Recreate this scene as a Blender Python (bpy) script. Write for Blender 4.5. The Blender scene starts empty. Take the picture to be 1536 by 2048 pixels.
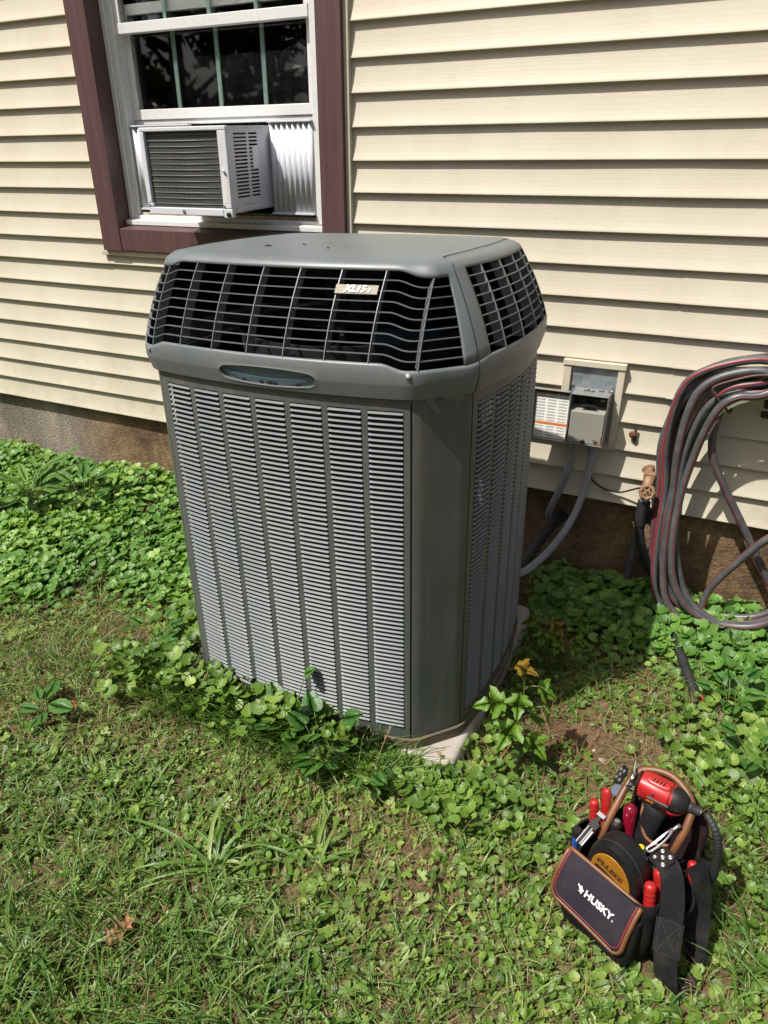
import bpy, bmesh, math, random
import numpy as np
from mathutils import Vector, Matrix, noise as mnoise

random.seed(7)
rng = np.random.default_rng(11)
SC = bpy.context.scene
COL = SC.collection
R = math.radians

# ------------------------------------------------------------------ camera
cam = bpy.data.cameras.new('camera')
cam.sensor_fit = 'VERTICAL'
cam.sensor_height = 24.0
cam.sensor_width = 18.0
cam.lens = 24.0 * 1401.05 / 2048.0
cam.clip_start = 0.02
cam.clip_end = 400.0
cam_o = bpy.data.objects.new('camera', cam)
COL.objects.link(cam_o)
cam_o.location = (0.0, -2.458855, 1.458809)
cam_o.rotation_euler = (R(90 - 26.236), 0.0, R(25.3598))
SC.camera = cam_o

# ------------------------------------------------------------------ light
SUN_DIR = Vector((0.72, 1.0, -1.9)).normalized()          # the way the light travels
sun = bpy.data.lights.new('sun', 'SUN')
sun.energy = 4.8
sun.angle = R(0.53)
sun.color = (1.0, 0.955, 0.88)
sun_o = bpy.data.objects.new('sun', sun)
COL.objects.link(sun_o)
sun_o.rotation_euler = SUN_DIR.to_track_quat('-Z', 'Y').to_euler()
sun_o.location = (-6, -9, 13)

world = bpy.data.worlds.new('World')
SC.world = world
world.use_nodes = True
wn = world.node_tree
wn.nodes.clear()
w_out = wn.nodes.new('ShaderNodeOutputWorld')
w_bg = wn.nodes.new('ShaderNodeBackground')
w_sky = wn.nodes.new('ShaderNodeTexSky')
w_sky.sky_type = 'NISHITA'
w_sky.sun_disc = False
w_sky.sun_elevation = math.asin(-SUN_DIR.z)
w_sky.sun_rotation = math.atan2(-SUN_DIR.x, -SUN_DIR.y)
w_sky.air_density = 0.9
w_sky.dust_density = 5.0
w_sky.ozone_density = 0.6
w_bg.inputs['Strength'].default_value = 0.075
wn.links.new(w_sky.outputs['Color'], w_bg.inputs['Color'])
wn.links.new(w_bg.outputs['Background'], w_out.inputs['Surface'])

SC.render.engine = 'CYCLES'
SC.view_settings.view_transform = 'Standard'
SC.view_settings.look = 'None'
SC.view_settings.exposure = 0.5
SC.view_settings.gamma = 1.0
SC.view_settings.use_curve_mapping = False
SC.cycles.max_bounces = 8
SC.cycles.use_denoising = True

# ------------------------------------------------------------------ helpers
def link(o, parent=None):
    COL.objects.link(o)
    if parent is not None:
        o.parent = parent
    return o

def tag(o, label=None, cat=None, group=None, kind=None):
    if label: o['label'] = label
    if cat: o['category'] = cat
    if group: o['group'] = group
    if kind: o['kind'] = kind
    return o

def empty(name, loc, label, cat, group=None, rot=(0, 0, 0)):
    o = bpy.data.objects.new(name, None)
    o.empty_display_size = 0.1
    o.location = loc
    o.rotation_euler = rot
    link(o)
    return tag(o, label, cat, group)

class MB:
    """collects vertices and faces for one mesh"""
    def __init__(self):
        self.v = []; self.f = []
    def add(self, vs, fs):
        b = len(self.v)
        self.v += [tuple(p) for p in vs]
        self.f += [tuple(i + b for i in f) for f in fs]
        return self
    def box(self, c, s, M=None):
        cx, cy, cz = c; sx, sy, sz = s[0] / 2, s[1] / 2, s[2] / 2
        vs = [(-sx, -sy, -sz), (sx, -sy, -sz), (sx, sy, -sz), (-sx, sy, -sz),
              (-sx, -sy, sz), (sx, -sy, sz), (sx, sy, sz), (-sx, sy, sz)]
        if M is not None: vs = [M @ Vector(p) for p in vs]
        vs = [(p[0] + cx, p[1] + cy, p[2] + cz) for p in vs]
        return self.add(vs, [(0, 3, 2, 1), (4, 5, 6, 7), (0, 1, 5, 4), (1, 2, 6, 5), (2, 3, 7, 6), (3, 0, 4, 7)])
    def bb(self, x0, x1, y0, y1, z0, z1):
        return self.box(((x0 + x1) / 2, (y0 + y1) / 2, (z0 + z1) / 2), (abs(x1 - x0), abs(y1 - y0), abs(z1 - z0)))
    def loft(self, rings, closed=True, caps=False):
        b = len(self.v); n = len(rings[0])
        for r in rings: self.v += [tuple(p) for p in r]
        m = n if closed else n - 1
        for j in range(len(rings) - 1):
            for i in range(m):
                k = (i + 1) % n
                self.f.append((b + j * n + i, b + j * n + k, b + (j + 1) * n + k, b + (j + 1) * n + i))
        if caps:
            self.f.append(tuple(b + i for i in reversed(range(n))))
            self.f.append(tuple(b + (len(rings) - 1) * n + i for i in range(n)))
        return self
    def tube(self, path, r, n=10, caps=True, closed=False, twist=0.0):
        P = [Vector(p) for p in path]
        rr = r if hasattr(r, '__len__') else [r] * len(P)
        rings = []
        up = None
        for i, p in enumerate(P):
            if closed: t = P[(i + 1) % len(P)] - P[i - 1]
            else: t = P[min(i + 1, len(P) - 1)] - P[max(i - 1, 0)]
            if t.length < 1e-9: t = Vector((0, 0, 1))
            t.normalize()
            if up is None:
                up = t.orthogonal().normalized()
            up = (up - t * up.dot(t))
            if up.length < 1e-6: up = t.orthogonal()
            up.normalize()
            s = t.cross(up)
            rings.append([p + (up * math.cos(2 * math.pi * k / n) + s * math.sin(2 * math.pi * k / n)) * rr[i] for k in range(n)])
        if closed: rings.append(rings[0])
        return self.loft(rings, True, caps and not closed)
    def lathe(self, prof, c=(0, 0, 0), axis=(0, 0, 1), n=20):
        q = Vector((0, 0, 1)).rotation_difference(Vector(axis)).to_matrix()
        rings = []
        for r, z in prof:
            rings.append([Vector(c) + q @ Vector((r * math.cos(2 * math.pi * k / n), r * math.sin(2 * math.pi * k / n), z)) for k in range(n)])
        return self.loft(rings, True, True)
    def prism(self, poly, h0, h1, M=None):
        """poly in XY, extruded from h0 to h1 in Z, then M"""
        M = M or Matrix.Identity(4)
        n = len(poly)
        vs = [M @ Vector((x, y, h0)) for x, y in poly] + [M @ Vector((x, y, h1)) for x, y in poly]
        fs = [tuple(reversed(range(n))), tuple(range(n, 2 * n))]
        fs += [(i, (i + 1) % n, n + (i + 1) % n, n + i) for i in range(n)]
        return self.add(vs, fs)
    def build(self, name, mat, parent=None, smooth=False, bevel=0.0, bseg=2, origin=None, solid=0.0, fix=True, kind=None):
        vs = self.v
        if origin is not None:
            vs = [(p[0] - origin[0], p[1] - origin[1], p[2] - origin[2]) for p in vs]
        me = bpy.data.meshes.new(name)
        me.from_pydata(vs, [], self.f)
        if fix:
            bm = bmesh.new(); bm.from_mesh(me)
            bmesh.ops.recalc_face_normals(bm, faces=bm.faces)
            bm.to_mesh(me); bm.free()
        me.update()
        if mat is not None: me.materials.append(mat)
        o = bpy.data.objects.new(name, me)
        link(o, parent)
        if solid:
            m = o.modifiers.new('solid', 'SOLIDIFY'); m.thickness = solid; m.offset = -1
        if bevel:
            m = o.modifiers.new('bevel', 'BEVEL'); m.width = bevel; m.segments = bseg
            m.limit_method = 'ANGLE'; m.angle_limit = R(35)
        if smooth:
            me.polygons.foreach_set('use_smooth', [True] * len(me.polygons))
            if smooth == 'auto' or bevel:
                try:
                    me.set_sharp_from_angle(angle=R(40))
                except Exception:
                    pass
        if kind: o['kind'] = kind
        return o

def catmull(pts, n=8, closed=False):
    P = [Vector(p) for p in pts]
    out = []
    N = len(P)
    rngi = range(N) if closed else range(N - 1)
    for i in rngi:
        if closed:
            p0, p1, p2, p3 = P[i - 1], P[i], P[(i + 1) % N], P[(i + 2) % N]
        else:
            p0 = P[i - 1] if i > 0 else P[0] * 2 - P[1]
            p1, p2 = P[i], P[i + 1]
            p3 = P[i + 2] if i + 2 < N else P[-1] * 2 - P[-2]
        for k in range(n):
            t = k / n
            out.append(0.5 * ((2 * p1) + (-p0 + p2) * t + (2 * p0 - 5 * p1 + 4 * p2 - p3) * t * t + (-p0 + 3 * p1 - 3 * p2 + p3) * t ** 3))
    if not closed: out.append(P[-1])
    return out

def text_obj(name, body, size, mat, parent, M, extrude=0.0006, shear=0.0, bold=0.0, align='CENTER'):
    cu = bpy.data.curves.new('tmp_text', 'FONT')
    cu.body = body; cu.size = size; cu.extrude = extrude; cu.shear = shear; cu.offset = bold
    cu.align_x = align; cu.align_y = 'CENTER'; cu.resolution_u = 3
    t = bpy.data.objects.new('tmp_text', cu)
    COL.objects.link(t)
    dg = bpy.context.evaluated_depsgraph_get(); dg.update()
    me = bpy.data.meshes.new_from_object(t.evaluated_get(dg))
    me.name = name
    bpy.data.objects.remove(t); bpy.data.curves.remove(cu)
    me.transform(M)
    me.materials.clear(); me.materials.append(mat)
    o = bpy.data.objects.new(name, me)
    return link(o, parent)

# ------------------------------------------------------------------ materials
def new_mat(name):
    m = bpy.data.materials.new(name); m.use_nodes = True
    nt = m.node_tree
    return m, nt, nt.nodes['Principled BSDF']

def node(nt, typ, **kw):
    n = nt.nodes.new(typ)
    for k, v in kw.items():
        if k in n.inputs.keys(): n.inputs[k].default_value = v
        else: setattr(n, k, v)
    return n

def lin(c):
    """sRGB 0-255 to linear"""
    return tuple(((x / 255) / 12.92 if x / 255 <= 0.04045 else ((x / 255 + 0.055) / 1.055) ** 2.4) for x in c) + (1.0,)

def mat(name, col, rough=0.5, metal=0.0, var=0.12, scale=8.0, bump=0.0, bscale=60.0, stretch=(1, 1, 1),
        spec=0.5, dirt=None, dirt_amt=0.0, dirt_scale=5.0, rvar=0.1, coat=0.0, streak=None, streak_amt=0.0):
    """plain surface: colour varied by noise, optional dirt in a second colour, fine bump"""
    m, nt, b = new_mat(name)
    c = col if len(col) == 4 else tuple(col) + (1,)
    tc = node(nt, 'ShaderNodeTexCoord')
    mp = node(nt, 'ShaderNodeMapping')
    mp.inputs['Scale'].default_value = stretch
    nt.links.new(tc.outputs['Object'], mp.inputs['Vector'])
    n1 = node(nt, 'ShaderNodeTexNoise', Scale=scale, Detail=5.0, Roughness=0.6)
    nt.links.new(mp.outputs['Vector'], n1.inputs['Vector'])
    mr = node(nt, 'ShaderNodeMapRange')
    mr.inputs['From Min'].default_value = 0.3; mr.inputs['From Max'].default_value = 0.7
    mr.inputs['To Min'].default_value = 1 - var; mr.inputs['To Max'].default_value = 1 + var
    nt.links.new(n1.outputs['Fac'], mr.inputs['Value'])
    mx = node(nt, 'ShaderNodeMix', data_type='RGBA', blend_type='MULTIPLY')
    mx.inputs[0].default_value = 1.0
    mx.inputs[6].default_value = c
    nt.links.new(mr.outputs['Result'], mx.inputs[7])
    outc = mx.outputs[2]
    if dirt is not None:
        n2 = node(nt, 'ShaderNodeTexNoise', Scale=dirt_scale, Detail=8.0, Roughness=0.7)
        nt.links.new(tc.outputs['Object'], n2.inputs['Vector'])
        m2 = node(nt, 'ShaderNodeMapRange')
        m2.inputs['From Min'].default_value = 0.45; m2.inputs['From Max'].default_value = 0.75
        m2.inputs['To Min'].default_value = 0.0; m2.inputs['To Max'].default_value = dirt_amt
        nt.links.new(n2.outputs['Fac'], m2.inputs['Value'])
        mx2 = node(nt, 'ShaderNodeMix', data_type='RGBA')
        nt.links.new(m2.outputs['Result'], mx2.inputs[0])
        nt.links.new(outc, mx2.inputs[6])
        mx2.inputs[7].default_value = dirt if len(dirt) == 4 else tuple(dirt) + (1,)
        outc = mx2.outputs[2]
    if streak is not None:
        ms_ = node(nt, 'ShaderNodeMapping'); ms_.inputs['Scale'].default_value = (26.0, 26.0, 1.6)
        nt.links.new(tc.outputs['Object'], ms_.inputs['Vector'])
        n7 = node(nt, 'ShaderNodeTexNoise', Scale=1.0, Detail=6.0, Roughness=0.7)
        nt.links.new(ms_.outputs['Vector'], n7.inputs['Vector'])
        n8 = node(nt, 'ShaderNodeTexNoise', Scale=160.0, Detail=2.0)
        nt.links.new(tc.outputs['Object'], n8.inputs['Vector'])
        m7 = node(nt, 'ShaderNodeMapRange'); m7.inputs['From Min'].default_value = 0.48; m7.inputs['From Max'].default_value = 0.78; m7.inputs['To Max'].default_value = streak_amt
        nt.links.new(n7.outputs['Fac'], m7.inputs['Value'])
        m8 = node(nt, 'ShaderNodeMapRange'); m8.inputs['From Min'].default_value = 0.69; m8.inputs['From Max'].default_value = 0.74; m8.inputs['To Max'].default_value = 0.55
        nt.links.new(n8.outputs['Fac'], m8.inputs['Value'])
        mm = node(nt, 'ShaderNodeMath', operation='MAXIMUM'); nt.links.new(m7.outputs['Result'], mm.inputs[0]); nt.links.new(m8.outputs['Result'], mm.inputs[1])
        mx7 = node(nt, 'ShaderNodeMix', data_type='RGBA'); nt.links.new(mm.outputs[0], mx7.inputs[0]); nt.links.new(outc, mx7.inputs[6]); mx7.inputs[7].default_value = tuple(streak) + (1,)
        outc = mx7.outputs[2]
    nt.links.new(outc, b.inputs['Base Color'])
    b.inputs['Metallic'].default_value = metal
    b.inputs['Specular IOR Level'].default_value = spec
    if coat: b.inputs['Coat Weight'].default_value = coat
    mr2 = node(nt, 'ShaderNodeMapRange')
    mr2.inputs['To Min'].default_value = max(0.02, rough - rvar); mr2.inputs['To Max'].default_value = min(1, rough + rvar)
    nt.links.new(n1.outputs['Fac'], mr2.inputs['Value'])
    nt.links.new(mr2.outputs['Result'], b.inputs['Roughness'])
    if bump:
        n3 = node(nt, 'ShaderNodeTexNoise', Scale=bscale, Detail=4.0)
        nt.links.new(mp.outputs['Vector'], n3.inputs['Vector'])
        bp = node(nt, 'ShaderNodeBump', Strength=bump, Distance=0.002)
        nt.links.new(n3.outputs['Fac'], bp.inputs['Height'])
        nt.links.new(bp.outputs['Normal'], b.inputs['Normal'])
    return m

def siding_mat():
    """cream vinyl with an embossed wood grain running along the plank and faint water stains"""
    m, nt, b = new_mat('cream_vinyl_siding')
    tc = node(nt, 'ShaderNodeTexCoord')
    mp = node(nt, 'ShaderNodeMapping'); mp.inputs['Scale'].default_value = (1.4, 1.0, 22.0)
    nt.links.new(tc.outputs['Object'], mp.inputs['Vector'])
    oi = node(nt, 'ShaderNodeObjectInfo')
    ad = node(nt, 'ShaderNodeVectorMath', operation='ADD')
    cb = node(nt, 'ShaderNodeCombineXYZ')
    ml = node(nt, 'ShaderNodeMath', operation='MULTIPLY'); ml.inputs[1].default_value = 40.0
    nt.links.new(oi.outputs['Random'], ml.inputs[0])
    nt.links.new(ml.outputs[0], cb.inputs['X']); nt.links.new(ml.outputs[0], cb.inputs['Z'])
    nt.links.new(mp.outputs['Vector'], ad.inputs[0]); nt.links.new(cb.outputs[0], ad.inputs[1])
    wv = node(nt, 'ShaderNodeTexWave', wave_type='BANDS', bands_direction='Z')
    wv.inputs['Scale'].default_value = 1.1; wv.inputs['Distortion'].default_value = 14.0
    wv.inputs['Detail'].default_value = 2.0; wv.inputs['Detail Scale'].default_value = 0.55
    nt.links.new(ad.outputs[0], wv.inputs['Vector'])
    bp = node(nt, 'ShaderNodeBump', Strength=0.05, Distance=0.0015)
    nt.links.new(wv.outputs['Fac'], bp.inputs['Height'])
    nt.links.new(bp.outputs['Normal'], b.inputs['Normal'])
    n1 = node(nt, 'ShaderNodeTexNoise', Scale=3.0, Detail=6.0, Roughness=0.65)
    mp2 = node(nt, 'ShaderNodeMapping'); mp2.inputs['Scale'].default_value = (1.0, 1.0, 0.5)
    nt.links.new(tc.outputs['Object'], mp2.inputs['Vector'])
    nt.links.new(mp2.outputs['Vector'], n1.inputs['Vector'])
    cr = node(nt, 'ShaderNodeValToRGB')
    cr.color_ramp.elements[0].position = 0.32; cr.color_ramp.elements[0].color = (0.465, 0.424, 0.336, 1)
    cr.color_ramp.elements[1].position = 0.60; cr.color_ramp.elements[1].color = (0.520, 0.482, 0.388, 1)
    nt.links.new(n1.outputs['Fac'], cr.inputs['Fac'])
    # specks and grime
    n2 = node(nt, 'ShaderNodeTexNoise', Scale=38.0, Detail=3.0)
    nt.links.new(tc.outputs['Object'], n2.inputs['Vector'])
    m2 = node(nt, 'ShaderNodeMapRange')
    m2.inputs['From Min'].default_value = 0.70; m2.inputs['From Max'].default_value = 0.80
    m2.inputs['To Max'].default_value = 0.35
    nt.links.new(n2.outputs['Fac'], m2.inputs['Value'])
    mx = node(nt, 'ShaderNodeMix', data_type='RGBA')
    nt.links.new(m2.outputs['Result'], mx.inputs[0])
    nt.links.new(cr.outputs['Color'], mx.inputs[6]); mx.inputs[7].default_value = (0.33, 0.28, 0.19, 1)
    sx = node(nt, 'ShaderNodeSeparateXYZ'); nt.links.new(tc.outputs['Object'], sx.inputs[0])
    mz = node(nt, 'ShaderNodeMapRange'); mz.inputs['From Min'].default_value = 0.36; mz.inputs['From Max'].default_value = 0.80; mz.inputs['To Min'].default_value = 0.42; mz.inputs['To Max'].default_value = 0.06
    nt.links.new(sx.outputs['Z'], mz.inputs['Value'])
    n9 = node(nt, 'ShaderNodeTexNoise', Scale=9.0, Detail=8.0, Roughness=0.75)
    nt.links.new(tc.outputs['Object'], n9.inputs['Vector'])
    m9 = node(nt, 'ShaderNodeMapRange'); m9.inputs['From Min'].default_value = 0.42; m9.inputs['From Max'].default_value = 0.72
    nt.links.new(n9.outputs['Fac'], m9.inputs['Value'])
    mm = node(nt, 'ShaderNodeMath', operation='MULTIPLY'); nt.links.new(mz.outputs['Result'], mm.inputs[0]); nt.links.new(m9.outputs['Result'], mm.inputs[1])
    mx9 = node(nt, 'ShaderNodeMix', data_type='RGBA'); nt.links.new(mm.outputs[0], mx9.inputs[0]); nt.links.new(mx.outputs[2], mx9.inputs[6]); mx9.inputs[7].default_value = (0.27, 0.225, 0.15, 1)
    nt.links.new(mx9.outputs[2], b.inputs['Base Color'])
    b.inputs['Roughness'].default_value = 0.48
    b.inputs['Specular IOR Level'].default_value = 0.35
    return m

def foundation_mat():
    m, nt, b = new_mat('stained_concrete')
    tc = node(nt, 'ShaderNodeTexCoord')
    n1 = node(nt, 'ShaderNodeTexNoise', Scale=4.2, Detail=14.0, Roughness=0.80, Distortion=0.4)
    nt.links.new(tc.outputs['Object'], n1.inputs['Vector'])
    cr = node(nt, 'ShaderNodeValToRGB')
    e = cr.color_ramp.elements
    e[0].position = 0.33; e[0].color = (0.030, 0.022, 0.015, 1)
    e[1].position = 0.74; e[1].color = (0.36, 0.285, 0.18, 1)
    a = e.new(0.44); a.color = (0.095, 0.060, 0.032, 1)
    a = e.new(0.53); a.color = (0.175, 0.110, 0.055, 1)
    a = e.new(0.63); a.color = (0.24, 0.165, 0.09, 1)
    nt.links.new(n1.outputs['Fac'], cr.inputs['Fac'])
    # grey streaks further along the wall
    mp = node(nt, 'ShaderNodeMapping'); mp.inputs['Scale'].default_value = (1.1, 1, 0.35)
    nt.links.new(tc.outputs['Object'], mp.inputs['Vector'])
    n2 = node(nt, 'ShaderNodeTexNoise', Scale=3.1, Detail=7.0, Roughness=0.7)
    nt.links.new(mp.outputs['Vector'], n2.inputs['Vector'])
    sx = node(nt, 'ShaderNodeSeparateXYZ'); nt.links.new(tc.outputs['Object'], sx.inputs[0])
    gr = node(nt, 'ShaderNodeMapRange')
    gr.inputs['From Min'].default_value = -2.02; gr.inputs['From Max'].default_value = -1.70
    gr.inputs['To Min'].default_value = 0.85; gr.inputs['To Max'].default_value = 0.0
    nt.links.new(sx.outputs['X'], gr.inputs['Value'])
    c2 = node(nt, 'ShaderNodeValToRGB')
    c2.color_ramp.elements[0].position = 0.3; c2.color_ramp.elements[0].color = (0.05, 0.045, 0.04, 1)
    c2.color_ramp.elements[1].position = 0.7; c2.color_ramp.elements[1].color = (0.34, 0.30, 0.24, 1)
    nt.links.new(n2.outputs['Fac'], c2.inputs['Fac'])
    mx = node(nt, 'ShaderNodeMix', data_type='RGBA')
    nt.links.new(gr.outputs['Result'], mx.inputs[0]); nt.links.new(cr.outputs['Color'], mx.inputs[6]); nt.links.new(c2.outputs['Color'], mx.inputs[7])
    ns = node(nt, 'ShaderNodeTexNoise', Scale=85.0, Detail=8.0, Roughness=0.8)
    nt.links.new(tc.outputs['Object'], ns.inputs['Vector'])
    ms_ = node(nt, 'ShaderNodeMapRange'); ms_.inputs['From Min'].default_value = 0.3; ms_.inputs['From Max'].default_value = 0.7; ms_.inputs['To Min'].default_value = 0.45; ms_.inputs['To Max'].default_value = 1.5
    nt.links.new(ns.outputs['Fac'], ms_.inputs['Value'])
    mq = node(nt, 'ShaderNodeMix', data_type='RGBA', blend_type='MULTIPLY'); mq.inputs[0].default_value = 1.0
    nt.links.new(mx.outputs[2], mq.inputs[6]); nt.links.new(ms_.outputs['Result'], mq.inputs[7])
    nt.links.new(mq.outputs[2], b.inputs['Base Color'])
    b.inputs['Roughness'].default_value = 0.9
    n3 = node(nt, 'ShaderNodeTexNoise', Scale=90.0, Detail=6.0)
    nt.links.new(tc.outputs['Object'], n3.inputs['Vector'])
    bp = node(nt, 'ShaderNodeBump', Strength=0.9, Distance=0.006)
    nt.links.new(n3.outputs['Fac'], bp.inputs['Height']); nt.links.new(bp.outputs['Normal'], b.inputs['Normal'])
    return m

def soil_mat():
    m, nt, b = new_mat('soil')
    tc = node(nt, 'ShaderNodeTexCoord')
    n1 = node(nt, 'ShaderNodeTexNoise', Scale=5.0, Detail=10.0, Roughness=0.7)
    nt.links.new(tc.outputs['Object'], n1.inputs['Vector'])
    cr = node(nt, 'ShaderNodeValToRGB')
    e = cr.color_ramp.elements
    e[0].position = 0.28; e[0].color = (0.055, 0.033, 0.019, 1)
    e[1].position = 0.75; e[1].color = (0.24, 0.155, 0.09, 1)
    a = e.new(0.5); a.color = (0.14, 0.085, 0.048, 1)
    nt.links.new(n1.outputs['Fac'], cr.inputs['Fac'])
    n5 = node(nt, 'ShaderNodeTexNoise', Scale=70.0, Detail=6.0, Roughness=0.7)
    nt.links.new(tc.outputs['Object'], n5.inputs['Vector'])
    c5 = node(nt, 'ShaderNodeValToRGB')
    c5.color_ramp.elements[0].position = 0.35; c5.color_ramp.elements[0].color = (0.050, 0.046, 0.018, 1)
    c5.color_ramp.elements[1].position = 0.68; c5.color_ramp.elements[1].color = (0.20, 0.165, 0.08, 1)
    nt.links.new(n5.outputs['Fac'], c5.inputs['Fac'])
    n6 = node(nt, 'ShaderNodeTexNoise', Scale=2.1, Detail=3.0)
    nt.links.new(tc.outputs['Object'], n6.inputs['Vector'])
    m6 = node(nt, 'ShaderNodeMapRange'); m6.inputs['From Min'].default_value = 0.40; m6.inputs['From Max'].default_value = 0.56
    nt.links.new(n6.outputs['Fac'], m6.inputs['Value'])
    mx6 = node(nt, 'ShaderNodeMix', data_type='RGBA')
    nt.links.new(m6.outputs['Result'], mx6.inputs[0]); nt.links.new(cr.outputs['Color'], mx6.inputs[6]); nt.links.new(c5.outputs['Color'], mx6.inputs[7])
    nt.links.new(mx6.outputs[2], b.inputs['Base Color'])
    b.inputs['Roughness'].default_value = 0.95
    b.inputs['Specular IOR Level'].default_value = 0.2
    n2 = node(nt, 'ShaderNodeTexNoise', Scale=55.0, Detail=8.0, Roughness=0.75)
    nt.links.new(tc.outputs['Object'], n2.inputs['Vector'])
    bp = node(nt, 'ShaderNodeBump', Strength=0.9, Distance=0.012)
    nt.links.new(n2.outputs['Fac'], bp.inputs['Height']); nt.links.new(bp.outputs['Normal'], b.inputs['Normal'])
    return m

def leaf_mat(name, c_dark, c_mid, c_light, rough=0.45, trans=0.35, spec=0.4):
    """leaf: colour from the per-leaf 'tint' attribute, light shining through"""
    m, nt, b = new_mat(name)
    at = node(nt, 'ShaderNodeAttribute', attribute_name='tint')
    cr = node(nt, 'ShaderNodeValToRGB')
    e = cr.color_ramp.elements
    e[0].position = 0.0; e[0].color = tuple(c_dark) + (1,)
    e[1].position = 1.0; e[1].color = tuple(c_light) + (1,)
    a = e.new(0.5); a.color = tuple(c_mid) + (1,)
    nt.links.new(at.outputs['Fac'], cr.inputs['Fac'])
    tc = node(nt, 'ShaderNodeTexCoord')
    n1 = node(nt, 'ShaderNodeTexNoise', Scale=120.0, Detail=3.0)
    nt.links.new(tc.outputs['Object'], n1.inputs['Vector'])
    mr = node(nt, 'ShaderNodeMapRange'); mr.inputs['To Min'].default_value = 0.75; mr.inputs['To Max'].default_value = 1.25
    nt.links.new(n1.outputs['Fac'], mr.inputs['Value'])
    mx = node(nt, 'ShaderNodeMix', data_type='RGBA', blend_type='MULTIPLY'); mx.inputs[0].default_value = 1.0
    nt.links.new(cr.outputs['Color'], mx.inputs[6]); nt.links.new(mr.outputs['Result'], mx.inputs[7])
    nt.links.new(mx.outputs[2], b.inputs['Base Color'])
    b.inputs['Roughness'].default_value = rough
    b.inputs['Specular IOR Level'].default_value = spec
    bp = node(nt, 'ShaderNodeBump', Strength=0.35, Distance=0.002)
    nt.links.new(n1.outputs['Fac'], bp.inputs['Height']); nt.links.new(bp.outputs['Normal'], b.inputs['Normal'])
    tr = node(nt, 'ShaderNodeBsdfTranslucent')
    mg = node(nt, 'ShaderNodeMix', data_type='RGBA', blend_type='MULTIPLY'); mg.inputs[0].default_value = 1.0
    nt.links.new(mx.outputs[2], mg.inputs[6]); mg.inputs[7].default_value = (1.5, 1.45, 0.55, 1)
    nt.links.new(mg.outputs[2], tr.inputs['Color'])
    ms = node(nt, 'ShaderNodeMixShader'); ms.inputs[0].default_value = trans
    nt.links.new(b.outputs[0], ms.inputs[1]); nt.links.new(tr.outputs[0], ms.inputs[2])
    nt.links.new(ms.outputs[0], nt.nodes['Material Output'].inputs['Surface'])
    return m

def glass_mat(name='window_glass'):
    m, nt, b = new_mat(name)
    b.inputs['Base Color'].default_value = (0.93, 0.97, 0.95, 1)
    b.inputs['Transmission Weight'].default_value = 1.0
    b.inputs['Roughness'].default_value = 0.015
    b.inputs['IOR'].default_value = 1.5
    return m

def print_mat(name, paper, ink, rows, cols, dens=0.55):
    """sheet of small unreadable print laid out in columns of short lines"""
    m, nt, b = new_mat(name)
    tc = node(nt, 'ShaderNodeTexCoord')
    sx = node(nt, 'ShaderNodeSeparateXYZ'); nt.links.new(tc.outputs['Generated'], sx.inputs[0])
    def mth(op, a, bb):
        n = node(nt, 'ShaderNodeMath', operation=op)
        for i, q in enumerate((a, bb)):
            if isinstance(q, (int, float)): n.inputs[i].default_value = q
            elif q is not None: nt.links.new(q, n.inputs[i])
        return n.outputs[0]
    fz = mth('FRACT', mth('MULTIPLY', sx.outputs['Z'], rows), None)
    line = mth('GREATER_THAN', fz, 0.5)
    fx = mth('FRACT', mth('MULTIPLY', sx.outputs['X'], cols), None)
    gut = mth('MULTIPLY', mth('GREATER_THAN', fx, 0.1), mth('LESS_THAN', fx, 0.88))
    mp = node(nt, 'ShaderNodeMapping'); mp.inputs['Scale'].default_value = (16.0, 1, rows * 1.0)
    nt.links.new(tc.outputs['Generated'], mp.inputs['Vector'])
    nz = node(nt, 'ShaderNodeTexNoise', Scale=1.6, Detail=3.0)
    nt.links.new(mp.outputs['Vector'], nz.inputs['Vector'])
    on = mth('GREATER_THAN', nz.outputs['Fac'], 1 - dens)
    k = mth('MULTIPLY', mth('MULTIPLY', line, gut), mth('MULTIPLY', on, 0.7))
    mx = node(nt, 'ShaderNodeMix', data_type='RGBA')
    nt.links.new(k, mx.inputs[0]); mx.inputs[6].default_value = paper; mx.inputs[7].default_value = ink
    nt.links.new(mx.outputs[2], b.inputs['Base Color'])
    b.inputs['Roughness'].default_value = 0.6
    return m

M = {}
M['siding'] = siding_mat()
M['foundation'] = foundation_mat()
M['soil'] = soil_mat()
M['cream_trim'] = mat('cream_trim', (0.50, 0.455, 0.36), 0.5, var=0.05, scale=3, dirt=(0.3, 0.24, 0.14), dirt_amt=0.25, dirt_scale=9)
M['brown_casing'] = mat('brown_casing', (0.078, 0.040, 0.040), 0.45, var=0.18, scale=4, stretch=(14, 14, 0.6), bump=0.12, bscale=12)
M['white_vinyl'] = mat('white_vinyl', (0.60, 0.61, 0.60), 0.45, var=0.04, scale=3, dirt=(0.3, 0.25, 0.18), dirt_amt=0.22, dirt_scale=60)
M['muntin'] = mat('muntin', (0.33, 0.46, 0.41), 0.5, var=0.04)
M['glass'] = glass_mat()
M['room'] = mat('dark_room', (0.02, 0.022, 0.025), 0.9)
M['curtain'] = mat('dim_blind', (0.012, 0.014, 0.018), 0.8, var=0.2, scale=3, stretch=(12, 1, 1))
M['hood'] = mat('grey_plastic_hood', (0.108, 0.126, 0.134), 0.42, streak=(0.17, 0.162, 0.15), streak_amt=0.4, var=0.10, scale=7, bump=0.12, bscale=420, dirt=(0.17, 0.145, 0.12), dirt_amt=0.3, dirt_scale=3.2)
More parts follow.
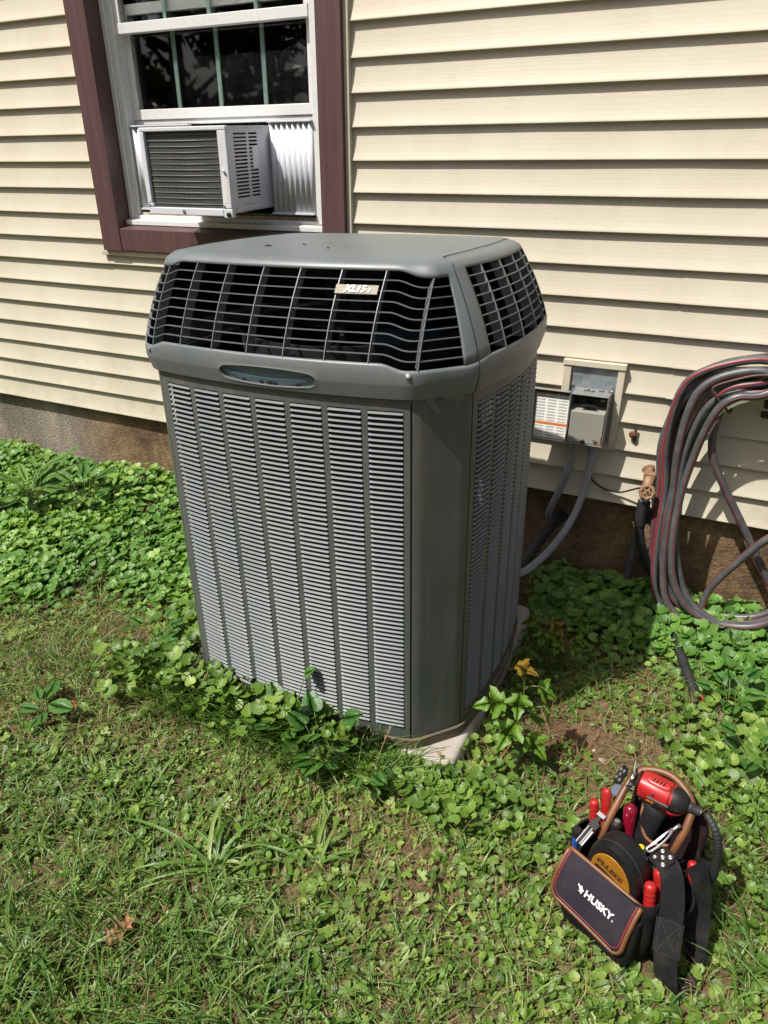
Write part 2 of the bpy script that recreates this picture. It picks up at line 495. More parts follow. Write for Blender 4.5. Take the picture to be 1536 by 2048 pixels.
M['paint'] = mat('grey_green_metal_paint', (0.066, 0.078, 0.076), 0.42, streak=(0.14, 0.13, 0.108), streak_amt=0.55, var=0.12, scale=9, dirt=(0.11, 0.09, 0.065), dirt_amt=0.28, dirt_scale=6, bump=0.05, bscale=300)
M['slat'] = mat('sunlit_slat_paint', (0.125, 0.146, 0.156), 0.5, spec=0.35, streak=(0.20, 0.185, 0.16), streak_amt=0.45, var=0.10, scale=5, dirt=(0.20, 0.16, 0.12), dirt_amt=0.22, dirt_scale=8)  # same paint as the cabinet, with the slats' sunlit look coloured in
M['base_dirty'] = mat('mud_splashed_metal', (0.085, 0.072, 0.055), 0.75, var=0.4, scale=22, dirt=(0.20, 0.125, 0.06), dirt_amt=0.9, dirt_scale=18, bump=0.3, bscale=150)
M['coil'] = mat('coil_fins', (0.012, 0.013, 0.014), 0.6, var=0.3, scale=40)
M['dark_metal'] = mat('dark_metal', (0.03, 0.031, 0.033), 0.5, 0.3)
M['seam'] = mat('seam_gap', (0.012, 0.012, 0.012), 0.9)
M['blue_metal'] = mat('slate_blue_metal', (0.085, 0.140, 0.165), 0.45, var=0.12, dirt=(0.10, 0.10, 0.09), dirt_amt=0.4, dirt_scale=14)
M['gold_badge'] = mat('champagne_badge', (0.165, 0.148, 0.108), 0.55, 0.15, var=0.05, scale=30, stretch=(1, 1, 12))
M['badge_letter'] = mat('bright_badge_letter', (0.80, 0.79, 0.77), 0.4, 0.0, var=0.02)
M['badge_shadow'] = mat('badge_letter_edge', (0.06, 0.055, 0.05), 0.5, var=0.02)
M['screw'] = mat('zinc_screw', (0.50, 0.49, 0.46), 0.35, 0.85, var=0.15, scale=60)
M['pad'] = mat('pad_plastic', (0.34, 0.315, 0.285), 0.8, var=0.12, scale=10, dirt=(0.22, 0.15, 0.09), dirt_amt=0.6, dirt_scale=9, bump=0.25, bscale=160)
M['white_plastic'] = mat('white_painted_steel', (0.52, 0.535, 0.575), 0.38, var=0.03, dirt=(0.4, 0.36, 0.3), dirt_amt=0.12, dirt_scale=12)
M['fins'] = mat('aluminium_fins', (0.060, 0.063, 0.062), 0.55, 0.3, var=0.35, scale=9, stretch=(30, 1, 0.5))
M['fin_bar'] = mat('condenser_guard_rib', (0.20, 0.20, 0.19), 0.5, 0.3, var=0.15)
M['black_plastic'] = mat('black_plastic', (0.014, 0.014, 0.015), 0.42, var=0.2)
M['galv'] = mat('galvanised_steel', (0.30, 0.34, 0.37), 0.42, 0.55, var=0.25, scale=35)
M['box_grey'] = mat('box_grey_paint', (0.185, 0.205, 0.200), 0.42, var=0.08, dirt=(0.20, 0.13, 0.07), dirt_amt=0.45, dirt_scale=22)
M['deadfront'] = mat('deadfront_grey', (0.245, 0.250, 0.225), 0.45, var=0.07, dirt=(0.26, 0.16, 0.07), dirt_amt=0.4, dirt_scale=17)
M['paper'] = print_mat('warning_print', (0.80, 0.79, 0.75, 1), (0.22, 0.22, 0.23, 1), 15, 3, 0.62)
M['orange_print'] = print_mat('orange_band_print', (0.68, 0.20, 0.03, 1), (0.22, 0.07, 0.02, 1), 1.4, 1, 0.5)
M['red_print'] = mat('dark_red_band', (0.16, 0.012, 0.018), 0.55)
M['conduit'] = mat('grey_conduit', (0.215, 0.225, 0.240), 0.5, var=0.1, dirt=(0.16, 0.13, 0.1), dirt_amt=0.3, dirt_scale=20)
M['black_rubber'] = mat('black_rubber', (0.016, 0.016, 0.017), 0.6, var=0.25, scale=20, bump=0.25, bscale=160)
M['bronze'] = mat('weathered_bronze', (0.24, 0.135, 0.072), 0.6, 0.2, var=0.25, scale=45, dirt=(0.16, 0.12, 0.08), dirt_amt=0.5, dirt_scale=40)
M['rust'] = mat('rust', (0.135, 0.042, 0.022), 0.8, 0.2, var=0.4, scale=70, bump=0.5, bscale=300)
M['hose_grey'] = mat('grey_hose', (0.058, 0.063, 0.070), 0.42, var=0.12, scale=14, dirt=(0.24, 0.21, 0.17), dirt_amt=0.28, dirt_scale=30)
M['hose_red'] = mat('red_hose_stripe', (0.20, 0.016, 0.022), 0.45, var=0.12)
M['iron'] = mat('rusty_iron_wire', (0.085, 0.058, 0.043), 0.6, 0.5, var=0.3, scale=50)
M['saddle'] = mat('pale_saddle', (0.55, 0.56, 0.46), 0.5, var=0.12, scale=12)
M['canvas'] = mat('black_canvas', (0.006, 0.006, 0.007), 0.9, spec=0.15, var=0.3, scale=20, bump=0.55, bscale=700, dirt=(0.045, 0.038, 0.03), dirt_amt=0.55, dirt_scale=9)
M['flap'] = mat('purple_grey_canvas', (0.020, 0.0165, 0.024), 0.9, spec=0.2, var=0.2, scale=10, bump=0.6, bscale=650, dirt=(0.06, 0.05, 0.045), dirt_amt=0.3, dirt_scale=16)
M['leather'] = mat('brown_leather', (0.135, 0.052, 0.018), 0.48, var=0.22, scale=18, dirt=(0.05, 0.03, 0.02), dirt_amt=0.4, dirt_scale=30)
M['red_piping'] = mat('red_piping', (0.20, 0.012, 0.024), 0.6, var=0.1)
M['maroon'] = mat('maroon_canvas', (0.018, 0.009, 0.011), 0.9, spec=0.15, var=0.2, bump=0.4, bscale=600)
M['white_print'] = mat('white_print', (0.72, 0.72, 0.70), 0.6, var=0.05)
M['tool_red'] = mat('red_tool_plastic', (0.36, 0.012, 0.012), 0.4, var=0.1, scale=25, dirt=(0.07, 0.025, 0.02), dirt_amt=0.6, dirt_scale=55)
M['clear_red'] = mat('clear_red_handle', (0.16, 0.004, 0.018), 0.15, var=0.15, scale=30, coat=0.6)
M['tool_black'] = mat('black_tool_rubber', (0.010, 0.010, 0.011), 0.55, spec=0.3, var=0.2, scale=30)
M['chrome'] = mat('chrome', (0.72, 0.72, 0.72), 0.16, 1.0, var=0.05)
M['webbing'] = mat('black_webbing', (0.007, 0.007, 0.008), 0.85, spec=0.2, var=0.2, scale=12, bump=0.6, bscale=500, dirt=(0.05, 0.045, 0.038), dirt_amt=0.5, dirt_scale=14)
M['pouch'] = mat('black_vinyl_pouch', (0.009, 0.009, 0.010), 0.42, spec=0.3, var=0.2, scale=20, bump=0.15, bscale=200)
M['yellow_cloth'] = mat('amber_panel', (0.36, 0.15, 0.008), 0.55, var=0.14, scale=20)
M['yellow'] = mat('yellow_plastic', (0.72, 0.44, 0.015), 0.4, var=0.05)
M['blue'] = mat('blue_plastic', (0.012, 0.075, 0.34), 0.38, var=0.08)
M['amber'] = mat('amber_plastic', (0.7, 0.30, 0.02), 0.4)
M['green_clear'] = mat('green_clear_plastic', (0.015, 0.07, 0.02), 0.15, var=0.1, coat=0.5)
M['stone'] = mat('pale_stone', (0.36, 0.33, 0.29), 0.85, var=0.2, scale=40, bump=0.4, bscale=120)
M['bark'] = mat('bark', (0.07, 0.052, 0.038), 0.9, var=0.3, scale=10, bump=0.8, bscale=40)
M['ivy'] = leaf_mat('ground_ivy_leaf', (0.050, 0.130, 0.022), (0.115, 0.245, 0.044), (0.230, 0.350, 0.075), trans=0.30)
M['lawn_leaf'] = leaf_mat('lawn_leaf', (0.046, 0.100, 0.014), (0.115, 0.205, 0.028), (0.250, 0.335, 0.070), trans=0.28)
M['grass'] = leaf_mat('grass_blade', (0.032, 0.090, 0.014), (0.088, 0.175, 0.028), (0.220, 0.290, 0.090), rough=0.4, trans=0.25)
M['straw'] = leaf_mat('dry_straw', (0.11, 0.065, 0.03), (0.23, 0.155, 0.075), (0.42, 0.33, 0.18), rough=0.8, trans=0.1)
M['glossy_leaf'] = leaf_mat('glossy_leaf', (0.026, 0.085, 0.014), (0.050, 0.140, 0.024), (0.110, 0.210, 0.040), rough=0.42, trans=0.28, spec=0.4)
M['maple'] = leaf_mat('maple_leaf', (0.085, 0.185, 0.014), (0.125, 0.240, 0.022), (0.23, 0.105, 0.012), trans=0.35)
M['stem'] = mat('green_stem', (0.12, 0.16, 0.035), 0.5, var=0.2, scale=30)
M['stem_red'] = mat('reddish_stem', (0.20, 0.085, 0.028), 0.5, var=0.2, scale=30)
M['dead_leaf'] = mat('dead_oak_leaf', (0.22, 0.105, 0.05), 0.7, var=0.25, scale=30, bump=0.3, bscale=100)
M['orange_leaf'] = mat('orange_leaf', (0.26, 0.075, 0.025), 0.6, var=0.25, scale=40)
M['tree_leaf'] = leaf_mat('tree_leaf', (0.010, 0.026, 0.006), (0.018, 0.040, 0.009), (0.03, 0.06, 0.013), trans=0.12)

# ================================================================== HOUSE
ZS = 0.36            # bottom edge of the siding above the ground
EX = 0.1016          # exposure of one course
PJ = 0.0168          # how far a butt edge stands out
house = empty('house', (-1.0, 0.0, 0.0), 'cream vinyl sided house wall with brown cased window and stained concrete foundation', 'house')
HO = (-1.0, 0.0, 0.0)
WX0, WX1 = -2.498, -1.302          # brown casing, outer
WZ0, WZ1 = 1.132, 2.62
JX0, JX1 = -2.516, -1.284          # cream channel outside the casing
JZ0 = 1.112

def plank(x0, x1, k, extra=0.0, z_lo=None):
    """one course between x0 and x1; a slightly hollow face, a rounded butt and a return"""
    z0 = ZS + k * EX
    jit = rng.normal(0, 0.0006)
    prof = [(0.004, EX + 0.012), (0.0, EX + 0.002), (-PJ * 0.07, EX * 0.9), (-PJ * 0.26, EX * 0.62), (-PJ * 0.55, EX * 0.34), (-PJ * 0.90, EX * 0.08),
            (-PJ, 0.004), (-PJ, 0.0015), (-PJ + 0.0016, 0.0), (0.004, 0.0012)]
    nx = max(2, int(abs(x1 - x0) / 0.22))
    rings = []
    for i in range(nx + 1):
        x = x0 + (x1 - x0) * i / nx
        wv = 0.0011 * mnoise.noise(Vector((x * 2.3, k * 7.1, 0.0)))
        wz = 0.0012 * mnoise.noise(Vector((x * 1.3, k * 3.7, 5.0)))
        rings.append([(x, y + wv - extra, max(z0 + z + wz + jit, z_lo if z_lo is not None and z > 0.05 else -9)) for y, z in prof])
    m = MB(); m.loft(rings, closed=False)
    o = m.build('siding_plank', M['siding'], house, smooth='auto', origin=HO)
    return o

NK = 25
for k in range(NK):
    zb, zt = ZS + k * EX, ZS + (k + 1) * EX
    hidden = zt > JZ0 + 0.03 and zb < WZ1
    segs = []
    if hidden and not (zb < JZ0 and zt > JZ0 + 0.09):
        segs = [(-7.0, JX0 + 0.004), (JX1 - 0.004, 3.2)]
    else:
        segs = [(-7.0, 3.2)]
    if zb < JZ0 < zt:                     # the course the channel runs into
        segs = [(-7.0, JX0 + 0.004), (JX0 + 0.004, JX1 - 0.004), (JX1 - 0.004, 3.2)]
    for (a, b) in segs:
        if b > 1:
            # lapped seam between two lengths of siding
            sxm = {0: 0.9, 1: 0.9, 2: 0.62, 3: 0.62, 4: -0.10, 5: -0.10, 6: -0.112, 7: -0.112, 8: 1.05, 9: 1.05}.get(k, 0.6 + 0.9 * ((k // 2 * 0.37) % 1))
            plank(a, sxm, k)
            plank(sxm - 0.02, b, k, extra=0.0011)
        elif a < -6 and b > -6 and b < 0:
            sxm = -4.4 - 0.8 * ((k // 2 * 0.53) % 1)
            plank(a, sxm, k); plank(sxm - 0.02, b, k, extra=0.0011)
        elif a > -6:
            # cut short under the window channel: only its lower part shows
            m = MB()
            z0 = ZS + k * EX
            zt2 = JZ0 + 0.002
            n = 6; rings = []
            for i in range(n + 1):
                x = a + (b - a) * i / n
                f = (zt2 - z0) / EX
                rings.append([(x, -PJ * (1 - f), zt2), (x, -PJ * 0.9, z0 + 0.008), (x, -PJ, z0 + 0.003), (x, -PJ + 0.002, z0), (x, 0.004, z0 + 0.001)])
            m.loft(rings, closed=False)
            m.build('siding_plank', M['siding'], house, smooth='auto', origin=HO)

# backing wall with the window opening, so that no light leaks
m = MB()
OX0, OX1, OZ0, OZ1 = -2.395, -1.398, 1.225, 2.56
m.bb(-7, OX0 - 0.02, 0.012, 0.14, 0.372, 3.0); m.bb(OX1 + 0.02, 3.2, 0.012, 0.14, 0.372, 3.0)
m.bb(OX0 - 0.02, OX1 + 0.02, 0.012, 0.14, 0.372, OZ0 - 0.02); m.bb(OX0 - 0.02, OX1 + 0.02, 0.012, 0.14, OZ1 + 0.02, 3.0)
m.build('sheathing', M['room'], house, origin=HO)
# dark room behind
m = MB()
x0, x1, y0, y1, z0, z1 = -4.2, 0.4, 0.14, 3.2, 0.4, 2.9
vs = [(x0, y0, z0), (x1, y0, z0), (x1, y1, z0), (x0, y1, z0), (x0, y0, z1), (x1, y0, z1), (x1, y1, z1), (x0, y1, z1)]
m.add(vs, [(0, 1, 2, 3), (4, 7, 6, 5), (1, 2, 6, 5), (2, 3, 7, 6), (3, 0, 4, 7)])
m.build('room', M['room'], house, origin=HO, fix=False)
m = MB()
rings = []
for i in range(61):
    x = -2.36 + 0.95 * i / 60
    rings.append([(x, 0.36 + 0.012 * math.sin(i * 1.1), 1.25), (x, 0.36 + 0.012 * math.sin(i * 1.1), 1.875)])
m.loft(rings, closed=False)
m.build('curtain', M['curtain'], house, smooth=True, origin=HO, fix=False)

# foundation, set back under the siding
m = MB()
nx = 120; rings = []
for i in range(nx + 1):
    x = -7 + 10.2 * i / nx
    rr = []
    for j in range(9):
        z = -0.25 + 0.62 * j / 8
        rr.append((x, 0.024 + 0.004 * mnoise.noise(Vector((x * 3, z * 5, 2))), z))
    rr += [(x, 0.135, 0.37), (x, 0.135, -0.25)]
    rings.append(rr)
m.loft(rings, closed=True)
m.build('foundation', M['foundation'], house, smooth='auto', origin=HO)

# cream channel round the window
def jchan(a, b, c, d, e, f):
    m = MB(); m.bb(a, b, c, d, e, f)
    return m.build('trim_channel', M['cream_trim'], house, bevel=0.002, origin=HO)
jchan(JX0, WX0 + 0.002, -0.026, 0.006, JZ0, WZ1 + 0.02)
jchan(WX1 - 0.002, JX1, -0.026, 0.006, JZ0 + 0.02, WZ1 + 0.02)
jchan(JX0 - 0.012, JX1 + 0.006, -0.030, 0.004, JZ0 - 0.001, WZ0 - 0.001)

# ------------------------------------------------------------------ window (part of the house)
CF = -0.045
m = MB()
FX0, FX1 = OX0 + 0.001, OX1 - 0.001
m.bb(FX0, FX0 + 0.022, 0.030, 0.115, 1.262, 2.55)
m.bb(FX0 + 0.022, FX0 + 0.050, 0.040, 0.115, 1.266, 2.55)
m.bb(FX1 - 0.062, FX1, 0.026, 0.115, 1.262, 2.55)
m.bb(FX0, FX1, 0.030, 0.115, 2.50, 2.56)
win = m.build('window', M['white_vinyl'], house, bevel=0.0025, origin=HO)

def wpart(name, mt, *boxes, bevel=0.002):
    m = MB()
    for b in boxes: m.bb(*b)
    return m.build(name, mt, win, bevel=bevel, origin=HO)
wpart('casing_board', M['brown_casing'], (WX0, OX0, CF, 0.034, WZ0, 2.62))
wpart('casing_board', M['brown_casing'], (OX1, WX1, CF + 0.001, 0.034, WZ0 + 0.001, 2.62))
wpart('casing_board', M['brown_casing'], (OX0 - 0.001, OX1 + 0.001, CF + 0.003, 0.034, 2.535, 2.618))
# bottom casing with a top that slopes outwards
m = MB()
pr = [(CF + 0.003, WZ0 + 0.002), (CF + 0.003, 1.222), (0.032, 1.240), (0.032, WZ0 + 0.002)]
m.loft([[(x, y, z) for y, z in pr] for x in (OX0 + 0.001, OX1 - 0.001)], caps=True)
m.build('casing_board', M['brown_casing'], win, bevel=0.002, origin=HO)
# white sill: a sloping nose and the grimy track above it
m = MB()
pr = [(0.004, 1.236), (0.004, 1.254), (0.034, 1.258), (0.034, 1.272), (0.105, 1.282), (0.105, 1.236)]
m.loft([[(x, y, z) for y, z in pr] for x in (OX0 + 0.002, OX1 - 0.002)], caps=True)
m.build('window_sill', M['white_vinyl'], win, bevel=0.0015, origin=HO)
dirty = mat('grimy_track', (0.40, 0.34, 0.26), 0.8, var=0.4, scale=40, dirt=(0.10, 0.065, 0.03), dirt_amt=0.9, dirt_scale=30)
wpart('sill_track', dirty, (OX0 + 0.03, OX1 - 0.06, 0.046, 0.056, 1.272, 1.284), (OX0 + 0.03, OX1 - 0.06, 0.078, 0.088, 1.276, 1.292))
# upper sash, the outer one
UZ0, UZ1 = 1.920, 1.956
wpart('sash_rail', M['white_vinyl'], (-2.345, -1.478, 0.048, 0.078, UZ0, UZ1))
wpart('sash_stile', M['white_vinyl'], (-2.345, -2.318, 0.051, 0.078, UZ1 + 0.0005, 2.50))
wpart('sash_stile', M['white_vinyl'], (-1.495, -1.470, 0.051, 0.078, UZ1 + 0.0005, 2.50))
wpart('pane', M['glass'], (-2.318, -1.495, 0.060, 0.064, UZ1 - 0.006, 2.50), bevel=0)
for i in range(3):
    x = -2.318 + (i + 1) * (0.823 / 4)
    wpart('muntin', M['muntin'], (x - 0.008, x + 0.008, 0.070, 0.076, UZ1 + 0.0002, 2.49), bevel=0.001)
# lower sash, pushed up behind it
LZ0, LZ1 = 1.612, 1.667
wpart('sash_rail', M['white_vinyl'], (-2.366, -1.462, 0.084, 0.116, LZ0 + 0.018, LZ1))
wpart('sash_rail', M['white_vinyl'], (-2.366, -1.462, 0.089, 0.116, LZ0, LZ0 + 0.0175))
wpart('sash_stile', M['white_vinyl'], (-2.366, -2.316, 0.086, 0.116, LZ1 + 0.0005, 2.02))
wpart('sash_stile', M['white_vinyl'], (-1.508, -1.462, 0.0865, 0.116, LZ1 + 0.0005, 2.02))
wpart('sash_rail', M['white_vinyl'], (-2.318, -1.506, 0.087, 0.115, 1.985, 2.02))
wpart('pane', M['glass'], (-2.317, -1.507, 0.096, 0.100, LZ1 - 0.006, 1.99), bevel=0)
for x in (-2.114, -1.911, -1.705):
    wpart('muntin', M['muntin'], (x - 0.009, x + 0.009, 0.104, 0.110, LZ1 + 0.0002, 1.985), bevel=0.001)
# worn strip of sash track at the window's side
wpart('sash_track', dirty, (-2.352, -2.346, 0.050, 0.085, 1.275, 1.92))

# mounting block of the switch box: a cream frame set on the siding
def blk(a, b, c, d, e, f):
    m = MB(); m.bb(a, b, c, d, e, f)
    return m.build('mounting_block_rail', M['cream_trim'], house, bevel=0.002, origin=HO)
blk(-0.466, -0.256, -0.034, 0.002, 0.847, 0.867)
blk(-0.464, -0.437, -0.030, 0.002, 0.572, 0.8465)
blk(-0.281, -0.258, -0.030, 0.002, 0.572, 0.8465)
blk(-0.463, -0.262, -0.026, 0.002, 0.560, 0.5715)

# nail heads on the siding
def nail(x, z):
    m = MB(); m.lathe([(0.0, -0.002), (0.003, -0.002), (0.0025, 0.0)], (x, -0.010, z), (0, -1, 0), 8)
    m.build('nail_head', M['iron'], house, origin=HO)
k9 = ZS + 7.5 * EX
nail(0.125, 0.966); nail(-0.17, 1.10)

# ================================================================== ROOM AIR CONDITIONER
wac = empty('window_air_conditioner', (-1.84, -0.10, 1.30), 'white window air conditioner with black finned back resting on the sill', 'air conditioner')
WO = (-1.84, -0.10, 1.30)
AX0, AX1 = -2.034, -1.651
AYF, AYB = -0.240, 0.20
tilt = (1.594 - 1.5825) / 0.24
def tz(y): return (y - AYF) * tilt
AZ0, AZ1 = 1.297, 1.583
def sheet(m, x0, x1, y0, y1, z0, z1):
    """box sheared with the unit's slope"""
    vs = [(x0, y0, z0 + tz(y0)), (x1, y0, z0 + tz(y0)), (x1, y1, z0 + tz(y1)), (x0, y1, z0 + tz(y1)),
          (x0, y0, z1 + tz(y0)), (x1, y0, z1 + tz(y0)), (x1, y1, z1 + tz(y1)), (x0, y1, z1 + tz(y1))]
    m.add(vs, [(0, 3, 2, 1), (4, 5, 6, 7), (0, 1, 5, 4), (1, 2, 6, 5), (2, 3, 7, 6), (3, 0, 4, 7)])
m = MB()
sheet(m, AX0 + 0.002, AX1 - 0.001, AYF + 0.012, AYB, AZ1 - 0.004, AZ1)          # top
sheet(m, AX0 + 0.002, AX1 - 0.001, AYF + 0.012, AYB, AZ0 + 0.010, AZ0 + 0.014)  # bottom
sheet(m, AX0 + 0.001, AX0 + 0.004, AYF + 0.012, AYB, AZ0 + 0.014, AZ1 - 0.004)  # far side
case = m.build('case', M['white_plastic'], wac, bevel=0.0015, origin=WO)
m = MB()
sheet(m, AX0 + 0.03, AX1 - 0.02, -0.02, AYB - 0.01, AZ0 + 0.02, AZ1 - 0.01)
m.build('inner_body', M['black_plastic'], wac, origin=WO)
# near side with its slots: solid margins and thin bars between the openings
m = MB()
sx0, sx1 = AX1 - 0.004, AX1 - 0.001
ya, yb, yc, yd = -0.195, -0.118, -0.104, -0.052      # two columns of slots
za, zb = AZ0 + 0.055, AZ1 - 0.018
sheet(m, sx0, sx1, AYF + 0.012, ya, AZ0 + 0.014, AZ1 - 0.004)
sheet(m, sx0, sx1, yd, AYB, AZ0 + 0.014, AZ1 - 0.004)
sheet(m, sx0, sx1, ya, yd, AZ0 + 0.014, za)
sheet(m, sx0, sx1, ya, yd, zb, AZ1 - 0.004)
sheet(m, sx0, sx1, yb, yc, za, zb)
NS = 18
for i in range(NS + 1):
    z = za + (zb - za) * i / NS
    h = 0.0030
    sheet(m, sx0, sx1, ya, yb, max(za, z - h), min(zb, z + h))
    sheet(m, sx0, sx1, yc, yd, max(za, z - h), min(zb, z + h))
m.build('side_panel', M['white_plastic'], wac, origin=WO)
m = MB(); sheet(m, sx0 - 0.03, sx0 - 0.028, ya - 0.01, yd + 0.02, za - 0.01, zb + 0.01)
m.build('slot_backing', M['black_plastic'], wac, origin=WO)  # black sheet put behind the slots for the dark inside
m = MB(); sheet(m, sx0 - 0.02, sx0 - 0.012, -0.155, -0.140, AZ0 + 0.175, AZ0 + 0.20)
m.build('red_wire', M['tool_red'], wac, origin=WO)
m = MB(); sheet(m, sx1, sx1 + 0.0015, -0.088, -0.052, AZ0 + 0.150, AZ0 + 0.222)
m.build('rating_plate', print_mat('rating_print', (0.70, 0.70, 0.74, 1), (0.1, 0.1, 0.11, 1), 13, 2, 0.6), wac, origin=WO)
m = MB(); sheet(m, sx1, sx1 + 0.004, AYF + 0.03, AYB - 0.20, AZ0 + 0.016, AZ0 + 0.030); sheet(m, sx1, sx1 + 0.003, -0.16, -0.09, AZ0 + 0.036, AZ0 + 0.041)
m.build('side_rib', M['white_plastic'], wac, bevel=0.001, origin=WO)
# front rim
def rim(a, b, c, d, nm='rim'):
    m = MB(); sheet(m, a, b, AYF, AYF + 0.018, c, d)
    return m.build(nm, M['white_plastic'], wac, bevel=0.003, origin=WO)
rim(AX0, AX0 + 0.0205, AZ0 + 0.0405, AZ1 - 0.0125)
rim(AX1 - 0.0365, AX1, AZ0 + 0.0265, AZ1 - 0.0125)
rim(AX0, AX1 + 0.0005, AZ1 - 0.012, AZ1 + 0.002)
rim(AX0 + 0.004, AX1 - 0.037, AZ0 + 0.001, AZ0 + 0.026)
rim(AX0, AX0 + 0.026, AZ0 + 0.0262, AZ0 + 0.0402)
rim(AX1 - 0.036, AX1 + 0.002, AZ0 - 0.004, AZ0 + 0.0262)
m = MB(); sheet(m, AX0 + 0.018, AX1 - 0.032, AYF + 0.0135, AYF + 0.0165, AZ0 + 0.022, AZ1 - 0.008)
m.build('condenser_coil', M['fins'], wac, origin=WO)
NB = 13
for i in range(NB):
    z = AZ0 + 0.040 + (AZ1 - 0.022 - AZ0 - 0.040) * i / (NB - 1)
    m = MB()
    x0, x1 = AX0 + 0.019, AX1 - 0.035
    m.tube([(x0, AYF + 0.0125 + 0.001 * math.sin(i), z + tz(AYF)), ((x0 + x1) / 2, AYF + 0.011, z + tz(AYF) - 0.0008), (x1, AYF + 0.0125, z + tz(AYF))], 0.0013, 6)
    m.build('guard_wire', M['fin_bar'], wac, smooth=True, origin=WO)
for (x, z) in ((AX0 + 0.010, AZ0 + 0.034), (AX1 - 0.03, AZ0 + 0.035)):
    m = MB(); m.lathe([(0.0, -0.003), (0.0045, -0.003), (0.0045, 0.002)], (x, AYF, z), (0, -1, 0), 10)
    m.build('screw', M['screw'], wac, origin=WO)
m = MB(); m.lathe([(0.0, 0.0), (0.0075, 0.0), (0.0075, 0.0015), (0.0, 0.0022)], (-1.865, AYF, AZ0 + 0.0135), (0, -1, 0), 14)
emb = m.build('emblem', M['screw'], wac, origin=WO)
m = MB(); m.lathe([(0.0055, 0.0016), (0.0062, 0.0024), (0.0068, 0.0016)], (-1.865, AYF, AZ0 + 0.0135), (0, -1, 0), 14)
m.build('emblem_ring', M['dark_metal'], emb, origin=WO)
m = MB(); m.lathe([(0.0, 0.0), (0.0085, 0.0), (0.0085, 0.006), (0.006, 0.008), (0.0, 0.008)], (AX1 - 0.012, AYF - 0.001, AZ0 + 0.008), (0, -1, 0), 16)
m.build('drain_plug', M['black_plastic'], wac, smooth='auto', origin=WO)
m = MB(); sheet(m, AX1 - 0.025, AX1 - 0.010, AYF - 0.0008, AYF + 0.001, AZ0 + 0.045, AZ0 + 0.135)
m.build('sticker', print_mat('sticker_print', (0.68, 0.66, 0.60, 1), (0.30, 0.29, 0.28, 1), 20, 1, 0.7), wac, origin=WO)
m = MB(); m.tube([(AX1 - 0.025, AYF - 0.001, AZ0 + 0.150), (AX1 - 0.018, AYF - 0.006, AZ0 + 0.152), (AX1 - 0.013, AYF - 0.006, AZ0 + 0.146), (AX1 - 0.016, AYF - 0.001, AZ0 + 0.138)], 0.003, 6)
m.build('latch', M['white_plastic'], wac, smooth=True, origin=WO)
# folded side curtains
def accordion(x0, x1, n, yo=0.0):
    rings = []
    for i in range(n * 4 + 1):
        x = x0 + (x1 - x0) * i / (n * 4)
        ph = (i % 4)
        y = 0.026 + yo + (0.0, -0.004, -0.010, -0.004)[ph]
        rings.append([(x, y, 1.302), (x, y, 1.604)])
    m = MB(); m.loft(rings, closed=False)
    a = m.build('side_curtain', M['white_plastic'], wac, smooth=True, origin=WO, solid=0.0015, fix=False)
    m = MB(); m.bb(x0, x1, 0.010 + yo, 0.032 + yo, 1.2945, 1.3019); m.bb(x0, x1, 0.010 + yo, 0.032 + yo, 1.6041, 1.610)
    m.build('curtain_frame', M['white_plastic'], a, bevel=0.001, origin=WO)
accordion(AX1 + 0.004, -1.4605, 8)
accordion(-2.343, AX0 - 0.004, 11, 0.034)

# ================================================================== SWITCH BOX ON THE WALL
sb = empty('electrical_disconnect_box', (-0.355, -0.03, 0.585), 'open grey metal disconnect box with warning sheet inside its swung out door', 'switch box')
SO = (-0.355, -0.03, 0.585)
BX0, BX1, BZ0, BZ1, BYF, BYB = -0.414, -0.290, 0.597, 0.772, -0.112, -0.020
def sp(name, mt, *boxes, bevel=0.0012, parent=None, smooth=False):
    m = MB()
    for b in boxes: m.bb(*b)
    return m.build(name, mt, parent or sb, bevel=bevel, origin=SO, smooth=smooth)
sp('mounting_plate', M['galv'], (-0.436, -0.282, -0.019, -0.016, 0.59, 0.846))
sp('box_shell', M['box_grey'], (BX0, BX0 + 0.002, BYF, BYB, BZ0, BZ1), (BX1 - 0.002, BX1, BYF + 0.004, BYB, BZ0, BZ1),
   (BX0 + 0.002, BX1 - 0.002, BYF, BYB, BZ0, BZ0 + 0.002), (BX0 + 0.002, BX1 - 0.002, BYF + 0.002, BYB, BZ1 - 0.002, BZ1),
   (BX0 + 0.002, BX1 - 0.002, BYB - 0.002, BYB, BZ0 + 0.002, BZ1 - 0.002), bevel=0.0008)
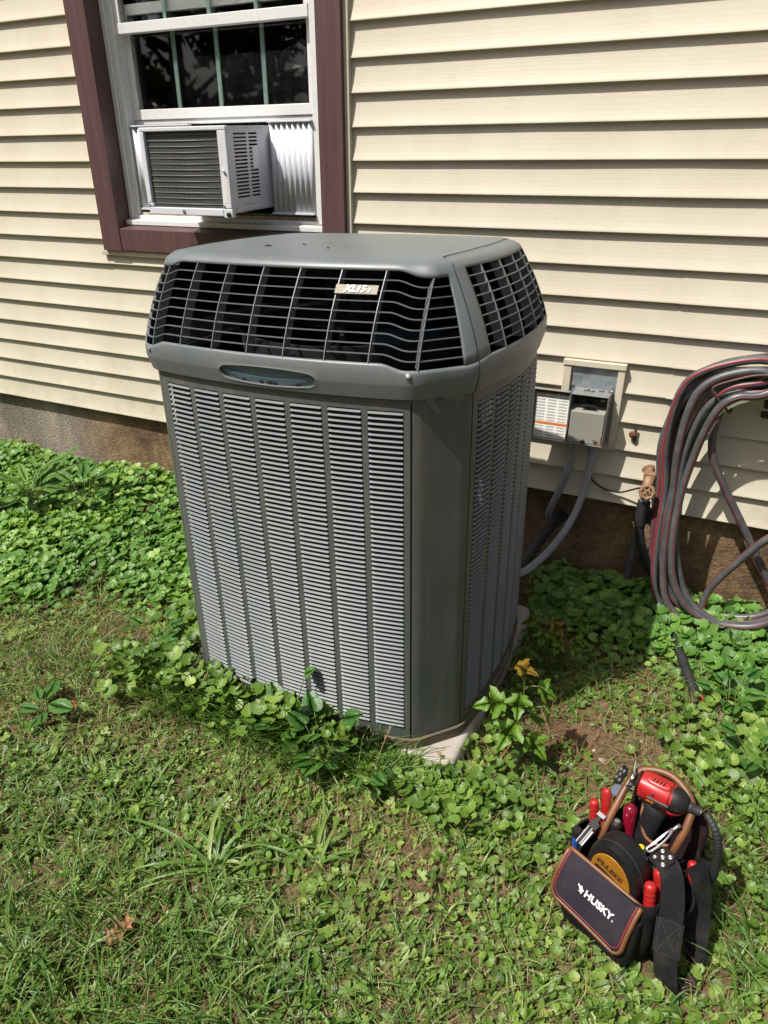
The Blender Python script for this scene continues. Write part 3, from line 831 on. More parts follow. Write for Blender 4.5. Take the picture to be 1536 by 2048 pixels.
# inner cover: sloping upper lip and flat front
m = MB()
pr = [(BYF + 0.006, BZ0 + 0.004), (BYF + 0.006, BZ0 + 0.114), (BYF + 0.052, BZ0 + 0.128), (BYF + 0.056, BZ0 + 0.126), (BYF + 0.056, BZ0 + 0.004)]
m.loft([[(x, y, z) for y, z in pr] for x in (BX0 + 0.004, BX1 - 0.005)], caps=True)
cover = m.build('inner_cover', M['deadfront'], sb, bevel=0.0015, origin=SO)
sp('fuse_holder', M['black_plastic'], (BX0 + 0.018, BX1 - 0.010, BYF + 0.048, BYF + 0.080, BZ0 + 0.128, BZ0 + 0.165))
m = MB()
yq = BYF + 0.044
m.bb(BX0 + 0.030, BX1 - 0.030, yq - 0.003, yq + 0.004, BZ0 + 0.146, BZ0 + 0.154)
m.loft([[(-0.365, yq - 0.008, BZ0 + 0.147), (-0.339, yq - 0.008, BZ0 + 0.147), (-0.339, yq + 0.004, BZ0 + 0.147), (-0.365, yq + 0.004, BZ0 + 0.147)],
        [(-0.358, yq - 0.020, BZ0 + 0.140), (-0.346, yq - 0.020, BZ0 + 0.140), (-0.346, yq - 0.010, BZ0 + 0.136), (-0.358, yq - 0.010, BZ0 + 0.136)],
        [(-0.380, yq - 0.034, BZ0 + 0.138), (-0.324, yq - 0.034, BZ0 + 0.138), (-0.324, yq - 0.026, BZ0 + 0.131), (-0.380, yq - 0.026, BZ0 + 0.131)]], caps=True)
m.build('pull_handle', M['black_plastic'], sb, bevel=0.001, origin=SO)
text_obj('lettering', 'OFF', 0.012, M['white_print'], sb,
         Matrix.Translation(Vector((-0.314, BYF + 0.0465, BZ0 + 0.150)) - Vector(SO)) @ Matrix.Rotation(R(90), 4, 'X') @ Matrix.Rotation(R(180), 4, 'Z'), 0.0003, bold=0.0003)
# hasp knob at the lower edge and a zinc screw with rust
m = MB(); m.lathe([(0, 0), (0.008, 0), (0.008, 0.003), (0.005, 0.006), (0, 0.006)], (-0.357, BYF + 0.003, BZ0 + 0.012), (0, -1, 0), 14)
m.build('hasp', M['iron'], sb, smooth='auto', origin=SO)
m = MB(); m.lathe([(0, 0), (0.007, 0), (0.0065, 0.003), (0, 0.005)], (-0.316, BYF + 0.004, BZ0 + 0.020), (0, -1, 0), 10)
m.build('screw', M['screw'], sb, smooth='auto', origin=SO)
m = MB(); m.prism([(-0.313, 0.603), (-0.297, 0.602), (-0.296, 0.632), (-0.301, 0.628), (-0.306, 0.614)], 0, 0.0006, Matrix.Translation((0, BYF + 0.0056, 0)) @ Matrix.Rotation(R(90), 4, 'X'))
m.build('rust_patch', mat('rust_patch', (0.30, 0.155, 0.05), 0.8, var=0.3, scale=60), sb, origin=SO)
for (x, z) in ((-0.428, 0.836), (-0.428, 0.778), (-0.292, 0.836), (-0.296, 0.781)):
    m = MB(); m.lathe([(0, 0), (0.0055, 0), (0.005, 0.003), (0, 0.004)], (x, -0.019, z), (0, -1, 0), 10)
    m.build('screw', M['screw'], sb, smooth='auto', origin=SO)
# loose screws and crumbs lying on top of the box
for i, (x, y, a) in enumerate(((-0.372, -0.06, 20), (-0.362, -0.055, 110), (-0.352, -0.065, 70), (-0.325, -0.05, 10), (-0.298, -0.045, 45), (-0.292, -0.05, 120))):
    m = MB()
    d = Vector((math.cos(R(a)), math.sin(R(a)), 0)) * 0.008
    c = Vector((x, y, BZ1 + 0.0035))
    m.tube([c - d, c + d], 0.002, 6); m.tube([c + d, c + d * 1.3], 0.0042, 8)
    m.build('loose_screw', M['screw'] if i % 3 else M['rust'], sb, origin=SO)
# door, opened flat to the side
DX0, DX1, DYF = -0.543, -0.4155, -0.108
dz0, dz1 = 0.595, 0.775
m = MB()
m.bb(DX0, DX1, DYF + 0.016, DYF + 0.018, dz0, dz1)
m.bb(DX0, DX0 + 0.002, DYF - 0.002, DYF + 0.016, dz0, dz1)
m.bb(DX1 - 0.002, DX1, DYF + 0.002, DYF + 0.016, dz0, dz1)
m.bb(DX0 + 0.002, DX1 - 0.002, DYF - 0.002, DYF + 0.016, dz1 - 0.002, dz1)
m.bb(DX0 + 0.002, DX1 - 0.002, DYF - 0.002, DYF + 0.016, dz0, dz0 + 0.002)
door = m.build('door', M['box_grey'], sb, bevel=0.0006, origin=SO)
sp('warning_sheet', M['paper'], (DX0 + 0.010, DX1 - 0.004, DYF + 0.0145, DYF + 0.0155, dz0 + 0.004, dz1 - 0.016), bevel=0, parent=door)
sp('orange_band', M['orange_print'], (DX0 + 0.010, DX1 - 0.004, DYF + 0.0138, DYF + 0.0144, dz0 + 0.052, dz0 + 0.061), bevel=0, parent=door)
sp('red_band', M['red_print'], (DX0 + 0.010, DX1 - 0.004, DYF + 0.0138, DYF + 0.0144, dz1 - 0.016, dz1 - 0.006), bevel=0, parent=door)
sp('hinge', M['box_grey'], (DX1 - 0.001, BX0 + 0.001, DYF + 0.010, DYF + 0.018, dz0 + 0.03, dz1 - 0.03), parent=door)

# ------------------------------------------------------------------ conduits and cables
def ribbed(path, r, pitch=0.006, amp=0.0006):
    """resample a path evenly and ripple the radius"""
    P = [Vector(p) for p in path]
    L = [0.0]
    for a, b in zip(P, P[1:]): L.append(L[-1] + (b - a).length)
    n = int(L[-1] / (pitch / 3)); out = []; rr = []
    j = 0
    for i in range(n + 1):
        s = L[-1] * i / n
        while j < len(L) - 2 and L[j + 1] < s: j += 1
        t = (s - L[j]) / max(1e-9, L[j + 1] - L[j])
        out.append(P[j].lerp(P[j + 1], t)); rr.append(r + (amp if i % 3 == 0 else -amp * 0.5))
    return out, rr
def conduit(pts, label, r=0.0125):
    o = empty('conduit', pts[0], label, 'conduit', 'grey conduits below the switch box')
    p, rr = ribbed(catmull(pts, 10), r)
    m = MB(); m.tube(p, rr, 12)
    m.build('flexible_tube', M['conduit'], o, smooth=True, origin=pts[0])
    m = MB(); a = Vector(pts[0])
    m.lathe([(0.0, 0.002), (0.021, 0.002), (0.021, -0.012), (0.017, -0.016), (0.017, -0.030), (0.0145, -0.034), (0.0, -0.034)], a, (0, 0, 1), 12)
    m.build('gland', M['conduit'], o, smooth='auto', origin=pts[0], bevel=0.0006)
    return o
conduit([(-0.386, -0.072, 0.596), (-0.388, -0.072, 0.545), (-0.400, -0.071, 0.475), (-0.425, -0.068, 0.381), (-0.446, -0.062, 0.315), (-0.450, -0.055, 0.275), (-0.432, -0.045, 0.250), (-0.405, -0.012, 0.243), (-0.385, 0.03, 0.24)],
        'short grey conduit bending from the switch box back into the foundation')
conduit([(-0.322, -0.080, 0.596), (-0.321, -0.082, 0.545), (-0.325, -0.090, 0.470), (-0.333, -0.110, 0.400), (-0.352, -0.170, 0.325), (-0.385, -0.300, 0.275), (-0.425, -0.470, 0.270), (-0.470, -0.560, 0.285)],
        'long ribbed grey conduit curving from the switch box down to the condenser')
m = MB()
m.tube(catmull([(-0.405, 0.02, 0.245), (-0.415, -0.04, 0.262), (-0.430, -0.16, 0.268), (-0.445, -0.32, 0.262), (-0.455, -0.46, 0.265), (-0.50, -0.56, 0.27)], 10), 0.019, 12)
ls = m.build('insulated_pipe', M['black_rubber'], None, smooth=True)
tag(ls, 'black insulated refrigerant pipe running from the foundation wall into the condenser', 'pipe')
m = MB()
m.tube(catmull([(-0.41, 0.02, 0.262), (-0.42, -0.05, 0.285), (-0.435, -0.17, 0.250), (-0.452, -0.33, 0.235), (-0.468, -0.46, 0.245), (-0.50, -0.55, 0.25)], 10), 0.008, 10)
ls = m.build('copper_line', M['black_rubber'], None, smooth=True)
tag(ls, 'thin black pipe sagging under the insulated pipe beside the condenser', 'pipe')
m = MB()
m.tube(catmull([(-0.345, 0.03, 0.455), (-0.319, -0.020, 0.438), (-0.276, -0.024, 0.413), (-0.242, -0.024, 0.4075), (-0.210, -0.028, 0.411), (-0.162, -0.060, 0.447), (-0.139, -0.085, 0.468), (-0.125, -0.080, 0.490), (-0.120, -0.055, 0.503), (-0.117, -0.02, 0.510), (-0.116, 0.01, 0.512)], 8), 0.0032, 8)
ls = m.build('thin_cable', M['black_rubber'], None, smooth=True)
tag(ls, 'thin black cable sagging along the siding from conduit to brass tap', 'cable')

# rusty clip on the siding
rc = empty('rusty_wall_clip', (-0.20, -0.015, 0.628), 'rusty screw and dark clip on the siding between switch box and hose', 'clip')
m = MB(); m.box((-0.1955, -0.018, 0.628), (0.009, 0.006, 0.054), Matrix.Rotation(R(-4), 3, 'Y')); m.build('clip_strip', M['iron'], rc, bevel=0.001, origin=(-0.20, -0.015, 0.628))
m = MB(); m.lathe([(0, 0), (0.012, 0.001), (0.013, 0.005), (0.008, 0.010), (0.003, 0.011), (0, 0.009)], (-0.2035, -0.019, 0.628), (-0.2, -1, 0.1), 12)
m.build('screw_head', M['rust'], rc, smooth='auto', origin=(-0.20, -0.015, 0.628))

# ------------------------------------------------------------------ tap
tp = empty('brass_tap', (-0.122, -0.02, 0.48), 'weathered brass garden tap with round handwheel below the siding edge', 'tap')
TO = (-0.122, -0.02, 0.48)
m = MB()
m.lathe([(0.0, 0.0), (0.030, 0.0), (0.030, 0.006), (0.017, 0.010), (0.015, 0.045), (0.0, 0.045)], (-0.128, 0.0, 0.495), (0.1, -1, 0), 14)
m.tube(catmull([(-0.125, -0.03, 0.495), (-0.124, -0.06, 0.492), (-0.124, -0.080, 0.470), (-0.125, -0.082, 0.432)], 6), [0.017] * 7 + [0.019] * 6 + [0.017] * 6, 12)
m.box((-0.124, -0.055, 0.502), (0.038, 0.03, 0.022))
m.build('tap_body', M['bronze'], tp, smooth='auto', origin=TO, bevel=0.001)
m = MB()
c = Vector((-0.120, -0.108, 0.462)); ax = Vector((0.15, -1, 0.35)).normalized()
q = Vector((0, 0, 1)).rotation_difference(ax).to_matrix()
ring = []
for k in range(33):
    a = 2 * math.pi * k / 32
    rr = 0.0200 + (0.0025 if (k % 4) < 2 else 0.0)
    ring.append(c + q @ Vector((rr * math.cos(a), rr * math.sin(a), 0)))
m.tube(ring[:-1], 0.0062, 8, closed=True)
m.lathe([(0.0, -0.004), (0.011, -0.004), (0.011, 0.004), (0.0, 0.004)], c, ax, 12)
for k in range(5):
    a = 2 * math.pi * k / 5
    m.tube([c + q @ Vector((0.009 * math.cos(a), 0.009 * math.sin(a), 0)), c + q @ Vector((0.018 * math.cos(a), 0.018 * math.sin(a), 0))], 0.004, 6)
m.build('handwheel', M['bronze'], tp, smooth='auto', origin=TO)
m = MB(); m.lathe([(0, 0), (0.005, 0), (0.004, 0.008), (0, 0.009)], c, ax, 8)
m.tube([c - ax * 0.035, c], 0.006, 8)
m.build('stem_screw', M['iron'], tp, origin=TO)
m = MB(); m.lathe([(0.0, 0.0), (0.0165, 0.0), (0.0165, -0.028), (0.0, -0.028)], (-0.125, -0.083, 0.434), (0.05, 0, 1), 14)
m.build('hose_coupling', M['galv'], tp, smooth='auto', origin=TO, bevel=0.001)

# black hose from the tap through the leaves
m = MB()
m.tube(catmull([(-0.126, -0.083, 0.408), (-0.128, -0.084, 0.36), (-0.124, -0.085, 0.31), (-0.112, -0.085, 0.26), (-0.088, -0.086, 0.20), (-0.052, -0.085, 0.14), (-0.022, -0.095, 0.085), (0.004, -0.13, 0.045), (0.030, -0.20, 0.035),
                (0.060, -0.30, 0.035), (0.095, -0.41, 0.03), (0.136, -0.53, 0.020), (0.180, -0.64, -0.01), (0.225, -0.73, 0.012), (0.262, -0.70, 0.014), (0.33, -0.62, -0.01), (0.6, -0.5, -0.01)], 8), 0.0155, 10)
h2 = m.build('black_hose', M['black_rubber'], None, smooth=True)
tag(h2, 'black rubber hose dropping from the brass tap into the ground ivy', 'hose')
m = MB()
m.tube([(-0.127, -0.083, 0.418), (-0.128, -0.084, 0.365), (-0.126, -0.085, 0.325)], 0.0195, 12)
m.build('hose_sleeve', M['black_rubber'], h2, smooth='auto')

# ------------------------------------------------------------------ coiled hose
outer_loop = [(.15, .940), (.03, .915), (-.055, .862), (-.098, .77), (-.112, .62), (-.088, .48), (-.080, .34), (-.062, .18), (-.02, .075), (.07, .022), (.20, .020), (.33, .065), (.44, .18), (.50, .35), (.52, .55), (.47, .75), (.36, .88), (.25, .93)]
inner_loop = [(.15, .848), (.085, .836), (.045, .80), (.020, .73), (.0, .62), (-.008, .50), (.0, .36), (.022, .23), (.065, .13), (.125, .075), (.20, .062), (.30, .09), (.38, .18), (.42, .35), (.43, .55), (.40, .70), (.32, .80), (.23, .84)]
hose_pts = []
NL = 10
random.seed(5)
for L, f0 in enumerate((0.0, 0.55, 0.2, 0.8, 0.35, 0.1, 0.65, 0.9, 0.45, 1.0)):
    yy = -0.042 - 0.0115 * L if L < 9 else -0.15
    for k in range(18):
        f = min(1.0, max(0.0, f0 + 0.17 * math.sin(k * 0.7 + L * 2.1)))
        (xo, zo), (xi, zi) = outer_loop[k], inner_loop[k]
        x = xo + (xi - xo) * f; z = zo + (zi - zo) * f
        hang = (0.5 - 0.5 * math.sin(math.pi * (z - 0.48) / 0.96)) ** 2
        y = yy - 0.045 * hang + 0.006 * math.sin(k * 1.1 + L * 1.7)
        hose_pts.append((x, y, max(z, 0.022)))
hose_pts = hose_pts[:-1]
tail = [(0.14, -0.085, 0.862), (0.08, -0.10, 0.835), (0.050, -0.108, 0.775), (0.043, -0.108, 0.69), (0.060, -0.108, 0.61), (0.105, -0.105, 0.53), (0.165, -0.10, 0.435), (0.225, -0.095, 0.34), (0.29, -0.09, 0.235),
        (0.37, -0.09, 0.13), (0.47, -0.09, 0.08), (0.56, -0.10, 0.15), (0.55, -0.12, 0.30), (0.44, -0.13, 0.42), (0.33, -0.14, 0.43), (0.262, -0.145, 0.385), (0.20, -0.14, 0.285), (0.150, -0.135, 0.19), (0.128, -0.13, 0.115), (0.126, -0.135, 0.04), (0.12, -0.15, -0.02)]
pth = catmull(hose_pts + tail, 5)
hs = empty('garden_hose', (0.2, -0.06, 0.5), 'grey garden hose with red stripe coiled over a hanger on the siding', 'hose')
HSO = (0.2, -0.06, 0.5)
m = MB(); m.tube(pth, 0.0125, 10)
m.build('hose_tube', M['hose_grey'], hs, smooth=True, origin=HSO)
# the stripe: a thin ribbon lying on the hose, winding slowly round it
m = MB()
for ang0, wd_ in ((0.4, 0.26), (2.6, 0.10)):
    rings = []; up = None; ang = ang0
    for i, p in enumerate(pth):
        t = (pth[min(i + 1, len(pth) - 1)] - pth[max(i - 1, 0)]).normalized()
        if up is None: up = t.orthogonal().normalized()
        up = (up - t * up.dot(t)).normalized()
        s = t.cross(up)
        ang += 0.011 + 0.016 * math.sin(i * 0.021)
        rr = []
        for da in (-wd_, -wd_ / 2, 0, wd_ / 2, wd_):
            d = up * math.cos(ang + da) + s * math.sin(ang + da)
            rr.append(p + d * (0.0131 if abs(da) < wd_ * 0.9 else 0.0124))
        rings.append(rr)
    m.loft(rings, closed=False)
m.build('red_stripe', M['hose_red'], hs, smooth=True, origin=HSO, fix=False)
# second strand down to the ground left of the tap hose
m = MB()
m.tube(catmull([(-0.118, -0.045, 0.40), (-0.120, -0.045, 0.32), (-0.134, -0.048, 0.23), (-0.139, -0.052, 0.15), (-0.138, -0.055, 0.06), (-0.13, -0.06, -0.02)], 8), 0.0135, 10)
h3 = m.build('grey_hose', M['hose_grey'], None, smooth=True)
tag(h3, 'short grey hose standing in the ivy left of the black tap hose', 'hose')

# hanger: pale curved saddle, black bracket and bent wire keeper
hg = empty('hose_hanger', (0.19, -0.01, 0.80), 'pale curved hose hanger with bent iron wire holding the coil', 'hose hanger')
HG = (0.19, -0.01, 0.80)
m = MB(); rings = []
for i in range(17):
    th = math.pi * (0.14 + 0.72 * i / 16)
    x = 0.20 + 0.19 * math.cos(th); z = 0.66 + 0.175 * math.sin(th)
    rings.append([(x, -0.012, z), (x, -0.125, z), (x, -0.128, z + 0.012), (x * 1.0, -0.125, z + 0.004), (x, -0.012, z + 0.004)])
m.loft(rings, closed=True, caps=True)
m.build('saddle', M['saddle'], hg, smooth='auto', origin=HG)
m = MB(); m.bb(0.17, 0.21, -0.016, -0.002, 0.74, 0.83)
m.build('bracket', M['black_plastic'], hg, bevel=0.004, origin=HG)
m = MB(); m.tube(catmull([(0.20, -0.150, 0.915), (0.12, -0.152, 0.905), (0.055, -0.152, 0.880), (0.022, -0.150, 0.862), (0.014, -0.150, 0.850), (0.026, -0.150, 0.832), (0.062, -0.140, 0.792), (0.075, -0.115, 0.775), (0.08, -0.05, 0.77)], 6), 0.0042, 8)
m.build('wire_keeper', M['iron'], hg, smooth=True, origin=HG)

# ================================================================== CONDENSER
AC = empty('condenser_unit', (-0.8746, -0.775, 0.087), 'large grey outdoor condenser with louvred sides and black fan grille on a pad', 'condenser', rot=(0, R(-0.95), 0))
CA, CHY, CHX, CC, CBF, CBS = 0.344, 0.384, 0.436, 0.281, 0.036, 0.030
HB = 0.933                                   # height of the louvred body

def raw_outline():
    pts = []; tags = []
    def seg(fn, n, t):
        for i in range(n):
            pts.append(fn(i / n)); tags.append(t)
    seg(lambda t: (-CA + 2 * CA * t, -(CHY + CBF * (1 - (2 * t - 1) ** 2))), 172, 'front')
    seg(lambda t: (CA + (CHX - CA) * t, -CHY + (CHY - CC) * t), 34, 'fr')
    seg(lambda t: (CHX + CBS * (1 - (2 * t - 1) ** 2), -CC + 2 * CC * t), 140, 'right')
    seg(lambda t: (CHX + (CA - CHX) * t, CC + (CHY - CC) * t), 34, 'br')
    seg(lambda t: (CA - 2 * CA * t, CHY + CBF * (1 - (2 * t - 1) ** 2)), 172, 'back')
    seg(lambda t: (-CA + (CA - CHX) * t, CHY + (CC - CHY) * t), 34, 'bl')
    seg(lambda t: (-CHX - CBS * (1 - (2 * t - 1) ** 2), CC - 2 * CC * t), 140, 'left')
    seg(lambda t: (-CHX + (CHX - CA) * t, -CC + (CC - CHY) * t), 34, 'fl')
    return np.array(pts), tags
OP, OT = raw_outline()
def smooth_ring(P, w):
    K = np.ones(2 * w + 1) / (2 * w + 1)
    out = np.zeros_like(P)
    for c in range(2):
        e = np.concatenate([P[-w:, c], P[:, c], P[:w, c]])
        out[:, c] = np.convolve(e, K, 'valid')
    return out
OPS = smooth_ring(OP, 5)
tn = np.roll(OPS, -1, 0) - np.roll(OPS, 1, 0)
NRM = np.stack([tn[:, 1], -tn[:, 0]], 1); NRM /= np.linalg.norm(NRM, axis=1)[:, None]
NRM = smooth_ring(NRM, 4); NRM /= np.linalg.norm(NRM, axis=1)[:, None]
NO = len(OP)
START = {}
for i, t in enumerate(OT):
    START.setdefault(t, i)
LEN = {t: OT.count(t) for t in START}
def S(i, off, z):
    i = int(round(i)) % NO
    p = OPS[i] + NRM[i] * off
    return (p[0], p[1], z)
def Sf(x, off, z, side='front'):
    """point of a side at fraction x"""
    f = START[side] + x * LEN[side]
    i0 = int(math.floor(f)); t = f - i0
    p = (OPS[i0 % NO] + NRM[i0 % NO] * off) * (1 - t) + (OPS[(i0 + 1) % NO] + NRM[(i0 + 1) % NO] * off) * t
    return (p[0], p[1], z)

# base pan
m = MB()
idx = list(range(0, NO, 2))
m.loft([[S(i, -0.02, -0.030) for i in idx], [S(i, 0.004, -0.034) for i in idx], [S(i, 0.0055, -0.012) for i in idx], [S(i, 0.007, -0.004) for i in idx], [S(i, 0.007, 0.000) for i in idx], [S(i, -0.03, 0.001) for i in idx]])
m.build('base_pan', M['base_dirty'], AC, smooth='auto')
# corner posts
for c in ('fr', 'br', 'bl', 'fl'):
    m = MB(); st = START[c]; ln = LEN[c]
    ii = list(range(st - 1, st + ln + 2))
    m.loft([[S(i, -0.001, z) for i in ii] for z in (0.003, 0.30, 0.62, HB + 0.01)], closed=False)
    m.loft([[S(ii[0], d, z) for d in (-0.001, -0.02)] for z in (0.003, HB + 0.01)], closed=False)
    m.loft([[S(ii[-1], d, z) for d in (-0.001, -0.02)] for z in (0.003, HB + 0.01)], closed=False)
    m.build('corner_post', M['paint'], AC, smooth='auto')

# louvred panels: rails, stiles and blades
NROW = 70
Z_LO, Z_HI = 0.034, 0.901
PITCH = (Z_HI - Z_LO) / NROW
def louver_panel(side, ncol, e0, e1, stile, singles):
    """singles: the columns whose blades are objects of their own"""
    m = MB()
    def strip(x0, x1, z0, z1, n):
        # slab between fractions x0..x1 following the bowed side
        rings = []
        for k in range(n + 1):
            x = x0 + (x1 - x0) * k / n
            rings.append([Sf(x, 0.000, z0, side), Sf(x, 0.000, z1, side), Sf(x, -0.004, z1, side), Sf(x, -0.004, z0, side)])
        m.loft(rings, closed=True, caps=True)
    w = (e1 - e0 + stile) / ncol
    strip(0.012, 0.988, 0.004, Z_LO - 0.001, 24)
    strip(0.012, 0.988, Z_HI + 0.003, HB + 0.006, 24)
    strip(0.012, e0, Z_LO - 0.001, Z_HI + 0.003, 2)
    strip(e1, 0.988, Z_LO - 0.001, Z_HI + 0.003, 2)
    for c in range(ncol - 1):
        xa = e0 + w * (c + 1) - stile
        strip(xa, xa + stile, Z_LO - 0.001, Z_HI + 0.003, 2)
    pan = m.build('louver_panel', M['paint'], AC, smooth='auto')
    rest = MB()
    for c in range(ncol):
        xa = e0 + w * c; xb = xa + w - stile
        def blade(mb, z):
            fs_ = (0.0, 0.012, 0.04, 0.28, 0.5, 0.72, 0.96, 0.988, 1.0); f_end = (0.0, 0.45, 1, 1, 1, 1, 1, 0.45, 0.0); rings = []
            for k, f in enumerate(fs_):
                x = xa + (xb - xa) * f
                # rounded ends: the blade closes to the sheet at both sides
                ed = min(1.0, f_end[k])
                ed = math.sqrt(max(0.0, 1 - (1 - ed) ** 2)) if ed < 1 else 1.0
                o_out = -0.0015 + 0.0056 * ed
                rings.append([Sf(x, -0.0012, z + PITCH * 0.97, side), Sf(x, o_out, z + PITCH * 0.69, side),
                              Sf(x, o_out - 0.0010, z + PITCH * 0.64, side), Sf(x, -0.0040, z + PITCH * 0.93, side)])
            mb.loft(rings, closed=True, caps=True)
        if c in singles:
            mb = MB(); blade(mb, 0.0)
            first = mb.build('slat', M['slat'], pan, smooth='auto')
            first.location = (0, 0, Z_LO)
            for r in range(1, NROW):
                o = first.copy(); COL.objects.link(o); o.parent = pan
                o.location = (0, 0, Z_LO + r * PITCH)
        else:
            for r in range(NROW): blade(rest, Z_LO + r * PITCH)
    if rest.v:
        rest.build('slats', M['slat'], pan, smooth='auto', kind='stuff')
    return pan
louver_panel('front', 7, 0.050, 0.966, 0.021, (3, 4, 5, 6))
louver_panel('right', 6, 0.045, 0.955, 0.027, ())
louver_panel('back', 7, 0.050, 0.966, 0.021, ())
louver_panel('left', 6, 0.045, 0.955, 0.027, ())
# dark coil behind the louvres
m = MB()
ii = list(range(0, NO, 4))
m.loft([[S(i, -0.028, 0.003) for i in ii], [S(i, -0.028, HB + 0.01) for i in ii], [S(i, -0.09, HB + 0.012) for i in ii]])
m.build('coil', M['coil'], AC, smooth='auto')

# hood ---------------------------------------------------------------
ZB0, ZB1, ZLED, ZLIP, ZTOP = 0.933, 0.962, 1.009, 1.177, 1.1985
def drop(i):
    """the openings dip at the chamfered corners"""
    i = i % NO
    best = 0.0
    for c in ('fr', 'br', 'bl', 'fl'):
        st = START[c]; en = st + LEN[c]
        d = 0
        a, b = (i - (st - 17)), ((en + 17) - i)
        if c == 'fl' and i < 60: a += NO; b -= NO
        if a > 0 and b > 0:
            t1 = min(1, a / 13.0); t2 = min(1, b / 13.0)
            if c in ('fr', 'bl'): t2 = min(1, max(0, en + 9 - i) / 16.0)
            else: t1 = min(1, max(0, i - (st - 9) + (NO if c == 'fl' and i < 60 else 0)) / 16.0)
            d = min(t1, t2); d = d * d * (3 - 2 * d)
        best = max(best, d)
    return 0.013 * best
# how a point of the outline moves when the hood leans in by one unit: front and back go straight in, the corners fold
SHV = np.zeros((NO, 2))
for t_, a_, b_ in (('front', (0, 1), (0, 1)), ('fr', (0, 1), (-0.74, 0.3)), ('right', (-0.74, 0.3), (-0.74, -0.3)), ('br', (-0.74, -0.3), (0, -1)),
                   ('back', (0, -1), (0, -1)), ('bl', (0, -1), (0.74, -0.3)), ('left', (0.74, -0.3), (0.74, 0.3)), ('fl', (0.74, 0.3), (0, 1))):
    for k in range(LEN[t_]):
        f = k / LEN[t_]; SHV[START[t_] + k] = np.array(a_) * (1 - f) + np.array(b_) * f
SHV = smooth_ring(SHV, 6)
def H(i, kind, v=0.0):
    """point of the grille surface, v = 0 at the ledge and 1 at the lip"""
    j = int(round(i)) % NO
    p = OPS[j] + NRM[j] * 0.017 + SHV[j] * (0.062 * v + 0.036 * v * v)
    return (p[0], p[1], ZLED + (ZLIP - ZLED) * v - drop(j))
def T(i, e, z):
    """point of the shoulder, e inwards of the lip"""
    p = H(i, 'g', 1.0); k = 1 - e / 0.36
    return (p[0] * k, p[1] * k, z)
PROF = [(0.003, ZB0 - 0.002), (0.010, ZB0), (0.0185, ZB1), (0.0200, ZB1 + 0.006), (0.0200, ZLED - 0.022)]
hood = MB()
idx = list(range(0, NO, 2)); NI = len(idx)
band = [[S(i, o, z) for i in idx] for o, z in PROF]
# slot opening on the front band (fractions of the front, heights)
SL0, SL1, SZ0, SZ1 = 0.33, 0.70, ZB1 + 0.006, ZLED - 0.022
ledge = [S(i, 0.0195, ZLED - 0.006 - drop(i)) for i in idx]
ledge2 = [S(i, 0.0165, ZLED - drop(i)) for i in idx]
rings = band + [ledge, ledge2]
n = NI
b0 = len(hood.v)
for r in rings: hood.v += r
fi0, fi1 = START['front'] + SL0 * LEN['front'], START['front'] + SL1 * LEN['front']
ci0 = int(fi0 // 2); ci1 = int(math.ceil(fi1 / 2))
for j in range(len(rings) - 1):
    for k in range(n):
        if j in (1, 2, 3) and ci0 <= k < ci1: continue          # left open for the slot patch
        k2 = (k + 1) % n
        hood.f.append((b0 + j * n + k, b0 + j * n + k2, b0 + (j + 1) * n + k2, b0 + (j + 1) * n + k))
# patch with a lens shaped hole: loft from the rectangle to the lens
def bandpt(fr, z, inset=0.0):
    if z >= ZB1 + 0.006: o = 0.0200
    elif z >= ZB1: o = 0.0185 + 0.0015 * (z - ZB1) / 0.006
    else: o = 0.010 + 0.0085 * (z - ZB0) / (ZB1 - ZB0)
    f = fr * 2
    i0 = int(math.floor(f)); t = f - i0
    p = (OPS[i0 % NO] + NRM[i0 % NO] * (o - inset)) * (1 - t) + (OPS[(i0 + 1) % NO] + NRM[(i0 + 1) % NO] * (o - inset)) * t
    return (p[0], p[1], z)
zr0, zr1 = ZB0, ZLED - 0.022
cxm = (ci0 + ci1) / 2; hw = (ci1 - ci0) / 2
rect = []; lens = []
nn = 24
lzc, lw = 0.962, hw * 0.92
def lens_pt(rx, rz):
    # from the edge of the rectangle to a long slot with a bellied top and bottom and blunt ends
    if abs(rz) > 0.999:
        c = max(0.0, (abs(rx) - 0.86) / 0.14)
        h = (0.0135 + 0.0065 * (1 - rx * rx)) if rz > 0 else (0.0150 + 0.0075 * (1 - rx * rx))
        return cxm + rx * lw * (1 - 0.02 * c), lzc + math.copysign(h * (1 - 0.30 * c * c), rz)
    return cxm + math.copysign(lw * (1.02 - 0.03 * rz * rz), rx), lzc + rz * 0.0105
rows_z = [z for o, z in PROF[1:5]]
loop = [(k, rows_z[0]) for k in range(ci0, ci1)] + [(ci1, z) for z in rows_z[:-1]] + [(k, rows_z[-1]) for k in range(ci1, ci0, -1)] + [(ci0, z) for z in reversed(rows_z[1:])]
for x, z in loop:
    rect.append((x, z)); lens.append(lens_pt((x - cxm) / hw, (z - (zr0 + zr1) / 2) / ((zr1 - zr0) / 2)))
rA = [bandpt(x, z) for x, z in rect]
rM = [bandpt(x * 0.5 + lx * 0.5, z * 0.5 + lz * 0.5) for (x, z), (lx, lz) in zip(rect, lens)]
rB = [bandpt(x, z, -0.0012) for x, z in lens]
rB2 = [bandpt(cxm + (x - cxm) * 0.985, lzc + (z - lzc) * 0.95, 0.002) for x, z in lens]
rC = [bandpt(cxm + (x - cxm) * 0.975, lzc + (z - lzc) * 0.90, 0.0090) for x, z in lens]
hood.loft([rA, rM, rB, rB2, rC])
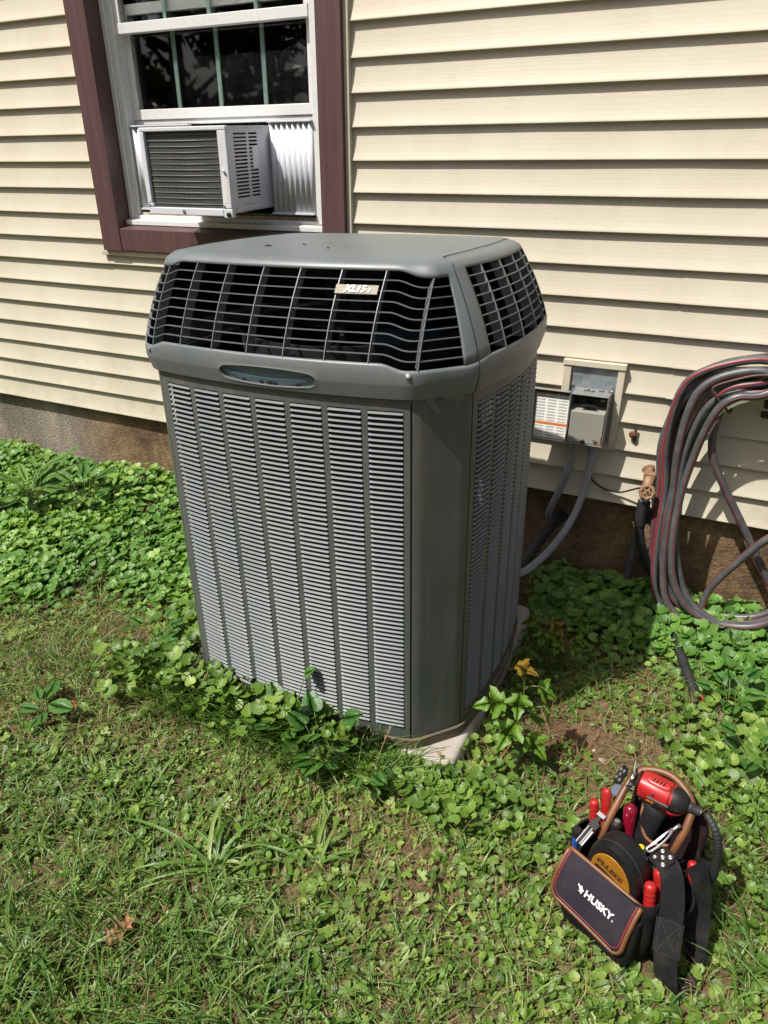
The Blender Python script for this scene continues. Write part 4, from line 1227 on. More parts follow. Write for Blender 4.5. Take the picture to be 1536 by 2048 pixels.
# posts and lip: cells between ledge and lip that are not open
NV = 8
open_rng = []
g1 = START['front'] - LEN['fl'] + 7, START['front'] + LEN['front'] + LEN['fr'] - 7
open_rng.append(g1)
open_rng.append((START['right'] + 9, START['right'] + LEN['right'] - 9))
open_rng.append((START['back'] - LEN['br'] + 7, START['back'] + LEN['back'] + LEN['bl'] - 7))
open_rng.append((START['left'] + 9, START['left'] + LEN['left'] - 9))
def is_open(i):
    for a, b in open_rng:
        for sh in (-NO, 0, NO):
            if a <= i + sh and i + sh + 2 <= b: return True
    return False
gr = [[H(i, 'g', j / NV) for i in idx] for j in range(NV + 1)]
b0 = len(hood.v)
for r in gr: hood.v += r
for j in range(NV):
    for k in range(n):
        if is_open(idx[k]): continue
        k2 = (k + 1) % n
        hood.f.append((b0 + j * n + k, b0 + j * n + k2, b0 + (j + 1) * n + k2, b0 + (j + 1) * n + k))
# rounded shoulder and slightly crowned top
def top_ring(off, z, dd): return [T(i, -off, z - drop(i) * dd) for i in idx]
tops = [gr[-1], top_ring(-0.0025, ZLIP + 0.005, 0.8), top_ring(-0.008, ZLIP + 0.0115, 0.45), top_ring(-0.018, ZLIP + 0.0165, 0.2), top_ring(-0.036, ZLIP + 0.0198, 0.0), top_ring(-0.06, ZTOP, 0)]
last = np.array(tops[-1])
for f, z, w in ((0.90, 0.0022, 8), (0.75, 0.0042, 16), (0.5, 0.0062, 24), (0.25, 0.0072, 30), (0.02, 0.0075, 30)):
    sr = smooth_ring(last[:, :2], w)
    tops.append([(p[0] * f, p[1] * f, ZTOP + z) for p in sr])
hood.loft(tops)
hood.f.append(tuple(range(len(hood.v) - n, len(hood.v))))
ho = hood.build('hood', M['hood'], AC, smooth='auto', fix=False)
bm = bmesh.new(); bm.from_mesh(ho.data)
bmesh.ops.remove_doubles(bm, verts=bm.verts, dist=0.0002)
bmesh.ops.recalc_face_normals(bm, faces=bm.faces)
bm.to_mesh(ho.data); bm.free()
ho.data.set_sharp_from_angle(angle=R(46))
sm = ho.modifiers.new('solid', 'SOLIDIFY'); sm.thickness = 0.003; sm.offset = -1
# plate at the back of the slot
m = MB()
pl = [bandpt(cxm + (x - cxm) * 1.0, lzc + (z - lzc) * 1.0, 0.0082) for x, z in lens]
m.add(pl, [tuple(range(len(pl)))])
pb = m.build('emblem_recess', M['blue_metal'], ho)
m = MB()
rr = []
for k in range(25):
    f = k / 24; x = cxm + (f * 2 - 1) * lw * 0.93
    zc = lzc + 0.006 - 0.012 * (1 - (f * 2 - 1) ** 2)
    rr.append([bandpt(x, zc, 0.0085), bandpt(x, zc, 0.0060), bandpt(x, zc - 0.0025, 0.0060), bandpt(x, lzc - 0.020 + 0.02 * abs(f * 2 - 1) ** 2.5, 0.0066)])
m.loft(rr, closed=False)
m.build('recess_tray', M['blue_metal'], ho, smooth='auto', fix=False)
for f in (0.2, 0.42, 0.52, 0.58, 0.84):
    m = MB(); x = cxm + (f * 2 - 1) * lw * 0.9
    c = Vector(bandpt(x, lzc - 0.0155, 0.0064)); m.box(c, (0.008 if f != 0.52 else 0.012, 0.003, 0.006))
    m.build('clip_hole', M['black_plastic'], ho)

# grille bars --------------------------------------------------------
def hbar(a, b, v, parent):
    ii = list(range(int(a) + int(a) % 2, int(b) + 1, 2))
    rings = []
    for i in ii:
        p0 = Vector(H(i, 'g', v)); zt = 0.0010
        q = Vector((NRM[i % NO][0], NRM[i % NO][1], 0))
        rings.append([p0 + Vector((0, 0, zt)) - q * 0.0005, p0 - q * 0.006 + Vector((0, 0, zt * 0.6)), p0 - q * 0.006 - Vector((0, 0, zt * 0.6)), p0 - Vector((0, 0, zt)) - q * 0.0005])
    m = MB(); m.loft(rings, closed=True, caps=True)
    m.build('grille_bar', M['hood'], parent, smooth='auto')
def vbar(f, parent):
    f = int(round(f))
    q = Vector((NRM[int(round(f)) % NO][0], NRM[int(round(f)) % NO][1], 0)); t = Vector((-q.y, q.x, 0))
    rings = []
    for j in range(NV + 1):
        p0 = Vector(H(f, 'g', j / NV))
        rings.append([p0 + t * 0.0009 + q * 0.0018, p0 + t * 0.0009 - q * 0.026, p0 - t * 0.0009 - q * 0.026, p0 - t * 0.0009 + q * 0.0018])
    m = MB(); m.loft(rings, closed=True, caps=True)
    m.build('grille_bar', M['hood'], parent, smooth='auto')
for gi, (a, b) in enumerate(open_rng):
    for k in range(8):
        hbar(a, b, (k + 0.85) / 8.75, ho)
    if gi in (0, 2):
        st = START['front' if gi == 0 else 'back']; ln = LEN['front']
        for k in range(8): vbar(st + 6 + (ln - 5) * k / 7, ho)
    else:
        st = START['right' if gi == 1 else 'left']; ln = LEN['right']
        for k in range(1, 5): vbar(st + ln * k / 5, ho)
# seams of the hood's side pieces
for s_ in (0, 1):
    ia = START['right'] if s_ == 0 else START['left']
    ib = (START['br'] if s_ == 0 else START['fl'])
    m = MB()
    for i in (ia, ib):
        path = [S(i, o + 0.0003, z) for o, z in PROF] + [tuple(Vector(H(i, 'g', j / NV)) + Vector((NRM[i % NO][0], NRM[i % NO][1], 0)) * 0.0003) for j in range(NV + 1)]
        path += [T(i, 0.008, ZLIP + 0.0118 - drop(i) * 0.45), T(i, 0.035, ZLIP + 0.0202)]
        m.tube(path, 0.0011, 5)
    pa = Vector(T(ia, 0.035, ZLIP + 0.0202)); pb2 = Vector(T(ib, 0.035, ZLIP + 0.0202))
    arc = []
    for k in range(21):
        f = k / 20
        p = pa.lerp(pb2, f); p.x += (0.018 if s_ == 0 else -0.018) * (4 * f * (1 - f)); p.z = ZLIP + 0.0202 + 0.0030 * math.sin(math.pi * f) ** 0.5
        arc.append(p)
    m.tube(arc, 0.0009, 5)
    m.build('hood_seam', M['seam'], ho)
# screws at the dips of the front ledge
for i in (START['fr'] - 3, START['front'] + 3):
    p = Vector(S(i, 0.021, ZLED - 0.010 - drop(i)))
    q = Vector((NRM[i % NO][0], NRM[i % NO][1], 0.5)).normalized()
    m = MB(); m.lathe([(0, -0.002), (0.006, -0.002), (0.006, 0.001), (0.0045, 0.003), (0, 0.0035)], p, q, 12)
    m.build('screw', M['screw'], ho, smooth='auto')
# badge clipped to the grille
i = START['front'] + 6 + (LEN['front'] - 5) * 5.45 / 7
c = Vector(H(i, 'g', 0.78)); ii = int(i)
q = Vector((NRM[ii][0], NRM[ii][1], 0)); t = Vector((-q.y, q.x, 0)); upv = (Vector(H(i, 'g', 1.0)) - Vector(H(i, 'g', 0.5))).normalized()
nrm = t.cross(upv).normalized()
BM = Matrix((( t.x, upv.x, nrm.x, 0), (t.y, upv.y, nrm.y, 0), (t.z, upv.z, nrm.z, 0), (0, 0, 0, 1)))
BM = Matrix.Translation(c + nrm * 0.0035) @ BM
m = MB(); m.box((0, 0, 0), (0.094, 0.0205, 0.003)); 
for k, v in enumerate(m.v): m.v[k] = tuple(BM @ Vector(v))
bd = m.build('badge', M['gold_badge'], ho, bevel=0.0008)
for nm, dx, dz, mt in (('letter_shadow', 0.0007, 0.0016, M['badge_shadow']), ('lettering', 0.0, 0.0026, M['badge_letter'])):
    text_obj(nm, 'XL15', 0.0205, mt, bd, BM @ Matrix.Translation((dx - 0.003, -dx, dz)), 0.0007, shear=0.28, bold=0.0006)
    text_obj(nm, 'i', 0.0125, mt, bd, BM @ Matrix.Translation((dx + 0.0285, -0.0018 - dx, dz)), 0.0007, shear=0.28, bold=0.0007)

# inside of the fan section
m = MB()
m.lathe([(0.29, 0.93), (0.30, 1.00), (0.292, 1.00), (0.282, 0.93)], (0, 0, 0), (0, 0, 1), 40)
m.build('fan_ring', M['dark_metal'], AC, smooth='auto')
m = MB()
m.lathe([(0.0, 1.125), (0.055, 1.125), (0.062, 1.115), (0.062, 1.02), (0.055, 1.005), (0.0, 1.0)], (0, 0, 0), (0, 0, 1), 24)
for k in range(12):
    a = 2 * math.pi * k / 12
    m.box((0.064 * math.cos(a), 0.064 * math.sin(a), 1.07), (0.006, 0.003, 0.08), Matrix.Rotation(a, 3, 'Z'))
m.build('fan_motor', M['dark_metal'], AC, smooth='auto')
m = MB()
for k in range(4):
    a = math.pi * k / 2 + 0.4
    m.tube([(0.06 * math.cos(a), 0.06 * math.sin(a), 1.09), (0.30 * math.cos(a), 0.30 * math.sin(a), 1.02)], 0.006, 6)
m.build('motor_bracket', M['dark_metal'], AC)
for k in range(3):
    m = MB(); rings = []
    a0 = 2 * math.pi * k / 3 + 0.5
    for j in range(7):
        r = 0.05 + 0.215 * j / 6
        w = 0.35 + 0.25 * math.sin(math.pi * j / 6)
        rings.append([(r * math.cos(a0 + w * (u - 0.5)), r * math.sin(a0 + w * (u - 0.5)), 0.955 + 0.045 * (u - 0.5) * (1 - 0.3 * j / 6)) for u in (0, 0.25, 0.5, 0.75, 1.0)])
    m.loft(rings, closed=False)
    m.build('fan_blade', M['blue_metal'], AC, smooth=True, solid=0.003, fix=False)
m = MB()
m.lathe([(0.0, 1.12), (0.10, 1.125), (0.20, 1.140), (0.27, 1.168), (0.27, 1.174), (0.0, 1.176)], (0, 0, 0), (0, 0, 1), 32)
m.build('top_blocker', M['dark_metal'], AC, smooth='auto')  # dark cone added to block the view through the hood
# dark sheets added behind the rear and far grille to keep the inside dark
m = MB()
def blocker_pt(i, v):
    a_ = Vector(H(i, 'g', v)); q = Vector((NRM[i % NO][0], NRM[i % NO][1], 0)); return a_ - q * 0.034
for (a, b) in ((START['right'] + 96, START['right'] + 118), (START['right'] + 122, START['br'] - 4), (START['br'] - 2, START['fl'] + 4)):
    m.loft([[blocker_pt(i, v) for i in range(a, b, 3)] for v in (-0.1, 0.35, 0.7, 1.0)], closed=False)
m.build('view_blocker', M['dark_metal'], AC, smooth='auto', fix=False)
# debris lying on the fan deck and the top
for k, (x, y, s_) in enumerate(((-0.12, -0.19, 0.011), (-0.05, -0.14, 0.006), (0.05, -0.2, 0.004))):
    m = MB(); m.add([(x - s_, y, ZTOP + 0.006), (x, y - s_ * 0.5, ZTOP + 0.009), (x + s_, y + s_ * 0.3, ZTOP + 0.007), (x, y + s_ * 0.6, ZTOP + 0.008)], [(0, 1, 2, 3)])
    o = m.build('twig_bit', M['iron'], ho, solid=0.0008)

# ================================================================== PAD
pad = empty('equipment_pad', (-0.875, -0.775, 0.0), 'pale grey plastic equipment pad under the condenser, edged with ground ivy', 'pad')
PO = (-0.875, -0.775, 0.0)
m = MB()
def rrect(x0, x1, y0, y1, r, z):
    out = []
    for cx, cy, a0 in ((x1 - r, y0 + r, -90), (x1 - r, y1 - r, 0), (x0 + r, y1 - r, 90), (x0 + r, y0 + r, 180)):
        for k in range(6):
            a = R(a0 + 90 * k / 5); out.append((cx + r * math.cos(a), cy + r * math.sin(a), z))
    return out
px0, px1, py0, py1 = -1.30, -0.422, -1.172, -0.36
m.loft([rrect(px0 - 0.012, px1 + 0.014, py0 - 0.014, py1 + 0.012, 0.045, -0.05), rrect(px0 - 0.004, px1 + 0.006, py0 - 0.006, py1 + 0.005, 0.035, 0.052), rrect(px0, px1, py0, py1, 0.03, 0.0585), rrect(px0 + 0.008, px1 - 0.008, py0 + 0.008, py1 - 0.008, 0.024, 0.0605)], caps=True)
m.build('pad_slab', M['pad'], pad, smooth='auto', origin=PO)
# broken second block showing in front of the corner
m = MB()
Mx = Matrix.Translation((-0.515, -1.235, 0.012)) @ Matrix.Rotation(R(-9), 4, 'Z')
m.loft([[Mx @ Vector(p) for p in rrect(-0.055, 0.055, -0.03, 0.03, 0.01, z)] for z in (-0.04, 0.022, 0.028)], caps=True)
blk2 = m.build('concrete_block', M['pad'], None, smooth='auto')
tag(blk2, 'small pale concrete block half hidden by leaves in front of the pad corner', 'block')

# ================================================================== GROUND
def gh(x, y):
    """height of the ground"""
    z = 0.014 * mnoise.noise(Vector((x * 1.3, y * 1.3, 3.0))) + 0.006 * mnoise.noise(Vector((x * 5, y * 5, 8.0)))
    z += 0.0035 * mnoise.noise(Vector((x * 17, y * 17, 1.0)))
    return z
xs = np.concatenate([np.linspace(-70, -6, 14), np.linspace(-5, 1.6, 190), np.linspace(2.5, 70, 14)])
ys = np.concatenate([np.linspace(-70, -4, 14), np.linspace(-3.2, 0.06, 110), np.linspace(0.8, 70, 10)])
gv = [(x, y, gh(x, y) if (-5.2 < x < 1.8 and -3.4 < y < 0.1) else 0.0) for y in ys for x in xs]
nxg = len(xs)
gf = [(j * nxg + i, j * nxg + i + 1, (j + 1) * nxg + i + 1, (j + 1) * nxg + i) for j in range(len(ys) - 1) for i in range(nxg - 1)]
m = MB(); m.v = gv; m.f = gf
ground = m.build('ground', M['soil'], None, smooth=True, fix=False)
tag(ground, 'bare brown soil of the yard showing between weeds', 'ground', kind='structure')

# ------------------------------------------------------------------ scatter helpers
def scatter(name, template_v, template_f, pos, M3, tint, material, label=None, cat=None, kind='stuff', parent=None, smooth=True):
    """many transformed copies of a small template joined to one mesh; tint is one value per copy"""
    tv = np.asarray(template_v, float); n = len(pos)
    V = np.einsum('nij,kj->nki', M3, tv) + np.asarray(pos)[:, None, :]
    k = len(tv)
    sizes = [len(f) for f in template_f]
    fl = np.concatenate([np.asarray(f) for f in template_f])
    loops = (fl[None, :] + (np.arange(n) * k)[:, None]).ravel()
    starts0 = np.concatenate([[0], np.cumsum(sizes)[:-1]])
    L = sum(sizes)
    starts = (starts0[None, :] + (np.arange(n) * L)[:, None]).ravel()
    me = bpy.data.meshes.new(name)
    me.vertices.add(n * k); me.vertices.foreach_set('co', V.astype(np.float32).ravel())
    me.loops.add(n * L); me.loops.foreach_set('vertex_index', loops.astype(np.int32))
    me.polygons.add(n * len(sizes)); me.polygons.foreach_set('loop_start', starts.astype(np.int32))
    me.polygons.foreach_set('use_smooth', np.full(n * len(sizes), smooth))
    at = me.attributes.new('tint', 'FLOAT', 'POINT')
    at.data.foreach_set('value', np.repeat(np.clip(tint, 0, 1), k).astype(np.float32))
    me.update(calc_edges=True)
    me.materials.append(material)
    o = bpy.data.objects.new(name, me); link(o, parent)
    if kind: o['kind'] = kind
    if label: tag(o, label, cat)
    return o

def basis(nrm, yaw, sc, uneven=False):
    """rotation matrices with local z along nrm, spun by yaw, scaled"""
    n = nrm / np.linalg.norm(nrm, axis=1)[:, None]
    ref = np.stack([np.cos(yaw), np.sin(yaw), np.zeros_like(yaw)], 1)
    x = ref - n * np.sum(ref * n, 1)[:, None]; x /= np.linalg.norm(x, axis=1)[:, None]
    y = np.cross(n, x)
    B = np.stack([x, y, n], 2)
    if uneven: B[:, :, 0] *= rng.uniform(0.72, 1.22, len(n))[:, None]; B[:, :, 2] *= rng.uniform(0.3, 2.6, len(n))[:, None]
    return B * np.asarray(sc).reshape(-1, 1, 1)

def ivy_template(lobes=7, cup=0.16, notch=True):
    """kidney leaf with scalloped rim; the stalk joins at the notch"""
    v = [(0.0, 0.0, -0.05)]
    n = lobes * 2 + 3
    ring = []
    for i in range(n):
        a = R(-148 + 296 * i / (n - 1)) + R(90)
        r = 0.92 + (0.085 if i % 2 else -0.03)
        if i in (0, n - 1): r = 0.62
        x, y = r * math.cos(a) * 0.56, r * math.sin(a) * 0.50 + 0.12
        z = cup * (x * x + (y - 0.1) ** 2) * 1.6 + (0.025 if i % 2 else -0.02)
        ring.append((x, y, z))
    mid = [(p[0] * 0.55, p[1] * 0.55, p[2] * 0.22 - 0.035 + (0.022 if i % 2 else 0)) for i, p in enumerate(ring)]
    v += mid + ring
    f = []
    for i in range(n - 1):
        f.append((0, 1 + i, 2 + i))
        f.append((1 + i, 1 + n + i, 2 + n + i, 2 + i))
    return v, f
def small_leaf_template():
    v = [(0, 0, 0)]; n = 9
    for i in range(n):
        a = R(-140 + 280 * i / (n - 1)) + R(90)
        r = 0.5 + (0.05 if i % 2 else -0.03)
        if i in (0, n - 1): r = 0.34
        v.append((r * math.cos(a), r * math.sin(a) + 0.1, 0.10 * (0.5 if i % 2 else 1.0)))
    return v, [(0, i, i + 1) for i in range(1, n)]
def lobed_template():
    """three toothed lobes, like a small buttercup leaf"""
    prof = [(-115, 0.30), (-95, 0.52), (-78, 0.46), (-60, 0.56), (-42, 0.24), (-26, 0.50), (-10, 0.52), (0, 0.62), (10, 0.52), (26, 0.50), (42, 0.24), (60, 0.56), (78, 0.46), (95, 0.52), (115, 0.30)]
    v = [(0, 0, 0)]
    for i, (a, r) in enumerate(prof):
        t = R(a + 90); v.append((r * math.cos(t), r * math.sin(t) + 0.08, 0.13 * r * (1 if i % 2 else 0.2)))
    return v, [(0, i, i + 1) for i in range(1, len(prof))]
def pointed_template():
    """narrow pointed leaf folded along its rib"""
    v = [(0, 0, 0), (0, 0.33, -0.02), (0, 0.68, -0.05), (0, 1.0, -0.16), (0.15, 0.15, 0.04), (0.23, 0.42, 0.07), (0.15, 0.74, 0.02), (-0.15, 0.15, 0.04), (-0.23, 0.42, 0.07), (-0.15, 0.74, 0.02)]
    f = [(0, 4, 5, 1), (1, 5, 6, 2), (2, 6, 3), (0, 1, 8, 7), (1, 2, 9, 8), (2, 3, 9)]
    return v, f
def blade_template(nseg=5, curl=0.8, w=0.5):
    v = []; f = []; y = z = 0.0
    for i in range(nseg + 1):
        t = i / nseg
        ww = w * (1 - t ** 1.8) * (0.7 + 0.3 * min(1, t * 4))
        if i == nseg: ww = 0.02 * w
        v += [(-ww, y, z), (0, y + 0.006, z - 0.006), (ww, y, z)]
        a = curl * (t + 0.5 / nseg) * 1.25
        y += math.sin(a) / nseg; z += math.cos(a) / nseg
    for i in range(nseg):
        b = 3 * i
        f += [(b, b + 1, b + 4, b + 3), (b + 1, b + 2, b + 5, b + 4)]
    return v, f

def in_unit(x, y, g=0.0):
    """inside the pad under the condenser"""
    return (x > -1.335 - g) & (x < -0.40 + g) & (y > -1.175 - g) & (y < -0.34 + g)
def in_bag(x, y):
    bx, by = BAGM(x, y)
    return (bx > 0.0) & (bx < 0.20) & (by > 0.0) & (by < 0.25)
BFL = np.array([-0.0769, -1.3884]); BU = np.array([0.9129, -0.4081]); BV = np.array([0.4081, 0.9129])
def BAGM(x, y):
    dx, dy = x - BFL[0], y - BFL[1]
    return dx * BU[0] + dy * BU[1], dx * BV[0] + dy * BV[1]
def field(x, y, s, off):
    return np.array([mnoise.noise(Vector((a * s, b * s, off))) for a, b in zip(x, y)])
def smooth01(x, a, b):
    t = np.clip((x - a) / (b - a), 0, 1); return t * t * (3 - 2 * t)
def dense_cover(x, y):
    """1 where the big-leaved ivy grows thick, 0 on the mown lawn"""
    left = smooth01(y, -1.02, -0.72) * smooth01(-x, 1.20, 1.36)
    left2 = smooth01(y, -1.20, -0.98) * smooth01(-x, 1.85, 2.15)
    left = np.maximum(left, left2)
    right = smooth01(y, -0.50, -0.30) * smooth01(x, -0.50, -0.36)
    right2 = smooth01(y, -0.66, -0.52) * smooth01(x, 0.10, 0.22)
    return np.maximum(np.maximum(left, right), right2)
def bare(x, y):
    """1 on the bare soil patches"""
    d = np.minimum(1.0, 1.15 * np.exp(-(((x + 0.08) / 0.24) ** 2 + ((y + 0.86) / 0.13) ** 2) * 1.2))
    d = np.maximum(d, np.exp(-(((x - 0.03) / 0.10) ** 2 + ((y + 0.95) / 0.10) ** 2)))
    d = np.maximum(d, 0.85 * np.exp(-(((x + 0.55) / 0.10) ** 2 + ((y + 1.88) / 0.06) ** 2)))
    d = np.maximum(d, 0.8 * np.exp(-(((x + 1.17) / 0.10) ** 2 + ((y + 1.86) / 0.07) ** 2)))
    d = np.maximum(d, 0.7 * np.exp(-(((x + 0.37) / 0.09) ** 2 + ((y + 1.49) / 0.05) ** 2)))
    return d
def heights(x, y): return np.array([gh(a, b) for a, b in zip(x, y)])
def leaf_normals(n, tilt, lean=(-0.12, -0.18)):
    t = np.abs(rng.normal(0, tilt, n)); a = rng.uniform(0, 2 * np.pi, n)
    return np.stack([np.sin(t) * np.cos(a) + lean[0], np.sin(t) * np.sin(a) + lean[1], np.cos(t)], 1)

X0, X1, Y0, Y1 = -4.3, 0.95, -2.55, 0.0

# ------------------------------------------------------------------ thick ground ivy along the wall
N = 38000
x = rng.uniform(X0, X1, N); y = rng.uniform(-1.3, -0.015, N)
dc = dense_cover(x, y)
vary = field(x, y, 2.2, 4.0)
keep = (rng.uniform(0, 1, N) < dc * 0.62 * (0.9 + 0.5 * vary)) & ~in_unit(x, y, -0.01)
x, y, dc, vary = x[keep], y[keep], dc[keep], vary[keep]
n = len(x)
mound = 0.045 + 0.05 * np.exp(-((x + 1.95) / 0.6) ** 2) * smooth01(y, -0.7, -0.1) + 0.03 * smooth01(y, -0.5, -0.05) + 0.02 * vary
canopy = np.clip(mound, 0.02, 0.2) * dc
h = canopy * np.sqrt(rng.uniform(0.12, 1.0, n)) + 0.008
size = (0.018 + 0.036 * rng.beta(1.6, 1.4, n)) * (0.75 + 0.3 * dc) * np.where(x > -0.5, 1.08, 0.98)
pos = np.stack([x, y, heights(x, y) + h], 1)
iv, ifc = ivy_template()
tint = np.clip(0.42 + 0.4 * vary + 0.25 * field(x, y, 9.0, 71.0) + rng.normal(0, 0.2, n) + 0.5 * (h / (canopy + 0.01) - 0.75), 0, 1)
pick = rng.integers(0, 3, n)
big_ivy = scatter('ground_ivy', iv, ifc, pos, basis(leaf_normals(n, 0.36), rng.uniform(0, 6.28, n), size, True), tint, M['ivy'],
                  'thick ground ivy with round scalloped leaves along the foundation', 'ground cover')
# their stalks
ns = int(n * 0.5)
sv = []
st_v, st_f = blade_template(3, 0.5, 0.018)
sel = rng.permutation(n)[:ns]
M3 = basis(leaf_normals(ns, 0.3, (0, 0)), rng.uniform(0, 6.28, ns), np.ones(ns)); M3[:, :, 0] *= 0.06; M3[:, :, 1] *= 0.05; M3[:, :, 2] *= (h[sel] + 0.01)[:, None]
sp_ = pos[sel].copy(); sp_[:, 2] -= h[sel]
scatter('leaf_stalks', st_v, st_f, sp_, M3, rng.uniform(0.2, 0.6, ns), M['grass'], kind='stuff', parent=big_ivy)

# ------------------------------------------------------------------ small-leaved creeping weeds in the lawn
def lawn_density(x, y):
    v = field(x, y, 3.0, 11.0); w = field(x, y, 8.0, 2.0)
    strawy = np.exp(-(((x + 1.62) / 0.34) ** 2 + ((y + 1.16) / 0.22) ** 2))
    return np.clip(0.60 + 0.75 * v + 0.5 * w, 0.06, 1.0) * (1 - 0.97 * bare(x, y)) * (1 - 0.75 * strawy) * (1 - 0.8 * dense_cover(x, y)), v
N = 52000
x = rng.uniform(X0, X1, N); y = rng.uniform(Y0, Y1, N)
near = np.exp(-((np.hypot(x + 0.45, y + 1.45)) / 1.6) ** 2)
ld, v = lawn_density(x, y)
keep = (rng.uniform(0, 1, N) < ld * (0.35 + 0.65 * near)) & ~in_unit(x, y, -0.015) & ~in_bag(x, y)
x, y, v = x[keep], y[keep], v[keep]; n = len(x)
h = rng.uniform(0.003, 0.018, n)
size = rng.uniform(0.011, 0.033, n) * (1 + 0.25 * v)
pos = np.stack([x, y, heights(x, y) + h], 1)
tint = np.clip(0.50 + 0.5 * field(x, y, 2.0, 30.0) + 0.2 * field(x, y, 7.0, 33.0) + rng.normal(0, 0.24, n), 0, 1)
kind_ = np.clip((rng.uniform(0, 1, n) * 0.55 + 0.45 * (0.5 + 0.9 * field(x, y, 1.6, 61.0))), 0, 0.999)
kinds = (('lawn_weeds', ivy_template(), 0.0, 0.34, 1.0), ('small_leaves', small_leaf_template(), 0.34, 0.50, 0.8), ('lobed_leaves', lobed_template(), 0.50, 0.72, 1.25), ('pointed_leaves', pointed_template(), 0.72, 1.0, 1.15))
lawn = None
for nm, (tv_, tf_), lo, hi, sc_ in kinds:
    A = (kind_ >= lo) & (kind_ < hi); q_ = int(A.sum())
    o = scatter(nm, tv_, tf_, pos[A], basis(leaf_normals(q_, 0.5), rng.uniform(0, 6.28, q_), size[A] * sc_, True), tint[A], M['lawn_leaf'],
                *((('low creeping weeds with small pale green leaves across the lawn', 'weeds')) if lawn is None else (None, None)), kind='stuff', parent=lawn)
    if lawn is None: lawn = o

N = 60000
x = rng.uniform(-3.2, 0.75, N); y = rng.uniform(-2.3, -0.4, N)
k = (rng.uniform(0, 1, N) < 0.42 * (1 - bare(x, y)) * (1 - 0.6 * np.exp(-(((x + 1.62) / 0.34) ** 2 + ((y + 1.16) / 0.22) ** 2)))) & ~in_unit(x, y, -0.015) & ~in_bag(x, y)
x, y = x[k], y[k]; n = len(x)
scatter('low_leaves', *lobed_template(), np.stack([x, y, heights(x, y) + rng.uniform(0.001, 0.007, n)], 1), basis(leaf_normals(n, 0.45), rng.uniform(0, 6.28, n), rng.uniform(0.008, 0.020, n), True), np.clip(rng.normal(0.30, 0.2, n), 0, 1), M['lawn_leaf'], kind='stuff', parent=lawn)
# medium ivy leaves round the pad and in front of the condenser, near the bag and on the right
def patch_leaves(cx, cy, rx, ry, cnt, smin, smax, hmax, mt='lawn_leaf', tb=0.4):
    a = rng.normal(0, 0.5, (cnt, 2)); xx = cx + a[:, 0] * rx; yy = cy + a[:, 1] * ry
    k = ~in_unit(xx, yy, -0.02) & ~in_bag(xx, yy) & (yy < -0.02)
    xx, yy = xx[k], yy[k]; nn_ = len(xx)
    hh = np.minimum(rng.uniform(0.01, hmax, nn_), np.where(xx > -0.66, 0.055, 0.15))
    return np.stack([xx, yy, heights(xx, yy) + hh], 1), rng.uniform(smin, smax, nn_), np.clip(tb + rng.normal(0, 0.2, nn_), 0, 1)
pp, ss, tt = [], [], []
for args in ((-0.85, -1.245, 0.42, 0.07, 330, 0.020, 0.044, 0.16), (-1.15, -1.215, 0.36, 0.08, 330, 0.020, 0.046, 0.16), (-1.40, -1.02, 0.13, 0.32, 330, 0.03, 0.048, 0.11), (-0.38, -1.17, 0.14, 0.10, 130, 0.022, 0.038, 0.055), (-0.62, -1.22, 0.16, 0.07, 150, 0.022, 0.040, 0.075),
             (-0.42, -1.26, 0.25, 0.08, 170, 0.022, 0.040, 0.06), (-0.36, -0.80, 0.06, 0.35, 110, 0.016, 0.034, 0.06), (0.32, -0.75, 0.25, 0.30, 420, 0.022, 0.042, 0.06), (0.40, -1.15, 0.25, 0.40, 380, 0.015, 0.030, 0.045),
             (-0.15, -1.52, 0.22, 0.14, 150, 0.014, 0.026, 0.022), (0.05, -1.62, 0.35, 0.12, 170, 0.014, 0.024, 0.022), (-0.20, -1.32, 0.16, 0.16, 200, 0.015, 0.027, 0.03), (-0.75, -1.50, 0.30, 0.20, 120, 0.02, 0.034, 0.02),
             (-1.25, -1.58, 0.40, 0.18, 150, 0.02, 0.034, 0.02)):
    a, b, c = patch_leaves(*args); pp.append(a); ss.append(b); tt.append(c)
pos = np.concatenate(pp); size = np.concatenate(ss); tint = np.concatenate(tt); n = len(pos)
scatter('scalloped_leaves', iv, ifc, pos, basis(leaf_normals(n, 0.42), rng.uniform(0, 6.28, n), size, True), tint, M['lawn_leaf'], kind='stuff', parent=lawn)

# ------------------------------------------------------------------ grass
def grass_field(name, N, dens, lmin, lmax, width, curl, tb, lean=0.5, parent=None, label=None, cat=None, material='grass', zoff=0.0, region=None):
    x0, x1, y0, y1 = region or (X0, X1, Y0, Y1)
    x = rng.uniform(x0, x1, N); y = rng.uniform(y0, y1, N)
    k = (rng.uniform(0, 1, N) < dens(x, y)) & ~in_unit(x, y, 0.0) & ~in_bag(x, y)
    x, y = x[k], y[k]; n = len(x)
    yaw = rng.uniform(0, 6.28, n)
    tilt_ = np.abs(rng.normal(0, lean, n))
    nr = np.stack([np.sin(tilt_) * np.cos(yaw), np.sin(tilt_) * np.sin(yaw), np.cos(tilt_)], 1)
    L = rng.uniform(lmin, lmax, n)
    B = basis(nr, yaw - np.pi / 2, np.ones(n))
    B[:, :, 0] *= (width * rng.uniform(0.6, 1.3, n))[:, None]; B[:, :, 1] *= L[:, None]; B[:, :, 2] *= L[:, None]
    pos = np.stack([x, y, heights(x, y) + zoff], 1)
    tint = np.clip(tb + rng.normal(0, 0.2, n) + 0.2 * field(x, y, 2.5, 19.0), 0, 1)
    tv, tf = blade_template(4, curl, 1.0)
    return scatter(name, tv, tf, pos, B, tint, M[material], label, cat, 'stuff', parent)
